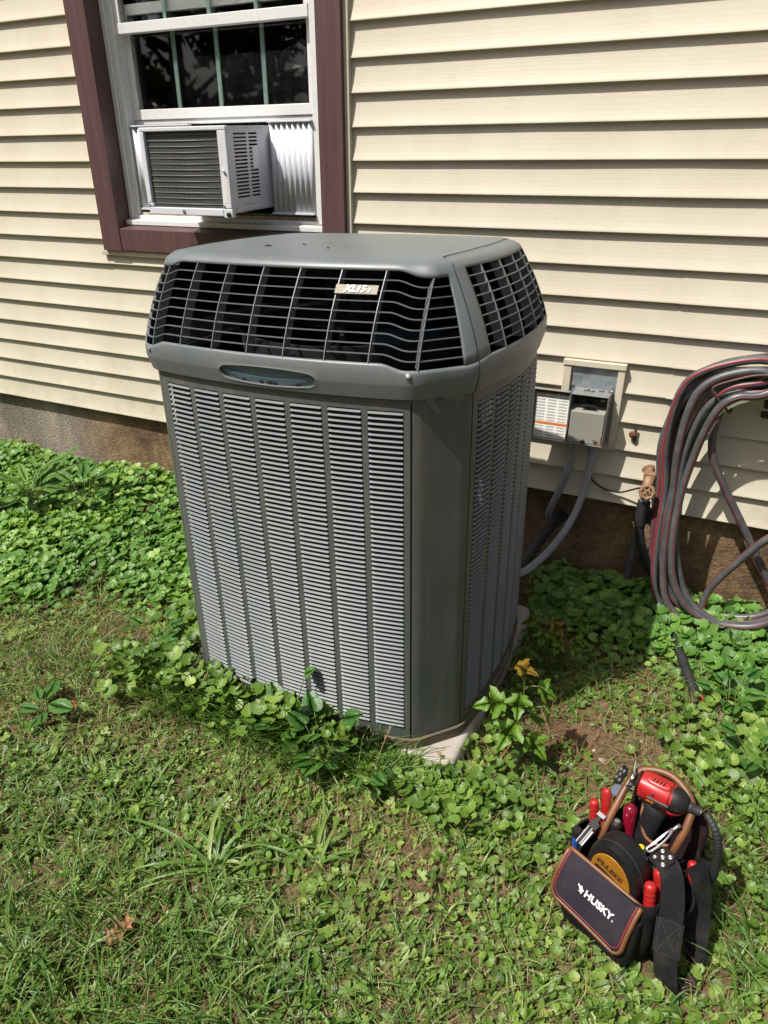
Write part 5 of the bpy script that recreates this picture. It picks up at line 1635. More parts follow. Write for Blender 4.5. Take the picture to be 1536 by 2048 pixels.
def d_lawn(x, y):
    v = field(x, y, 2.6, 50.0)
    near = np.exp(-((np.hypot(x + 0.6, y + 1.5)) / 1.7) ** 2)
    return np.clip(0.6 + 1.0 * v, 0.2, 1.0) * (1 - 0.97 * bare(x, y)) * (1 - 0.92 * dense_cover(x, y)) * (0.35 + 0.65 * near) * (1 - 0.55 * smooth01(x, -0.75, -0.35)) * 0.8
grass = grass_field('grass', 80000, d_lawn, 0.025, 0.090, 0.0023, 1.2, 0.55, 0.85, region=(-3.2, 0.75, -2.3, -0.35), label='short mixed grass growing through the weeds', cat='grass')
def d_front(x, y):
    """longer grass that the mower misses round the condenser"""
    f = np.exp(-((y + 1.235) / 0.045) ** 2) * smooth01(x, -1.42, -1.3) * (1 - smooth01(x, -0.62, -0.50))
    l = np.exp(-((x + 1.385) / 0.05) ** 2) * smooth01(y, -1.25, -1.15) * (1 - smooth01(y, -0.7, -0.5))
    return np.clip(f + 0.6 * l, 0, 1)
grass_field('long_grass', 5200, d_front, 0.07, 0.21, 0.0018, 1.0, 0.5, 0.38, parent=grass, region=(-1.46, -0.45, -1.34, -1.15))
def d_left(x, y):
    v = field(x, y, 1.8, 77.0)
    s_ = np.exp(-(((x + 0.98) / 0.22) ** 2 + ((y + 1.93) / 0.16) ** 2)) + 0.8 * np.exp(-(((x + 0.62) / 0.16) ** 2 + ((y + 1.86) / 0.10) ** 2)) + 0.45 * np.exp(-(((x + 1.7) / 0.30) ** 2 + ((y + 1.25) / 0.14) ** 2)) + 0.7 * np.exp(-(((x - 0.38) / 0.10) ** 2 + ((y + 1.15) / 0.25) ** 2)) + 0.5 * np.exp(-(((x + 0.25) / 0.14) ** 2 + ((y + 1.78) / 0.10) ** 2))
    return np.clip(s_, 0, 1)
grass_field('tuft_grass', 17000, d_left, 0.07, 0.19, 0.0023, 1.2, 0.40, 0.55, parent=grass, region=(-2.1, 0.7, -2.3, -0.7))
# dry straw lying about
def d_straw(x, y):
    v = field(x, y, 4.0, 90.0)
    s_ = np.exp(-(((x + 1.62) / 0.40) ** 2 + ((y + 1.16) / 0.24) ** 2))
    b = np.exp(-(((x + 0.02) / 0.3) ** 2 + ((y + 0.85) / 0.2) ** 2))
    return np.clip(0.40 + 0.6 * v + 0.6 * s_ + 0.15 * b, 0.06, 1) * (1 - 0.9 * dense_cover(x, y))
straw = grass_field('straw', 85000, d_straw, 0.015, 0.075, 0.0008, 0.5, 0.5, 1.40, region=(-3.2, 0.75, -2.3, -0.35), material='straw', zoff=0.011, label='dry straw and mown clippings lying between the weeds', cat='straw')

# ================================================================== SINGLE PLANTS
def set_tint(o, val):
    at = o.data.attributes.new('tint', 'FLOAT', 'POINT')
    n = len(o.data.vertices)
    vals = val if hasattr(val, '__len__') else [val] * n
    at.data.foreach_set('value', np.asarray(vals, np.float32))
MAPLE = [(0.0, 0.0), (0.16, -0.03), (0.33, 0.02), (0.27, 0.12), (0.50, 0.24), (0.56, 0.42), (0.40, 0.40), (0.33, 0.46), (0.20, 0.44), (0.24, 0.62), (0.15, 0.72), (0.12, 0.86), (0.0, 1.02)]
MAPLE = MAPLE + [(-x, y) for x, y in reversed(MAPLE[1:-1])]
HEART = [(0.0, 0.05), (0.14, -0.03), (0.30, 0.0), (0.42, 0.14), (0.44, 0.32), (0.36, 0.55), (0.22, 0.78), (0.0, 1.0)]
HEART = HEART + [(-x, y) for x, y in reversed(HEART[1:-1])]
OVATE = [(0.0, 0.0), (0.12, 0.10), (0.24, 0.28), (0.30, 0.48), (0.26, 0.70), (0.14, 0.90), (0.0, 1.0)]
OVATE = OVATE + [(-x, y) for x, y in reversed(OVATE[1:-1])]
LANCE = [(0.0, 0.0), (0.045, 0.08), (0.10, 0.25), (0.14, 0.48), (0.11, 0.74), (0.045, 0.93), (0.0, 1.0)]
LANCE = LANCE + [(-x, y) for x, y in reversed(LANCE[1:-1])]
OAK = [(0.0, 0.0), (0.05, 0.18), (0.26, 0.20), (0.12, 0.30), (0.14, 0.42), (0.42, 0.52), (0.20, 0.58), (0.14, 0.70), (0.26, 0.86), (0.10, 0.84), (0.0, 1.02)]
OAK = OAK + [(-x, y) for x, y in reversed(OAK[1:-1])]

def leaf_mesh(shape, base, tip_dir, normal, size, fold=0.12, droop=0.25, wave=0.03):
    """leaf blade from its outline, folded along the midrib and drooping to the tip"""
    t = Vector(tip_dir).normalized(); nn_ = Vector(normal); nn_ = (nn_ - t * nn_.dot(t)).normalized(); s = t.cross(nn_)
    def P(x, y):
        z = fold * abs(x) - droop * y * y + wave * math.sin(9 * y + 5 * x)
        return Vector(base) + (s * x + t * y + nn_ * z) * size
    m = MB()
    half = (len(shape) // 2) + 1
    rt = shape[:half]; lt = [shape[0]] + list(reversed(shape[half - 1:]))
    ys = [p[1] for p in rt]
    for side in (1, -1):
        pts = rt if side == 1 else [(-x, y) for x, y in rt]
        for a, b in zip(pts, pts[1:]):
            q = [P(0, a[1]), P(a[0] * 0.5, a[1]), P(a[0], a[1]), P(b[0], b[1]), P(b[0] * 0.5, b[1]), P(0, b[1])]
            m.add(q, [(0, 1, 4, 5), (1, 2, 3, 4)])
    return m
def add_leaf(parent, origin, shape, base, tip, normal, size, mt, tint, name='leaf', **kw):
    m = leaf_mesh(shape, base, tip, normal, size, **kw)
    o = m.build(name, M[mt], parent, smooth=True, origin=origin, fix=False)
    bm = bmesh.new(); bm.from_mesh(o.data); bmesh.ops.remove_doubles(bm, verts=bm.verts, dist=1e-5); bm.to_mesh(o.data); bm.free()
    o.data.polygons.foreach_set('use_smooth', [True] * len(o.data.polygons))
    if 'leaf' in M[mt].name or mt in ('maple', 'glossy_leaf', 'grass', 'ivy', 'lawn_leaf'): set_tint(o, tint)
    return o

# maple sapling at the condenser's corner
b0 = (-0.330, -1.058, 0.0)
ms = empty('maple_sapling', b0, 'young maple sapling with lobed green leaves and one orange top leaf by the condenser corner', 'sapling')
stem = catmull([(-0.332, -1.062, -0.01), (-0.308, -1.035, 0.037), (-0.285, -1.030, 0.103), (-0.279, -1.03, 0.175), (-0.279, -1.03, 0.238), (-0.281, -1.03, 0.315)], 6)
m = MB(); m.tube(stem[:13], [0.0032 - 0.0008 * i / 12 for i in range(13)], 6); m.build('lower_stem', M['stem_red'], ms, smooth=True, origin=b0)
m = MB(); m.tube(stem[12:], [0.0024 - 0.0011 * i / 18 for i in range(len(stem) - 12)], 6); m.build('upper_stem', M['stem'], ms, smooth=True, origin=b0)
def petiole(parent, origin, a, b, mt='stem', r=0.0011):
    m = MB(); mid = (Vector(a) + Vector(b)) / 2 + Vector((0, 0, 0.006)); m.tube(catmull([a, mid, b], 4), r, 5); m.build('leaf_stalk', M[mt], parent, smooth=True, origin=origin)
for (a, b, tip, nr, sz, ti) in (((-0.279, -1.03, 0.178), (-0.322, -1.045, 0.210), (-1, -0.35, -0.15), (0.1, -0.4, 1), 0.075, 0.25),
                                ((-0.279, -1.03, 0.238), (-0.284, -1.050, 0.252), (0.15, -1, -0.45), (0, -0.7, 0.7), 0.058, 0.2),
                                ((-0.281, -1.03, 0.115), (-0.288, -1.052, 0.158), (-0.35, -0.9, -0.55), (0, -0.5, 0.8), 0.072, 0.35),
                                ((-0.280, -1.03, 0.255), (-0.246, -1.02, 0.270), (0.9, 0.25, -0.5), (0.3, -0.3, 1), 0.058, 0.15),
                                ((-0.281, -1.03, 0.262), (-0.238, -1.01, 0.262), (0.5, 0.5, -0.8), (0.7, -0.2, 0.6), 0.050, 0.1),
                                ((-0.279, -1.03, 0.180), (-0.226, -1.02, 0.212), (0.7, -0.3, -1.0), (0.9, 0.2, 0.4), 0.062, 0.45),
                                ((-0.284, -1.03, 0.105), (-0.250, -1.04, 0.120), (0.8, -0.5, -0.35), (0, -0.3, 1), 0.062, 0.2),
                                ((-0.280, -1.03, 0.150), (-0.255, -1.02, 0.165), (0.5, 0.5, -0.3), (0.2, -0.2, 1), 0.05, 0.1),
                                ((-0.300, -1.032, 0.06), (-0.262, -1.02, 0.075), (0.7, 0.4, -0.2), (0, -0.2, 1), 0.05, 0.1)):
    petiole(ms, b0, a, b); add_leaf(ms, b0, MAPLE, b, tip, nr, sz * 1.15, 'maple', ti)
petiole(ms, b0, (-0.279, -1.03, 0.275), (-0.302, -1.03, 0.322))
o = add_leaf(ms, b0, MAPLE, (-0.305, -1.03, 0.325), (1.0, -0.1, 0.08), (-0.1, -0.15, 1), 0.058, 'maple', 0.9, droop=0.35); o['label'] = 'orange top leaf'

# reddish maple seedlings in the condenser's shade
for bi, (b1, lab, hts) in enumerate((((-0.335, -0.57, 0.0), 'maple seedling with dull reddish leaves in the shade beside the condenser', 1.0), ((-0.262, -0.57, 0.0), 'small yellow green maple seedling in the shade right of the reddish seedling', 0.62))):
    sd = empty('maple_seedling', b1, lab, 'seedling', 'maple seedlings in the shade')
    top = Vector(b1) + Vector((0.01, 0.01, 0.165 * hts))
    m = MB(); m.tube([b1, (Vector(b1) + top) / 2 + Vector((0.006, 0, 0)), top], 0.002, 5); m.build('stem', M['stem_red'], sd, smooth=True, origin=b1)
    for k in range(7):
        a = k * 2.4 + bi; zz = 0.6 + 0.4 * (k / 6)
        st_ = Vector(b1).lerp(top, zz); en = st_ + Vector((0.03 * math.cos(a), 0.03 * math.sin(a), 0.012))
        petiole(sd, b1, st_, en, 'stem_red'); add_leaf(sd, b1, MAPLE, en, (math.cos(a), math.sin(a), -0.3), (0, -0.3, 1), 0.05 * (0.8 + 0.3 * random.random()), 'maple', 0.95 - 0.5 * random.random() if bi == 0 else 0.5, droop=0.3)

def rosette(name, base, label, cat, shape, n, size, mt, lift, tint0, group=None, spread=0.03, seed=1):
    rd = random.Random(seed)
    e = empty(name, base, label, cat, group)
    for k in range(n):
        a = k * 2.399 + rd.uniform(-0.3, 0.3); s_ = size * rd.uniform(0.65, 1.15); lf = lift * rd.uniform(0.5, 1.3)
        root = Vector(base) + Vector((0, 0, 0.004)); en = root + Vector((math.cos(a) * spread, math.sin(a) * spread, 0.01 + lf * 0.05)) * rd.uniform(0.6, 1.4)
        m = MB(); m.tube(catmull([root, (root + en) / 2 + Vector((0, 0, 0.008)), en], 4), 0.0013, 5); m.build('leaf_stalk', M['stem'], e, smooth=True, origin=base)
        add_leaf(e, base, shape, en, (math.cos(a), math.sin(a), 0.25 * lf), (-0.15, -0.25, 1), s_, mt, min(1, max(0, tint0 + rd.uniform(-0.25, 0.25))), droop=0.16, wave=0.035, fold=0.06)
    return e
G1 = 'broad-leaved weeds in the lawn'
rosette('broadleaf_weed', (-2.78, -0.46, gh(-2.78, -0.46)), 'large clump of long leaved weed by the foundation at the frame edge', 'weed', LANCE, 20, 0.19, 'glossy_leaf', 1.9, 0.8, G1, 0.05, 3)
rosette('broadleaf_weed', (-2.50, -0.40, gh(-2.50, -0.40)), 'smaller leafy weed standing right of the big long leaved clump', 'weed', OVATE, 12, 0.10, 'glossy_leaf', 2.0, 0.55, G1, 0.05, 4)
rosette('plantain', (-1.57, -1.46, gh(-1.57, -1.46)), 'plantain with broad oval leaves lying in the strawy lawn', 'weed', OVATE, 7, 0.085, 'glossy_leaf', 0.7, 0.5, G1, 0.02, 5)
VG = 'heart-leaved violets at the foot of the condenser'
for i, (x, y, n, s_, l, lab) in enumerate(((-0.735, -1.285, 12, 0.060, 2.4, 'violet with the largest dark heart shaped leaves before the condenser front'), (-0.87, -1.25, 11, 0.052, 2.8, 'violet with dark heart shaped leaves against the louvres near the middle'),
                                           (-0.62, -1.29, 7, 0.042, 1.2, 'violet with small heart shaped leaves next to the concrete block'), (-1.455, -1.09, 9, 0.050, 2.2, 'glossy violet clump at the left rear foot of the condenser'),
                                           (-1.40, -1.19, 8, 0.044, 1.6, 'violet clump at the front left foot of the condenser'), (0.235, -0.56, 8, 0.050, 1.4, 'violet with glossy leaves in the ivy right of the black hose'),
                                           (0.30, -0.80, 8, 0.046, 1.2, 'violet with rounded leaves behind the tool bag near the frame edge'))):
    rosette('violet', (x, y, gh(x, y)), lab, 'violet', HEART, n, s_, 'glossy_leaf', l, 0.45, VG, 0.045, 20 + i)

def crab(base, n, L, label, seed, w=0.0048):
    rd = random.Random(seed)
    e = empty('crabgrass', base, label, 'grass clump', 'crabgrass clumps in the lawn')
    lean_a = rd.uniform(0, 6.28)
    for k in range(n):
        a = k * 2.399 + rd.uniform(-0.9, 0.9); l = L * rd.uniform(0.4, 1.35); up = rd.uniform(0.1, 1.1)
        d = Vector((math.cos(a), math.sin(a), 0)) + Vector((math.cos(lean_a), math.sin(lean_a), 0)) * 0.45
        s = Vector((-math.sin(a), math.cos(a), 0)); bend = rd.uniform(-0.45, 0.45); root = Vector(base) + Vector((rd.gauss(0, 0.014), rd.gauss(0, 0.014), 0)); tw = rd.uniform(-0.8, 0.8)
        rings = []
        for j in range(9):
            t = j / 8
            p = root + d * (l * t) + s * (bend * l * t * t) + Vector((0, 0, 0.006 + l * (up * t - (up + 0.02) * 0.92 * t * t)))
            ww = w * (1 - t ** 2.2) * (0.65 + 0.5 * min(1, t * 4)) * rd.uniform(0.95, 1.05) + 0.0002
            sv_ = (s + Vector((0, 0, 1)) * tw * t)
            rings.append([p + sv_ * ww, p + Vector((0, 0, -0.0011)), p - sv_ * ww])
        m = MB(); m.loft(rings, closed=False)
        o = m.build('blade', M['grass'], e, smooth=True, origin=base, fix=False)
        set_tint(o, rd.uniform(0.2, 0.75) if k % 9 else 1.0)
for i, (x, y, n, L, lab) in enumerate(((-0.80, -1.64, 26, 0.17, 'wide bladed crabgrass clump sprawling below the middle of the condenser'), (-0.62, -1.52, 14, 0.13, 'crabgrass clump between the condenser front and the sprawling clump'),
                                       (-1.02, -1.98, 22, 0.17, 'crabgrass clump at the lower frame edge left of the oak leaf'), (-0.28, -1.86, 16, 0.13, 'crabgrass clump at the lower frame edge below the tool bag'),
                                       (-1.12, -1.52, 12, 0.11, 'small crabgrass clump in the strawy lawn at left'), (-1.03, -1.27, 14, 0.14, 'long green grass clump leaning on the louvres near the left foot'), (-0.80, -1.25, 14, 0.15, 'long green grass clump leaning on the louvres at mid front'),
                                       (0.38, -1.12, 18, 0.13, 'grass clump in the sun right of the tool bag'))):
    crab((x, y, gh(x, y)), n, L, lab, 40 + i, 0.0042 if i != 5 and i != 6 else 0.0026)

# seed-headed stalks leaning on the louvres
def seed_stalk(base, tip, label):
    e = empty('seed_stalk', base, label, 'grass stalk', 'dry seed stalks before the condenser')
    path = catmull([base, tuple((Vector(base) * 0.5 + Vector(tip) * 0.5) + Vector((0, 0, 0.02))), tip], 8)
    m = MB(); m.tube(path, 0.0008, 4); m.build('stalk', M['straw_plain'], e, origin=base)
    m = MB(); d = (Vector(path[-1]) - Vector(path[-4])).normalized()
    for k in range(9):
        p = Vector(tip) - d * (0.035 * k / 8); q = p + Vector((random.uniform(-1, 1), random.uniform(-1, 1), random.uniform(-0.2, 1))) * 0.006
        m.tube([p, q], [0.0013, 0.0004], 4)
    m.build('seed_head', M['straw_plain'], e, origin=base)
M['straw_plain'] = mat('seed_straw', (0.34, 0.24, 0.13), 0.8, var=0.2, scale=60)
seed_stalk((-1.20, -1.26, 0.0), (-1.145, -1.225, 0.155), 'dry seed stalk leaning over the leftmost louvre columns')
seed_stalk((-0.93, -1.30, 0.0), (-0.865, -1.245, 0.115), 'bent straw seed head over the middle louvre columns')
seed_stalk((-0.60, -1.28, 0.0), (-0.575, -1.205, 0.16), 'pale seed stalk before the last louvre column')

# fallen leaves
def fallen(name, base, shape, yaw, size, mt, label, tilt_=0.2, group=None):
    m = leaf_mesh(shape, (0, -size * 0.5, 0), (0, 1, 0), (0, 0, 1), size, fold=0.35, droop=-0.15, wave=0.06)
    o = m.build(name, M[mt], None, smooth=True, fix=False, solid=0.0006)
    o.location = base; o.rotation_euler = (tilt_, 0.15, yaw)
    tag(o, label, 'leaf', group)
    if mt in ('maple',): set_tint(o, 0.8)
fallen('fallen_oak_leaf', (-0.890, -1.862, gh(-0.89, -1.862) + 0.034), OAK, R(-35), 0.078, 'dead_leaf', 'tan dead oak leaf lying on the grass at lower left', 0.25)
fallen('fallen_leaf', (-1.52, -1.40, gh(-1.52, -1.40) + 0.03), OVATE, R(70), 0.032, 'orange_leaf', 'small orange fallen leaf lying in the strawy lawn')
fallen('fallen_leaf', (-0.455, -1.152, 0.066), OVATE, R(100), 0.022, 'straw_plain', 'small withered leaf lying on the pale pad corner', 0.05)
fallen('fallen_leaf', (0.155, -0.58, gh(0.155, -0.58) + 0.03), OVATE, R(20), 0.035, 'orange_leaf', 'small orange leaf lying beside the end of the black hose')

# stones
def stone(x, y, s_, label):
    m = MB(); rd = random.Random(int(abs(x * 977 + y * 331) * 100))
    bm = bmesh.new(); bmesh.ops.create_icosphere(bm, subdivisions=2, radius=1.0)
    for v in bm.verts:
        v.co *= 1 + 0.25 * mnoise.noise(v.co * 1.3 + Vector((x * 50, y * 50, 0)))
        v.co.x *= s_; v.co.y *= s_ * 0.75; v.co.z *= s_ * 0.5
    me = bpy.data.meshes.new('stone'); bm.to_mesh(me); bm.free(); me.materials.append(M['stone'])
    o = bpy.data.objects.new('stone', me); link(o); o.location = (x, y, gh(x, y) + s_ * 0.2); o.rotation_euler[2] = rd.uniform(0, 6)
    me.polygons.foreach_set('use_smooth', [True] * len(me.polygons))
    tag(o, label, 'stone', 'stones in the bare soil')
stone(-0.068, -0.925, 0.011, 'largest pale stone in the bare soil behind the tool bag')
stone(-0.095, -0.895, 0.006, 'tiny pale stone next to the largest stone in the soil')
stone(-0.155, -0.985, 0.007, 'small stone in the soil between sapling and tool bag')
stone(0.02, -0.80, 0.006, 'small stone in the soil towards the hose coil')

# ================================================================== TREES BEHIND THE CAMERA (seen in the window glass)
def treeline():
    rd = np.random.default_rng(5)
    pos = []; sz = []
    for (cx, cy, r, h0, h1, cnt) in ((-13, -13, 3.2, 1.5, 9.5, 1500), (-19, -14, 3.5, 1.5, 11, 1500), (-8.5, -17, 3.0, 2.0, 9, 1300), (-24, -20, 4, 1.5, 12, 1500), (-14, -22, 4.5, 1.0, 12, 1700), (-4, -21, 3.2, 2, 10, 1200), (2, -24, 3.5, 2, 10, 900)):
        u = rd.normal(0, 1, (cnt, 3)); u /= np.linalg.norm(u, axis=1)[:, None]
        rr = rd.uniform(0.45, 1.0, cnt) ** 0.5
        p = u * rr[:, None] * np.array([r, r, (h1 - h0) / 2]) + np.array([cx, cy, (h0 + h1) / 2])
        k = np.array([mnoise.noise(Vector(q * 0.55)) for q in p]) > -0.12
        pos.append(p[k]); sz.append(rd.uniform(0.25, 0.6, k.sum()))
    pos = np.concatenate(pos); sz = np.concatenate(sz); n = len(pos)
    tv = [(0, 0, 0), (0.3, 0.35, 0.08), (0, 1, 0), (-0.3, 0.35, 0.08), (0.8, 0.4, 0.1), (0.55, 0.85, 0), (-0.8, 0.3, -0.1), (-0.6, 0.8, 0)]
    tf = [(0, 1, 2, 3), (0, 4, 5), (0, 7, 6)]
    nr = rd.normal(0, 1, (n, 3))
    o = scatter('treeline', tv, tf, pos, basis(nr, rd.uniform(0, 6.28, n), sz), rd.uniform(0, 1, n), M['tree_leaf'], 'leafy trees across the yard, mirrored in the window glass', 'trees', smooth=False)
    m = MB()
    for (cx, cy, h) in ((-13, -13, 6), (-19, -14, 7), (-8.5, -17, 6), (-24, -20, 8), (-14, -22, 8), (-4, -21, 6), (2, -24, 6)):
        m.tube([(cx, cy, -0.2), (cx + 0.1, cy, h * 0.5), (cx + 0.3, cy + 0.1, h)], [0.28, 0.2, 0.08], 8)
        for k in range(5):
            a = k * 1.3; m.tube([(cx + 0.1, cy, h * (0.45 + 0.1 * k)), (cx + 1.6 * math.cos(a), cy + 1.6 * math.sin(a), h * (0.6 + 0.1 * k))], [0.09, 0.03], 6)
    m.build('trunks', M['bark'], o, smooth=True, kind='stuff')
treeline()

# ================================================================== TOOL BAG
BAGX = Matrix(((BU[0], BV[0], 0, BFL[0]), (BU[1], BV[1], 0, BFL[1]), (0, 0, 1, 0.0), (0, 0, 0, 1)))
BANG = math.atan2(BU[1], BU[0])
BSC = 0.955
BAGX = BAGX @ Matrix.Translation((0.1, 0.08, 0)) @ Matrix.Scale(BSC, 4) @ Matrix.Translation((-0.1, -0.08, 0))
def bag_empty(name, lx, ly, lz, label, cat, group=None):
    w = BAGX @ Vector((lx, ly, lz))
    e = empty(name, w, label, cat, group, rot=(0, 0, BANG))
    e.scale = (BSC, BSC, BSC)
    return e, (lx, ly, lz)

bag, BO = bag_empty('tool_bag', 0.095, 0.11, 0.0, 'black open top tool bag with dark lettered front flap standing on the grass', 'tool bag')
def rr2(x0, x1, y0, y1, r, z, n=5):
    out = []
    for cx, cy, a0 in ((x1 - r, y0 + r, -90), (x1 - r, y1 - r, 0), (x0 + r, y1 - r, 90), (x0 + r, y0 + r, 180)):
        for k in range(n):
            a = R(a0 + 90 * k / (n - 1)); out.append((cx + r * math.cos(a), cy + r * math.sin(a), z))
    return out
m = MB()
m.loft([rr2(0.03, 0.16, 0.03, 0.19, 0.02, 0.004), rr2(0.002, 0.186, 0.002, 0.222, 0.028, 0.004), rr2(-0.004, 0.192, -0.006, 0.226, 0.03, 0.02), rr2(-0.006, 0.194, -0.010, 0.228, 0.03, 0.08), rr2(-0.002, 0.190, -0.006, 0.226, 0.03, 0.15), rr2(0.0, 0.188, 0.0, 0.224, 0.03, 0.180)])
m.f.append(tuple(range(20)))
m.build('bag_body', M['canvas'], bag, smooth='auto', origin=BO, solid=0.004)
m = MB(); m.add(rr2(0.006, 0.182, 0.006, 0.218, 0.025, 0.13), [tuple(range(20))])
m.build('bag_lining', M['canvas'], bag, origin=BO)
# rear panel, taller, padded and maroon-edged
m = MB(); rings = []
for j in range(9):
    z = 0.12 + 0.185 * j / 8
    hw = 0.088 if j < 6 else 0.088 - 0.012 * (j - 5) ** 1.4
    rings.append([(0.094 - hw, 0.212 + 0.05 * (z - 0.12), z), (0.094 + hw, 0.212 + 0.05 * (z - 0.12), z), (0.094 + hw, 0.228 + 0.05 * (z - 0.12), z), (0.094 - hw, 0.228 + 0.05 * (z - 0.12), z)])
m.loft(rings, caps=True)
m.build('rear_panel', M['maroon'], bag, smooth='auto', origin=BO, bevel=0.005)
# front flap --------------------------------------------------------
def flap_pt(u, v, lift=0.0):
    """u across 0..1, v from the rim 0 to the lower edge 1"""
    x = -0.010 + 0.176 * u
    y = 0.004 - 0.054 * v ** 1.1 - 0.010 * math.sin(math.pi * min(1, v)) - lift * 0.75
    z = 0.184 - 0.010 * u - (0.094 + 0.012 * u) * v ** 1.2 + 0.004 * math.sin(math.pi * v) + lift * 0.65
    z -= 0.006 * (u - 0.5) ** 2
    return Vector((x, y, z))
def flap_half(v):
    """half width left of the outline at v: lower corners are rounded"""
    return 0.5 if v < 0.78 else 0.5 - 0.085 * (1 - math.sqrt(max(0, 1 - ((v - 0.78) / 0.22) ** 2)))
m = MB(); rings = []
for j in range(15):
    v = j / 14; hw = flap_half(v)
    rings.append([flap_pt(0.5 - hw + 2 * hw * i / 12, v) for i in range(13)])
m.loft(rings, closed=False)
fl = m.build('front_flap', M['flap'], bag, smooth=True, origin=BO, solid=0.004, fix=False)
edge = [flap_pt(0.5 - flap_half(j / 14), j / 14, 0.001) for j in range(15)] + [flap_pt(0.5 - flap_half(1) + 2 * flap_half(1) * i / 12, 1, 0.001) for i in range(1, 12)] + [flap_pt(0.5 + flap_half(j / 14), j / 14, 0.001) for j in range(14, -1, -1)]
m = MB(); m.tube(edge, 0.0052, 8); m.build('leather_binding', M['leather'], fl, smooth=True, origin=BO)
inn = [flap_pt(0.5 + (u - 0.5) * 0.93, v * 0.94, 0.0035) for u, v in [(0.5 - flap_half(j / 14), j / 14) for j in range(15)] + [(0.5 - flap_half(1) + 2 * flap_half(1) * i / 12, 1) for i in range(1, 12)] + [(0.5 + flap_half(j / 14), j / 14) for j in range(14, -1, -1)]]
m = MB(); m.tube(inn, 0.0017, 6); m.build('red_piping', M['red_piping'], fl, smooth=True, origin=BO)
top = [flap_pt(i / 12, 0.0, 0.002) + Vector((0, 0.002, 0.001)) for i in range(13)]
m = MB(); m.tube(top, 0.0048, 8); m.build('leather_binding', M['leather'], fl, smooth=True, origin=BO)
# stitches along the binding
m = MB()
for k in range(0, len(edge) - 1):
    for q in (0.2, 0.6):
        a = edge[k].lerp(edge[k + 1], q); b = edge[k].lerp(edge[k + 1], q + 0.18)
        off = Vector((0, -0.0042, 0.0034)); m.tube([a + off, b + off], 0.0004, 4)
m.build('stitching', mat('tan_thread', (0.42, 0.27, 0.14), 0.8), fl, origin=BO)
# lettering on the flap: frame taken from the flap's middle
c = flap_pt(0.52, 0.50, 0.0065); tx = (flap_pt(0.9, 0.56) - flap_pt(0.1, 0.56)).normalized(); ty = (flap_pt(0.52, 0.45) - flap_pt(0.52, 0.70)).normalized(); tz_ = tx.cross(ty).normalized(); ty = tz_.cross(tx)
FMx = Matrix.Translation(c - Vector(BO)) @ Matrix(((tx.x, ty.x, tz_.x, 0), (tx.y, ty.y, tz_.y, 0), (tx.z, ty.z, tz_.z, 0), (0, 0, 0, 1)))
text_obj('lettering', 'HUSKY', 0.0215, M['white_print'], fl, FMx @ Matrix.Translation((0.014, 0.0, 0.0)), 0.0004, shear=0.0, bold=0.0007)
text_obj('lettering', '\u00ae', 0.005, M['white_print'], fl, FMx @ Matrix.Translation((0.0505, -0.006, 0.0)), 0.0003)
logo = [(-0.040, 0.0085), (-0.033, 0.0055), (-0.031, 0.0095), (-0.027, 0.0040), (-0.0225, 0.0015), (-0.0255, -0.0015), (-0.0245, -0.0050), (-0.0275, -0.0092), (-0.0268, -0.0050), (-0.0300, -0.0060), (-0.0345, -0.0045), (-0.0310, -0.0035), (-0.0300, -0.0010), (-0.0335, -0.0005), (-0.0345, 0.0025), (-0.0385, 0.0045)]
m = MB(); m.prism(logo, 0, 0.0006, Matrix.Translation((0, 0, 0)))
for k, v in enumerate(m.v): m.v[k] = tuple(FMx @ Vector(v))
m.build('dog_head_emblem', M['white_print'], fl)

# front pocket below the flap and side pouches
m = MB()
m.loft([rr2(0.012, 0.176, -0.030, 0.02, 0.018, 0.014), rr2(0.006, 0.182, -0.040, 0.02, 0.02, 0.04), rr2(0.006, 0.182, -0.040, 0.02, 0.02, 0.09), rr2(0.010, 0.178, -0.026, 0.02, 0.018, 0.145)], caps=True)
m.build('front_pocket', M['canvas'], bag, smooth='auto', origin=BO)
for (pts, h) in (([(-0.004, 0.05), (-0.035, 0.055), (-0.046, 0.085), (-0.040, 0.12), (-0.004, 0.135)], 0.155), ([(0.190, 0.03), (0.218, 0.035), (0.228, 0.075), (0.222, 0.12), (0.190, 0.135)], 0.150), ([(0.190, 0.135), (0.216, 0.14), (0.224, 0.17), (0.214, 0.205), (0.190, 0.215)], 0.165)):
    cv = catmull([(x, y, 0) for x, y in pts], 5)
    m = MB(); m.loft([[(p.x, p.y, z) for p in cv] for z in (0.015, 0.08, h)], closed=False)
    sp2 = m.build('side_pouch', M['canvas'], bag, smooth=True, origin=BO, solid=0.003, fix=False)
    m = MB(); m.tube([(p.x, p.y, h) for p in cv], 0.003, 6); m.build('pouch_rim', M['webbing'], sp2, smooth=True, origin=BO)
# carrying arch in leather
arch = catmull([(0.018, 0.080, 0.150), (0.018, 0.086, 0.20), (0.016, 0.125, 0.245), (0.014, 0.175, 0.285), (0.030, 0.205, 0.312), (0.085, 0.222, 0.322), (0.140, 0.205, 0.305), (0.154, 0.172, 0.268), (0.151, 0.145, 0.225), (0.144, 0.135, 0.18)], 6)
m = MB(); m.tube(arch, 0.0085, 10); m.build('handle_arch', M['leather'], bag, smooth=True, origin=BO)
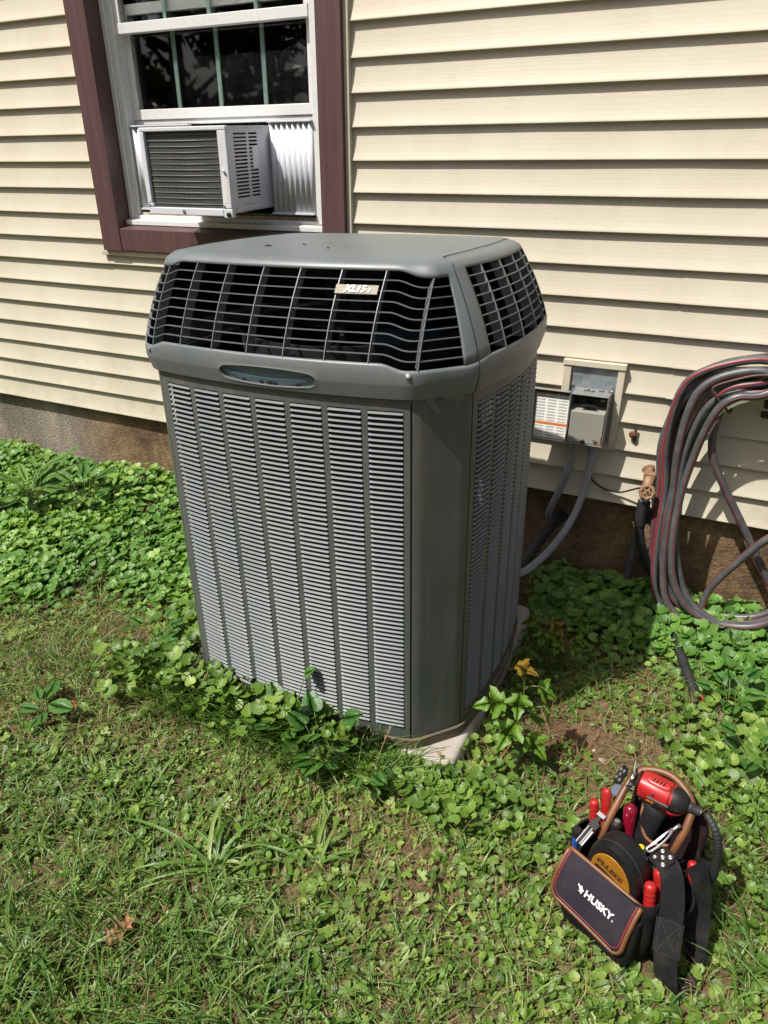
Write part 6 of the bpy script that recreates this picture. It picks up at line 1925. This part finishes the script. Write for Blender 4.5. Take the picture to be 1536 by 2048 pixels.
# inner pocket with a leather lip
lip = catmull([(0.050, 0.190, 0.262), (0.062, 0.160, 0.232), (0.085, 0.140, 0.205), (0.112, 0.142, 0.198), (0.135, 0.155, 0.205)], 6)
m = MB(); m.tube(lip, 0.004, 8); ip = m.build('inner_pocket_lip', M['leather'], bag, smooth=True, origin=BO)
m = MB(); m.loft([[(p.x, p.y, p.z) for p in lip], [(p.x, p.y + 0.004, 0.135) for p in lip]], closed=False); m.build('inner_pocket', M['maroon'], ip, smooth=True, origin=BO, solid=0.002, fix=False)
# end tabs with rivets
def tab(c, tx, ty, label_mat=M['webbing'], w=0.040, h=0.046):
    tx = Vector(tx).normalized(); ty = Vector(ty); ty = (ty - tx * ty.dot(tx)).normalized(); n_ = tx.cross(ty)
    MM = Matrix.Translation(Vector(c)) @ Matrix(((tx.x, ty.x, n_.x, 0), (tx.y, ty.y, n_.y, 0), (tx.z, ty.z, n_.z, 0), (0, 0, 0, 1)))
    m = MB(); m.prism([(-w / 2, -h / 2), (w / 2, -h / 2), (w / 2, h / 2 - 0.01), (w / 2 - 0.01, h / 2), (-w / 2 + 0.01, h / 2), (-w / 2, h / 2 - 0.01)], 0, 0.005, MM)
    t = m.build('rivet_tab', label_mat, bag, origin=BO, bevel=0.001)
    for (a, b) in ((-0.011, 0.010), (0.008, 0.013), (-0.001, 0.001), (-0.010, -0.011), (0.011, -0.009)):
        m = MB(); p = MM @ Vector((a, b, 0.005)); m.lathe([(0.0015, 0.0012), (0.0028, 0.0022), (0.0046, 0.0012), (0.0048, 0.0)], p, n_, 12)
        m.build('rivet', M['screw'], t, smooth='auto', origin=BO)
tab((-0.016, 0.196, 0.262), (0.55, -0.55, 0.35), (0.1, 0.6, 0.8))
tab((0.152, 0.092, 0.232), (0.85, -0.3, 0.05), (0.3, 0.75, 0.35))
# snap hooks
def snap(pts, r=0.0028):
    m = MB(); m.tube(catmull(pts, 5, closed=True), r, 8, closed=True)
    a, b = Vector(pts[0]), Vector(pts[len(pts) // 2]); c_ = a + (a - b).normalized() * 0.012
    m.tube([a, c_], 0.0042, 8); m.tube([c_, c_ + (a - b).normalized() * 0.006], [0.006, 0.004], 8)
    return m.build('snap_hook', M['chrome'], bag, smooth='auto', origin=BO)
snap([(0.028, 0.150, 0.315), (0.022, 0.165, 0.325), (0.008, 0.195, 0.325), (0.004, 0.205, 0.318), (0.010, 0.200, 0.308), (0.024, 0.165, 0.306)])
snap([(0.140, 0.140, 0.272), (0.134, 0.126, 0.268), (0.124, 0.098, 0.250), (0.118, 0.086, 0.238), (0.127, 0.083, 0.238), (0.139, 0.112, 0.258)])
m = MB(); m.tube([(0.040, 0.145, 0.300), (0.020, 0.150, 0.292), (0.014, 0.158, 0.284), (0.030, 0.152, 0.280)], 0.0022, 6); m.build('buckle_pin', M['chrome'], bag, smooth=True, origin=BO)

# shoulder strap hanging down the right side
def ribbon(name, pts, wdirs, w, mt, parent, origin, th=0.0026, n=6):
    P_ = catmull(pts, n); W_ = catmull(wdirs, n); rings = []
    for i, (p, d) in enumerate(zip(P_, W_)):
        t = (P_[min(i + 1, len(P_) - 1)] - P_[max(i - 1, 0)]).normalized(); d = (d - t * d.dot(t)).normalized(); q = t.cross(d)
        rings.append([p + d * w / 2 + q * th, p - d * w / 2 + q * th, p - d * w / 2 - q * th, p + d * w / 2 - q * th])
    m = MB(); m.loft(rings, closed=True, caps=True)
    return m.build(name, mt, parent, smooth='auto', origin=origin)
ribbon('shoulder_strap', [(0.150, 0.095, 0.236), (0.180, 0.078, 0.224), (0.204, 0.052, 0.190), (0.217, 0.032, 0.150), (0.230, 0.012, 0.100), (0.244, 0.002, 0.050), (0.256, 0.008, 0.018), (0.268, 0.040, 0.010), (0.266, 0.085, 0.025), (0.246, 0.115, 0.075), (0.230, 0.140, 0.130), (0.215, 0.150, 0.180), (0.196, 0.155, 0.205)],
       [(0.5, 0.8, 0.1), (0.5, 0.8, 0.1), (0.75, 0.55, 0.1), (0.9, 0.35, 0.1), (0.95, 0.25, 0.1), (0.95, 0.25, 0.05), (0.7, -0.3, 0.3), (0.7, -0.3, 0.3), (0.6, -0.1, 0.6), (0.7, 0.5, 0.3), (0.5, 0.8, 0), (0.3, 0.9, 0), (0.3, 0.9, 0)], 0.046, M['webbing'], bag, BO)
ribbon('strap_patch', [(0.2145, 0.036, 0.158), (0.2225, 0.0235, 0.128), (0.2315, 0.010, 0.096)], [(0.9, 0.35, 0.1), (0.92, 0.3, 0.1), (0.95, 0.25, 0.1)], 0.053, mat('worn_webbing', (0.014, 0.0135, 0.014), 0.85, spec=0.2, var=0.3, scale=30, bump=0.6, bscale=500), bag, BO, th=0.0036)
m = MB()
pa_, pb_, pc_ = Vector((0.2145, 0.036, 0.158)), Vector((0.2225, 0.0235, 0.128)), Vector((0.2315, 0.010, 0.096)); wd = Vector((0.92, 0.32, 0.1)).normalized() * 0.02
nn2 = (pc_ - pa_).cross(wd).normalized(); nn2 = nn2 if nn2.y < 0 else -nn2; lf_ = nn2 * 0.0042
for a_, b_ in ((pa_ - wd, pc_ + wd), (pa_ + wd, pc_ - wd), (pa_ - wd, pa_ + wd), (pc_ - wd, pc_ + wd), (pa_ - wd, pc_ - wd), (pa_ + wd, pc_ + wd)):
    for k in range(14):
        q0 = a_.lerp(b_, k / 14); q1 = a_.lerp(b_, (k + 0.6) / 14); m.tube([q0 + lf_, q1 + lf_], 0.0005, 4)
m.build('strap_stitching', mat('grey_thread', (0.06, 0.06, 0.062), 0.8), bag, origin=BO)
pth2, rr_ = ribbed(catmull([(0.176, 0.20, 0.305), (0.205, 0.19, 0.285), (0.220, 0.188, 0.24), (0.224, 0.19, 0.18), (0.215, 0.20, 0.12)], 6), 0.0085, 0.008, 0.0012)
m = MB(); m.tube(pth2, rr_, 10); m.build('ribbed_sleeve', M['black_rubber'], bag, smooth=True, origin=BO)
pth2, rr_ = ribbed(catmull([(0.10, 0.235, 0.27), (0.10, 0.27, 0.20), (0.115, 0.32, 0.10), (0.14, 0.37, 0.03), (0.18, 0.42, 0.02)], 6), 0.011, 0.009, 0.0012)
m = MB(); m.tube(pth2, rr_, 10); m.build('ribbed_sleeve', M['black_rubber'], bag, smooth=True, origin=BO)

# ------------------------------------------------------------------ meter pouch
mp_, MO = bag_empty('meter_pouch', 0.085, 0.06, 0.135, 'round topped black meter pouch with amber lettered face in the tool bag', 'pouch')
def arcpts(rx, rz, z0, n=20, cx=0.088):
    return [(cx + rx * math.cos(math.pi * i / n), z0 + rz * math.sin(math.pi * i / n)) for i in range(n + 1)]
def half_round(rx, rz, z0, yv):
    z0 += 0.022
    return [(x, yv - 0.12 * (z - 0.22) - 0.008, z) for x, z in arcpts(rx, rz, z0)] + [(0.088 - rx, yv + 0.012, 0.12), (0.088 + rx, yv + 0.012, 0.12)]
m = MB()
m.loft([half_round(0.050, 0.078, 0.155, 0.012), half_round(0.060, 0.090, 0.155, 0.016), half_round(0.062, 0.092, 0.155, 0.024), half_round(0.062, 0.092, 0.155, 0.068), half_round(0.058, 0.088, 0.155, 0.076), half_round(0.046, 0.072, 0.155, 0.080)], caps=True)
m.build('pouch_body', M['pouch'], mp_, smooth='auto', origin=MO)
m = MB()
m.loft([half_round(0.047, 0.074, 0.155, 0.0108), half_round(0.046, 0.073, 0.155, 0.0095)], caps=True)
am = m.build('amber_face', M['yellow_cloth'], mp_, smooth='auto', origin=MO)
ctr = Vector((0.086, 0.0095 - 0.12 * (0.212 - 0.22) - 0.008 + 0.0005, 0.212)); ang2 = R(-14)
TM = Matrix.Translation(ctr - Vector(MO) + Vector((0, -0.0030, 0))) @ Matrix.Rotation(R(90) + 0.119, 4, 'X') @ Matrix.Rotation(ang2, 4, 'Z')
text_obj('lettering', 'FLUKE', 0.022, mat('dark_brown_print', (0.10, 0.045, 0.012), 0.6), am, TM, 0.0004, bold=0.0003)
zl = half_round(0.0625, 0.0925, 0.155, 0.036)[:21]
m = MB(); m.tube([Vector(p) for p in zl], 0.0016, 5); m.build('zip', M['dark_metal'], mp_, origin=MO)

# ------------------------------------------------------------------ impact driver
dr, DO = bag_empty('impact_driver', 0.095, 0.17, 0.135, 'red and black cordless impact driver standing nose out in the tool bag', 'power tool')
A_ = Vector((0.040, 0.168, 0.306)); B2 = Vector((0.140, 0.190, 0.304)); ax = (B2 - A_).normalized()
upd = Vector((-0.05, -0.25, 1)).normalized(); sd_ = ax.cross(upd).normalized(); upd = sd_.cross(ax)
def sect(t, w, h, dz=0.0, n=16, p=2.6):
    c_ = A_.lerp(B2, t) + upd * dz; out = []
    for k in range(n):
        a = 2 * math.pi * k / n
        x_ = math.copysign(abs(math.cos(a)) ** (2 / p), math.cos(a)) * w; y_ = math.copysign(abs(math.sin(a)) ** (2 / p), math.sin(a)) * h
        out.append(c_ + sd_ * x_ + upd * y_)
    return out
m = MB(); m.loft([sect(-0.02, 0.018, 0.022), sect(0.03, 0.026, 0.030), sect(0.25, 0.029, 0.033), sect(0.55, 0.029, 0.032), sect(0.70, 0.027, 0.029)], caps=True)
hsg = m.build('motor_housing', M['tool_red'], dr, smooth='auto', origin=DO)
m = MB(); m.loft([sect(-0.06, 0.015, 0.018), sect(-0.055, 0.021, 0.026), sect(-0.015, 0.0235, 0.0275)], caps=True); m.build('rear_cap', M['tool_black'], dr, smooth='auto', origin=DO)
m = MB(); m.loft([sect(0.66, 0.028, 0.030, p=2.1), sect(0.74, 0.0295, 0.031, p=2), sect(0.86, 0.027, 0.028, p=2), sect(0.98, 0.019, 0.020, p=2), sect(1.02, 0.014, 0.014, p=2)], caps=True); m.build('nose_cone', M['tool_black'], dr, smooth='auto', origin=DO)
m = MB(); m.lathe([(0.0045, 0.024), (0.0095, 0.024), (0.0105, 0.020), (0.0105, 0.010), (0.012, 0.008), (0.012, -0.002), (0.0, -0.002)], A_.lerp(B2, 1.02), ax, 16); m.build('chuck', M['dark_metal'], dr, smooth='auto', origin=DO)
m = MB(); m.lathe([(0.0032, 0.025), (0.0075, 0.0255), (0.0078, 0.022)], A_.lerp(B2, 1.02), ax, 12); m.build('chuck_ring', M['chrome'], dr, smooth='auto', origin=DO)
# grip running down and forward into the bag
g0 = A_.lerp(B2, 0.42) - upd * 0.02; gpath = [g0, g0 + Vector((0.004, -0.012, -0.030)), g0 + Vector((0.000, -0.022, -0.075)), g0 + Vector((-0.004, -0.028, -0.13)), g0 + Vector((-0.006, -0.03, -0.17))]
m = MB(); rings = []
for i, (p, w_, h_) in enumerate(zip(gpath, (0.024, 0.019, 0.020, 0.024, 0.027), (0.036, 0.024, 0.022, 0.027, 0.030))):
    rings.append([p + sd_ * math.cos(2 * math.pi * k / 14) * w_ + ax * math.sin(2 * math.pi * k / 14) * h_ for k in range(14)])
m.loft(rings, caps=True); m.build('grip', M['tool_black'], dr, smooth=True, origin=DO)
m = MB(); rings = []
for i, (p, w_, h_) in enumerate(zip([g0 + upd * 0.006, g0 - upd * 0.012, g0 - upd * 0.020 + ax * 0.004, g0 - upd * 0.052 + ax * 0.014], (0.027, 0.023, 0.014, 0.006), (0.050, 0.040, 0.026, 0.008))):
    rings.append([p + ax * 0.014 + sd_ * (math.cos(2 * math.pi * k / 14) * w_) - sd_ * (-0.002) + ax * math.sin(2 * math.pi * k / 14) * h_ for k in range(14)])
m.loft(rings, caps=True); m.build('trigger_guard', M['tool_red'], dr, smooth=True, origin=DO)
for tt_, dz_ in ((0.10, -0.018), (0.60, -0.016), (0.34, 0.020)):
    m = MB(); pz = A_.lerp(B2, tt_) + upd * dz_ + (sd_ if sd_.y < 0 else -sd_) * 0.0275; m.lathe([(0, -0.002), (0.0028, -0.002), (0.0028, 0.0008), (0.0012, 0.0012), (0, 0.0004)], pz, (sd_ if sd_.y < 0 else -sd_), 8); m.build('housing_screw', M['dark_metal'], dr, origin=DO)
m = MB(); m.loft([sect(0.628, 0.0286, 0.0312), sect(0.632, 0.0292, 0.0318), sect(0.640, 0.0292, 0.0318), sect(0.644, 0.0286, 0.0312)]); m.build('housing_seam', M['tool_black'], dr, smooth='auto', origin=DO)
m = MB(); m.loft([sect(t_, 0.0145, 0.0075, -0.0275) for t_ in (0.06, 0.2, 0.45, 0.62)], caps=True); m.build('lower_overmould', M['tool_black'], dr, smooth='auto', origin=DO)
m = MB(); m.loft([sect(t_, w_, 0.006, 0.0300) for t_, w_ in ((0.16, 0.008), (0.22, 0.012), (0.52, 0.012), (0.60, 0.008))], caps=True); m.build('top_ridge', M['tool_red'], dr, smooth='auto', origin=DO)
m = MB(); m.box(g0 - upd * 0.032 + ax * 0.036, (0.016, 0.014, 0.026), Matrix.Rotation(0.3, 3, 'Y')); m.build('trigger', M['tool_black'], dr, origin=DO, bevel=0.003)
# side panel with the maker's script and dark label
pc = A_.lerp(B2, 0.42) - sd_ * 0.0 
fr = sd_ if sd_.y < 0 else -sd_
LM = Matrix.Translation(A_.lerp(B2, 0.40) + fr * 0.0302 + upd * -0.006 - Vector(DO)) @ Matrix(((ax.x, upd.x, fr.x, 0), (ax.y, upd.y, fr.y, 0), (ax.z, upd.z, fr.z, 0), (0, 0, 0, 1)))
m = MB(); m.prism([(-0.012, -0.008), (0.026, -0.010), (0.026, 0.002), (0.004, 0.006)], 0, 0.001, LM); lb = m.build('label_panel', M['tool_black'], dr)
text_obj('lettering', 'M12', 0.009, M['amber'], lb, LM @ Matrix.Translation((-0.010, 0.004, 0.0012)), 0.0003, shear=0.2, bold=0.0003)
m = MB(); m.prism([(-0.018, 0.011), (0.028, 0.010), (0.028, 0.0145), (-0.016, 0.015)], -0.003, 0.0006, LM); m.build('grey_rail', M['hose_grey'], dr)
for k in range(4):
    m = MB(); p = A_.lerp(B2, 0.27 + 0.07 * k) + upd * 0.0362; m.box(p, (0.0022, 0.012, 0.0016)); m.build('vent_slot', M['tool_black'], dr, origin=DO)

# ------------------------------------------------------------------ hand tools
def grip_tool(name, base, tip, r, mt, label, cat, group=None, ribs=0, head=None, flat=1.0):
    base, tip = Vector(base), Vector(tip)
    e, o_ = bag_empty(name, *base, label, cat, group)
    L = tip - base; d = L.normalized(); n_ = 14; q = Vector((0, 0, 1)).rotation_difference(d).to_matrix(); rings = []
    prof = [(0, 0.75), (0.1, 0.85), (0.5, 0.95), (0.8, 1.05), (0.92, 1.0), (0.98, 0.75), (1.0, 0.4)]
    if ribs:
        prof = []
        for i in range(ribs * 3 + 1):
            t = i / (ribs * 3) * 0.8; prof.append((t, 0.92 if i % 3 == 0 else 1.04))
        prof += [(0.86, 1.06), (0.94, 1.0), (0.985, 0.75), (1.0, 0.4)]
    for t, k in prof:
        rings.append([base + L * t + q @ Vector((r * k * math.cos(2 * math.pi * j / n_), r * k * flat * math.sin(2 * math.pi * j / n_), 0)) for j in range(n_)])
    m = MB(); m.loft(rings, caps=True); m.build('grip', M[mt], e, smooth='auto', origin=o_)
    if head is not None:
        m = MB(); m.lathe([(0.0, -0.002), (r * 0.55, -0.002), (r * 0.55, 0.0015), (0, 0.003)], tip, d, 8); m.build('end_cap', M[head], e, smooth='auto', origin=o_)
    m = MB(); m.tube([base - d * 0.06, base], r * 0.45, 8); m.build('shank', M['dark_metal'], e, smooth=True, origin=o_)
    return e
PG = 'red gripped pliers in the tool bag'
grip_tool('pliers', (-0.010, 0.098, 0.165), (-0.026, 0.105, 0.243), 0.0105, 'tool_red', 'ribbed red plier grip standing leftmost in the tool bag', 'pliers', PG, ribs=6)
grip_tool('pliers', (0.006, 0.112, 0.170), (-0.010, 0.122, 0.278), 0.0115, 'tool_red', 'tall smooth red plier grip beside the leather arch of the tool bag', 'pliers', PG, flat=0.7)
grip_tool('pliers', (0.176, 0.064, 0.150), (0.157, 0.072, 0.222), 0.0125, 'tool_red', 'smooth red plier grip behind the webbing strap of the tool bag', 'pliers', PG, flat=0.8)
grip_tool('pliers', (0.176, 0.026, 0.130), (0.160, 0.036, 0.215), 0.0120, 'tool_red', 'ribbed red plier grip next to the flap corner of the tool bag', 'pliers', PG, ribs=6)
grip_tool('pliers', (0.204, 0.150, 0.130), (0.188, 0.157, 0.205), 0.0095, 'tool_red', 'small red grip at the far right pouch of the tool bag', 'pliers', PG)
grip_tool('screwdriver', (0.056, 0.128, 0.165), (0.038, 0.150, 0.250), 0.0145, 'clear_red', 'screwdriver with thick clear red handle standing in the tool bag', 'screwdriver', 'screwdrivers in the tool bag', flat=1.0)
grip_tool('screwdriver', (0.036, 0.100, 0.165), (0.034, 0.108, 0.226), 0.0125, 'tool_black', 'screwdriver with black handle and steel end cap behind the meter pouch', 'screwdriver', 'screwdrivers in the tool bag', head='screw')
grip_tool('screwdriver', (0.102, 0.105, 0.140), (0.100, 0.100, 0.212), 0.0125, 'green_clear', 'screwdriver with green handle and yellow hexagon end right of the meter pouch', 'screwdriver', 'screwdrivers in the tool bag', head='yellow')
grip_tool('screwdriver', (0.136, 0.090, 0.130), (0.134, 0.086, 0.196), 0.0115, 'green_clear', 'screwdriver with dark green end under the riveted strap tab', 'screwdriver', 'screwdrivers in the tool bag')
mk = grip_tool('marker_pen', (-0.022, 0.050, 0.120), (-0.022, 0.046, 0.190), 0.0092, 'blue', 'blue marker pen with black cap in the left side pouch', 'marker', head=None)
m = MB(); m.lathe([(0.0, 0.020), (0.0085, 0.020), (0.0103, 0.017), (0.0103, 0.0), (0.0, 0.0)], (-0.022, 0.046, 0.178), (0, -0.05, 1), 14); m.build('cap', M['tool_black'], mk, smooth='auto', origin=(-0.022, 0.050, 0.120))
grip_tool('small_driver', (-0.012, 0.062, 0.13), (-0.012, 0.066, 0.188), 0.0062, 'amber', 'small amber plastic handle between blue marker and steel multitool', 'screwdriver', 'screwdrivers in the tool bag')
e, o_ = bag_empty('multitool', -0.002, 0.045, 0.16, 'folded bright steel multitool clipped to the rim left of the meter pouch', 'multitool')
ta, tb = Vector((0.000, 0.020, 0.192)), Vector((0.004, 0.085, 0.222)); dd = (tb - ta).normalized(); sx_ = Vector((1, 0, 0)); sx_ = (sx_ - dd * sx_.dot(dd)).normalized(); uz = sx_.cross(dd)
MT = Matrix(((sx_.x, dd.x, uz.x, 0), (sx_.y, dd.y, uz.y, 0), (sx_.z, dd.z, uz.z, 0), (0, 0, 0, 1)))
for k, (a, b, ln, mt_) in enumerate(((-0.007, 0.0, 0.045, 'chrome'), (-0.0022, 0.001, 0.041, 'tool_black'), (0.0022, 0.0, 0.045, 'chrome'), (0.007, -0.001, 0.040, 'screw'))):
    m = MB(); m.box(ta + dd * ln / 2 + sx_ * a + uz * b, (0.004, ln, 0.009), MT.to_3x3()); m.build('scale_plate', M[mt_], e, origin=o_, bevel=0.0008)
m = MB(); m.prism([(-0.010, 0.044), (0.010, 0.044), (0.011, 0.060), (0.004, 0.064), (0.003, 0.074), (0.011, 0.080), (0.006, 0.088), (-0.004, 0.082), (-0.006, 0.066), (-0.011, 0.060)], -0.004, 0.004, Matrix.Translation(ta) @ MT); m.build('plier_jaws', M['tool_black'], e, origin=o_, bevel=0.0008)
m = MB(); m.box(ta + dd * 0.080 + uz * 0.006, (0.020, 0.010, 0.004), MT.to_3x3()); m.build('jaw_plate', M['chrome'], e, origin=o_, bevel=0.0008)
e, o_ = bag_empty('inspection_mirror', 0.004, 0.15, 0.20, 'small round inspection mirror behind the tall red plier grip', 'mirror')
m = MB(); m.lathe([(0.0, 0.0015), (0.0135, 0.0015), (0.0145, 0.0), (0.0135, -0.0015), (0.0, -0.0015)], (0.000, 0.150, 0.262), (-0.3, -0.6, 0.7), 20); m.build('mirror_disc', M['chrome'], e, smooth='auto', origin=o_)
m = MB(); m.tube([(0.004, 0.152, 0.15), (0.002, 0.153, 0.248)], 0.002, 6); m.build('mirror_stem', M['chrome'], e, smooth=True, origin=o_)
m = MB(); m.box((0.003, 0.148, 0.235), (0.010, 0.006, 0.014)); m.build('mirror_joint', M['tool_black'], e, origin=o_, bevel=0.001)
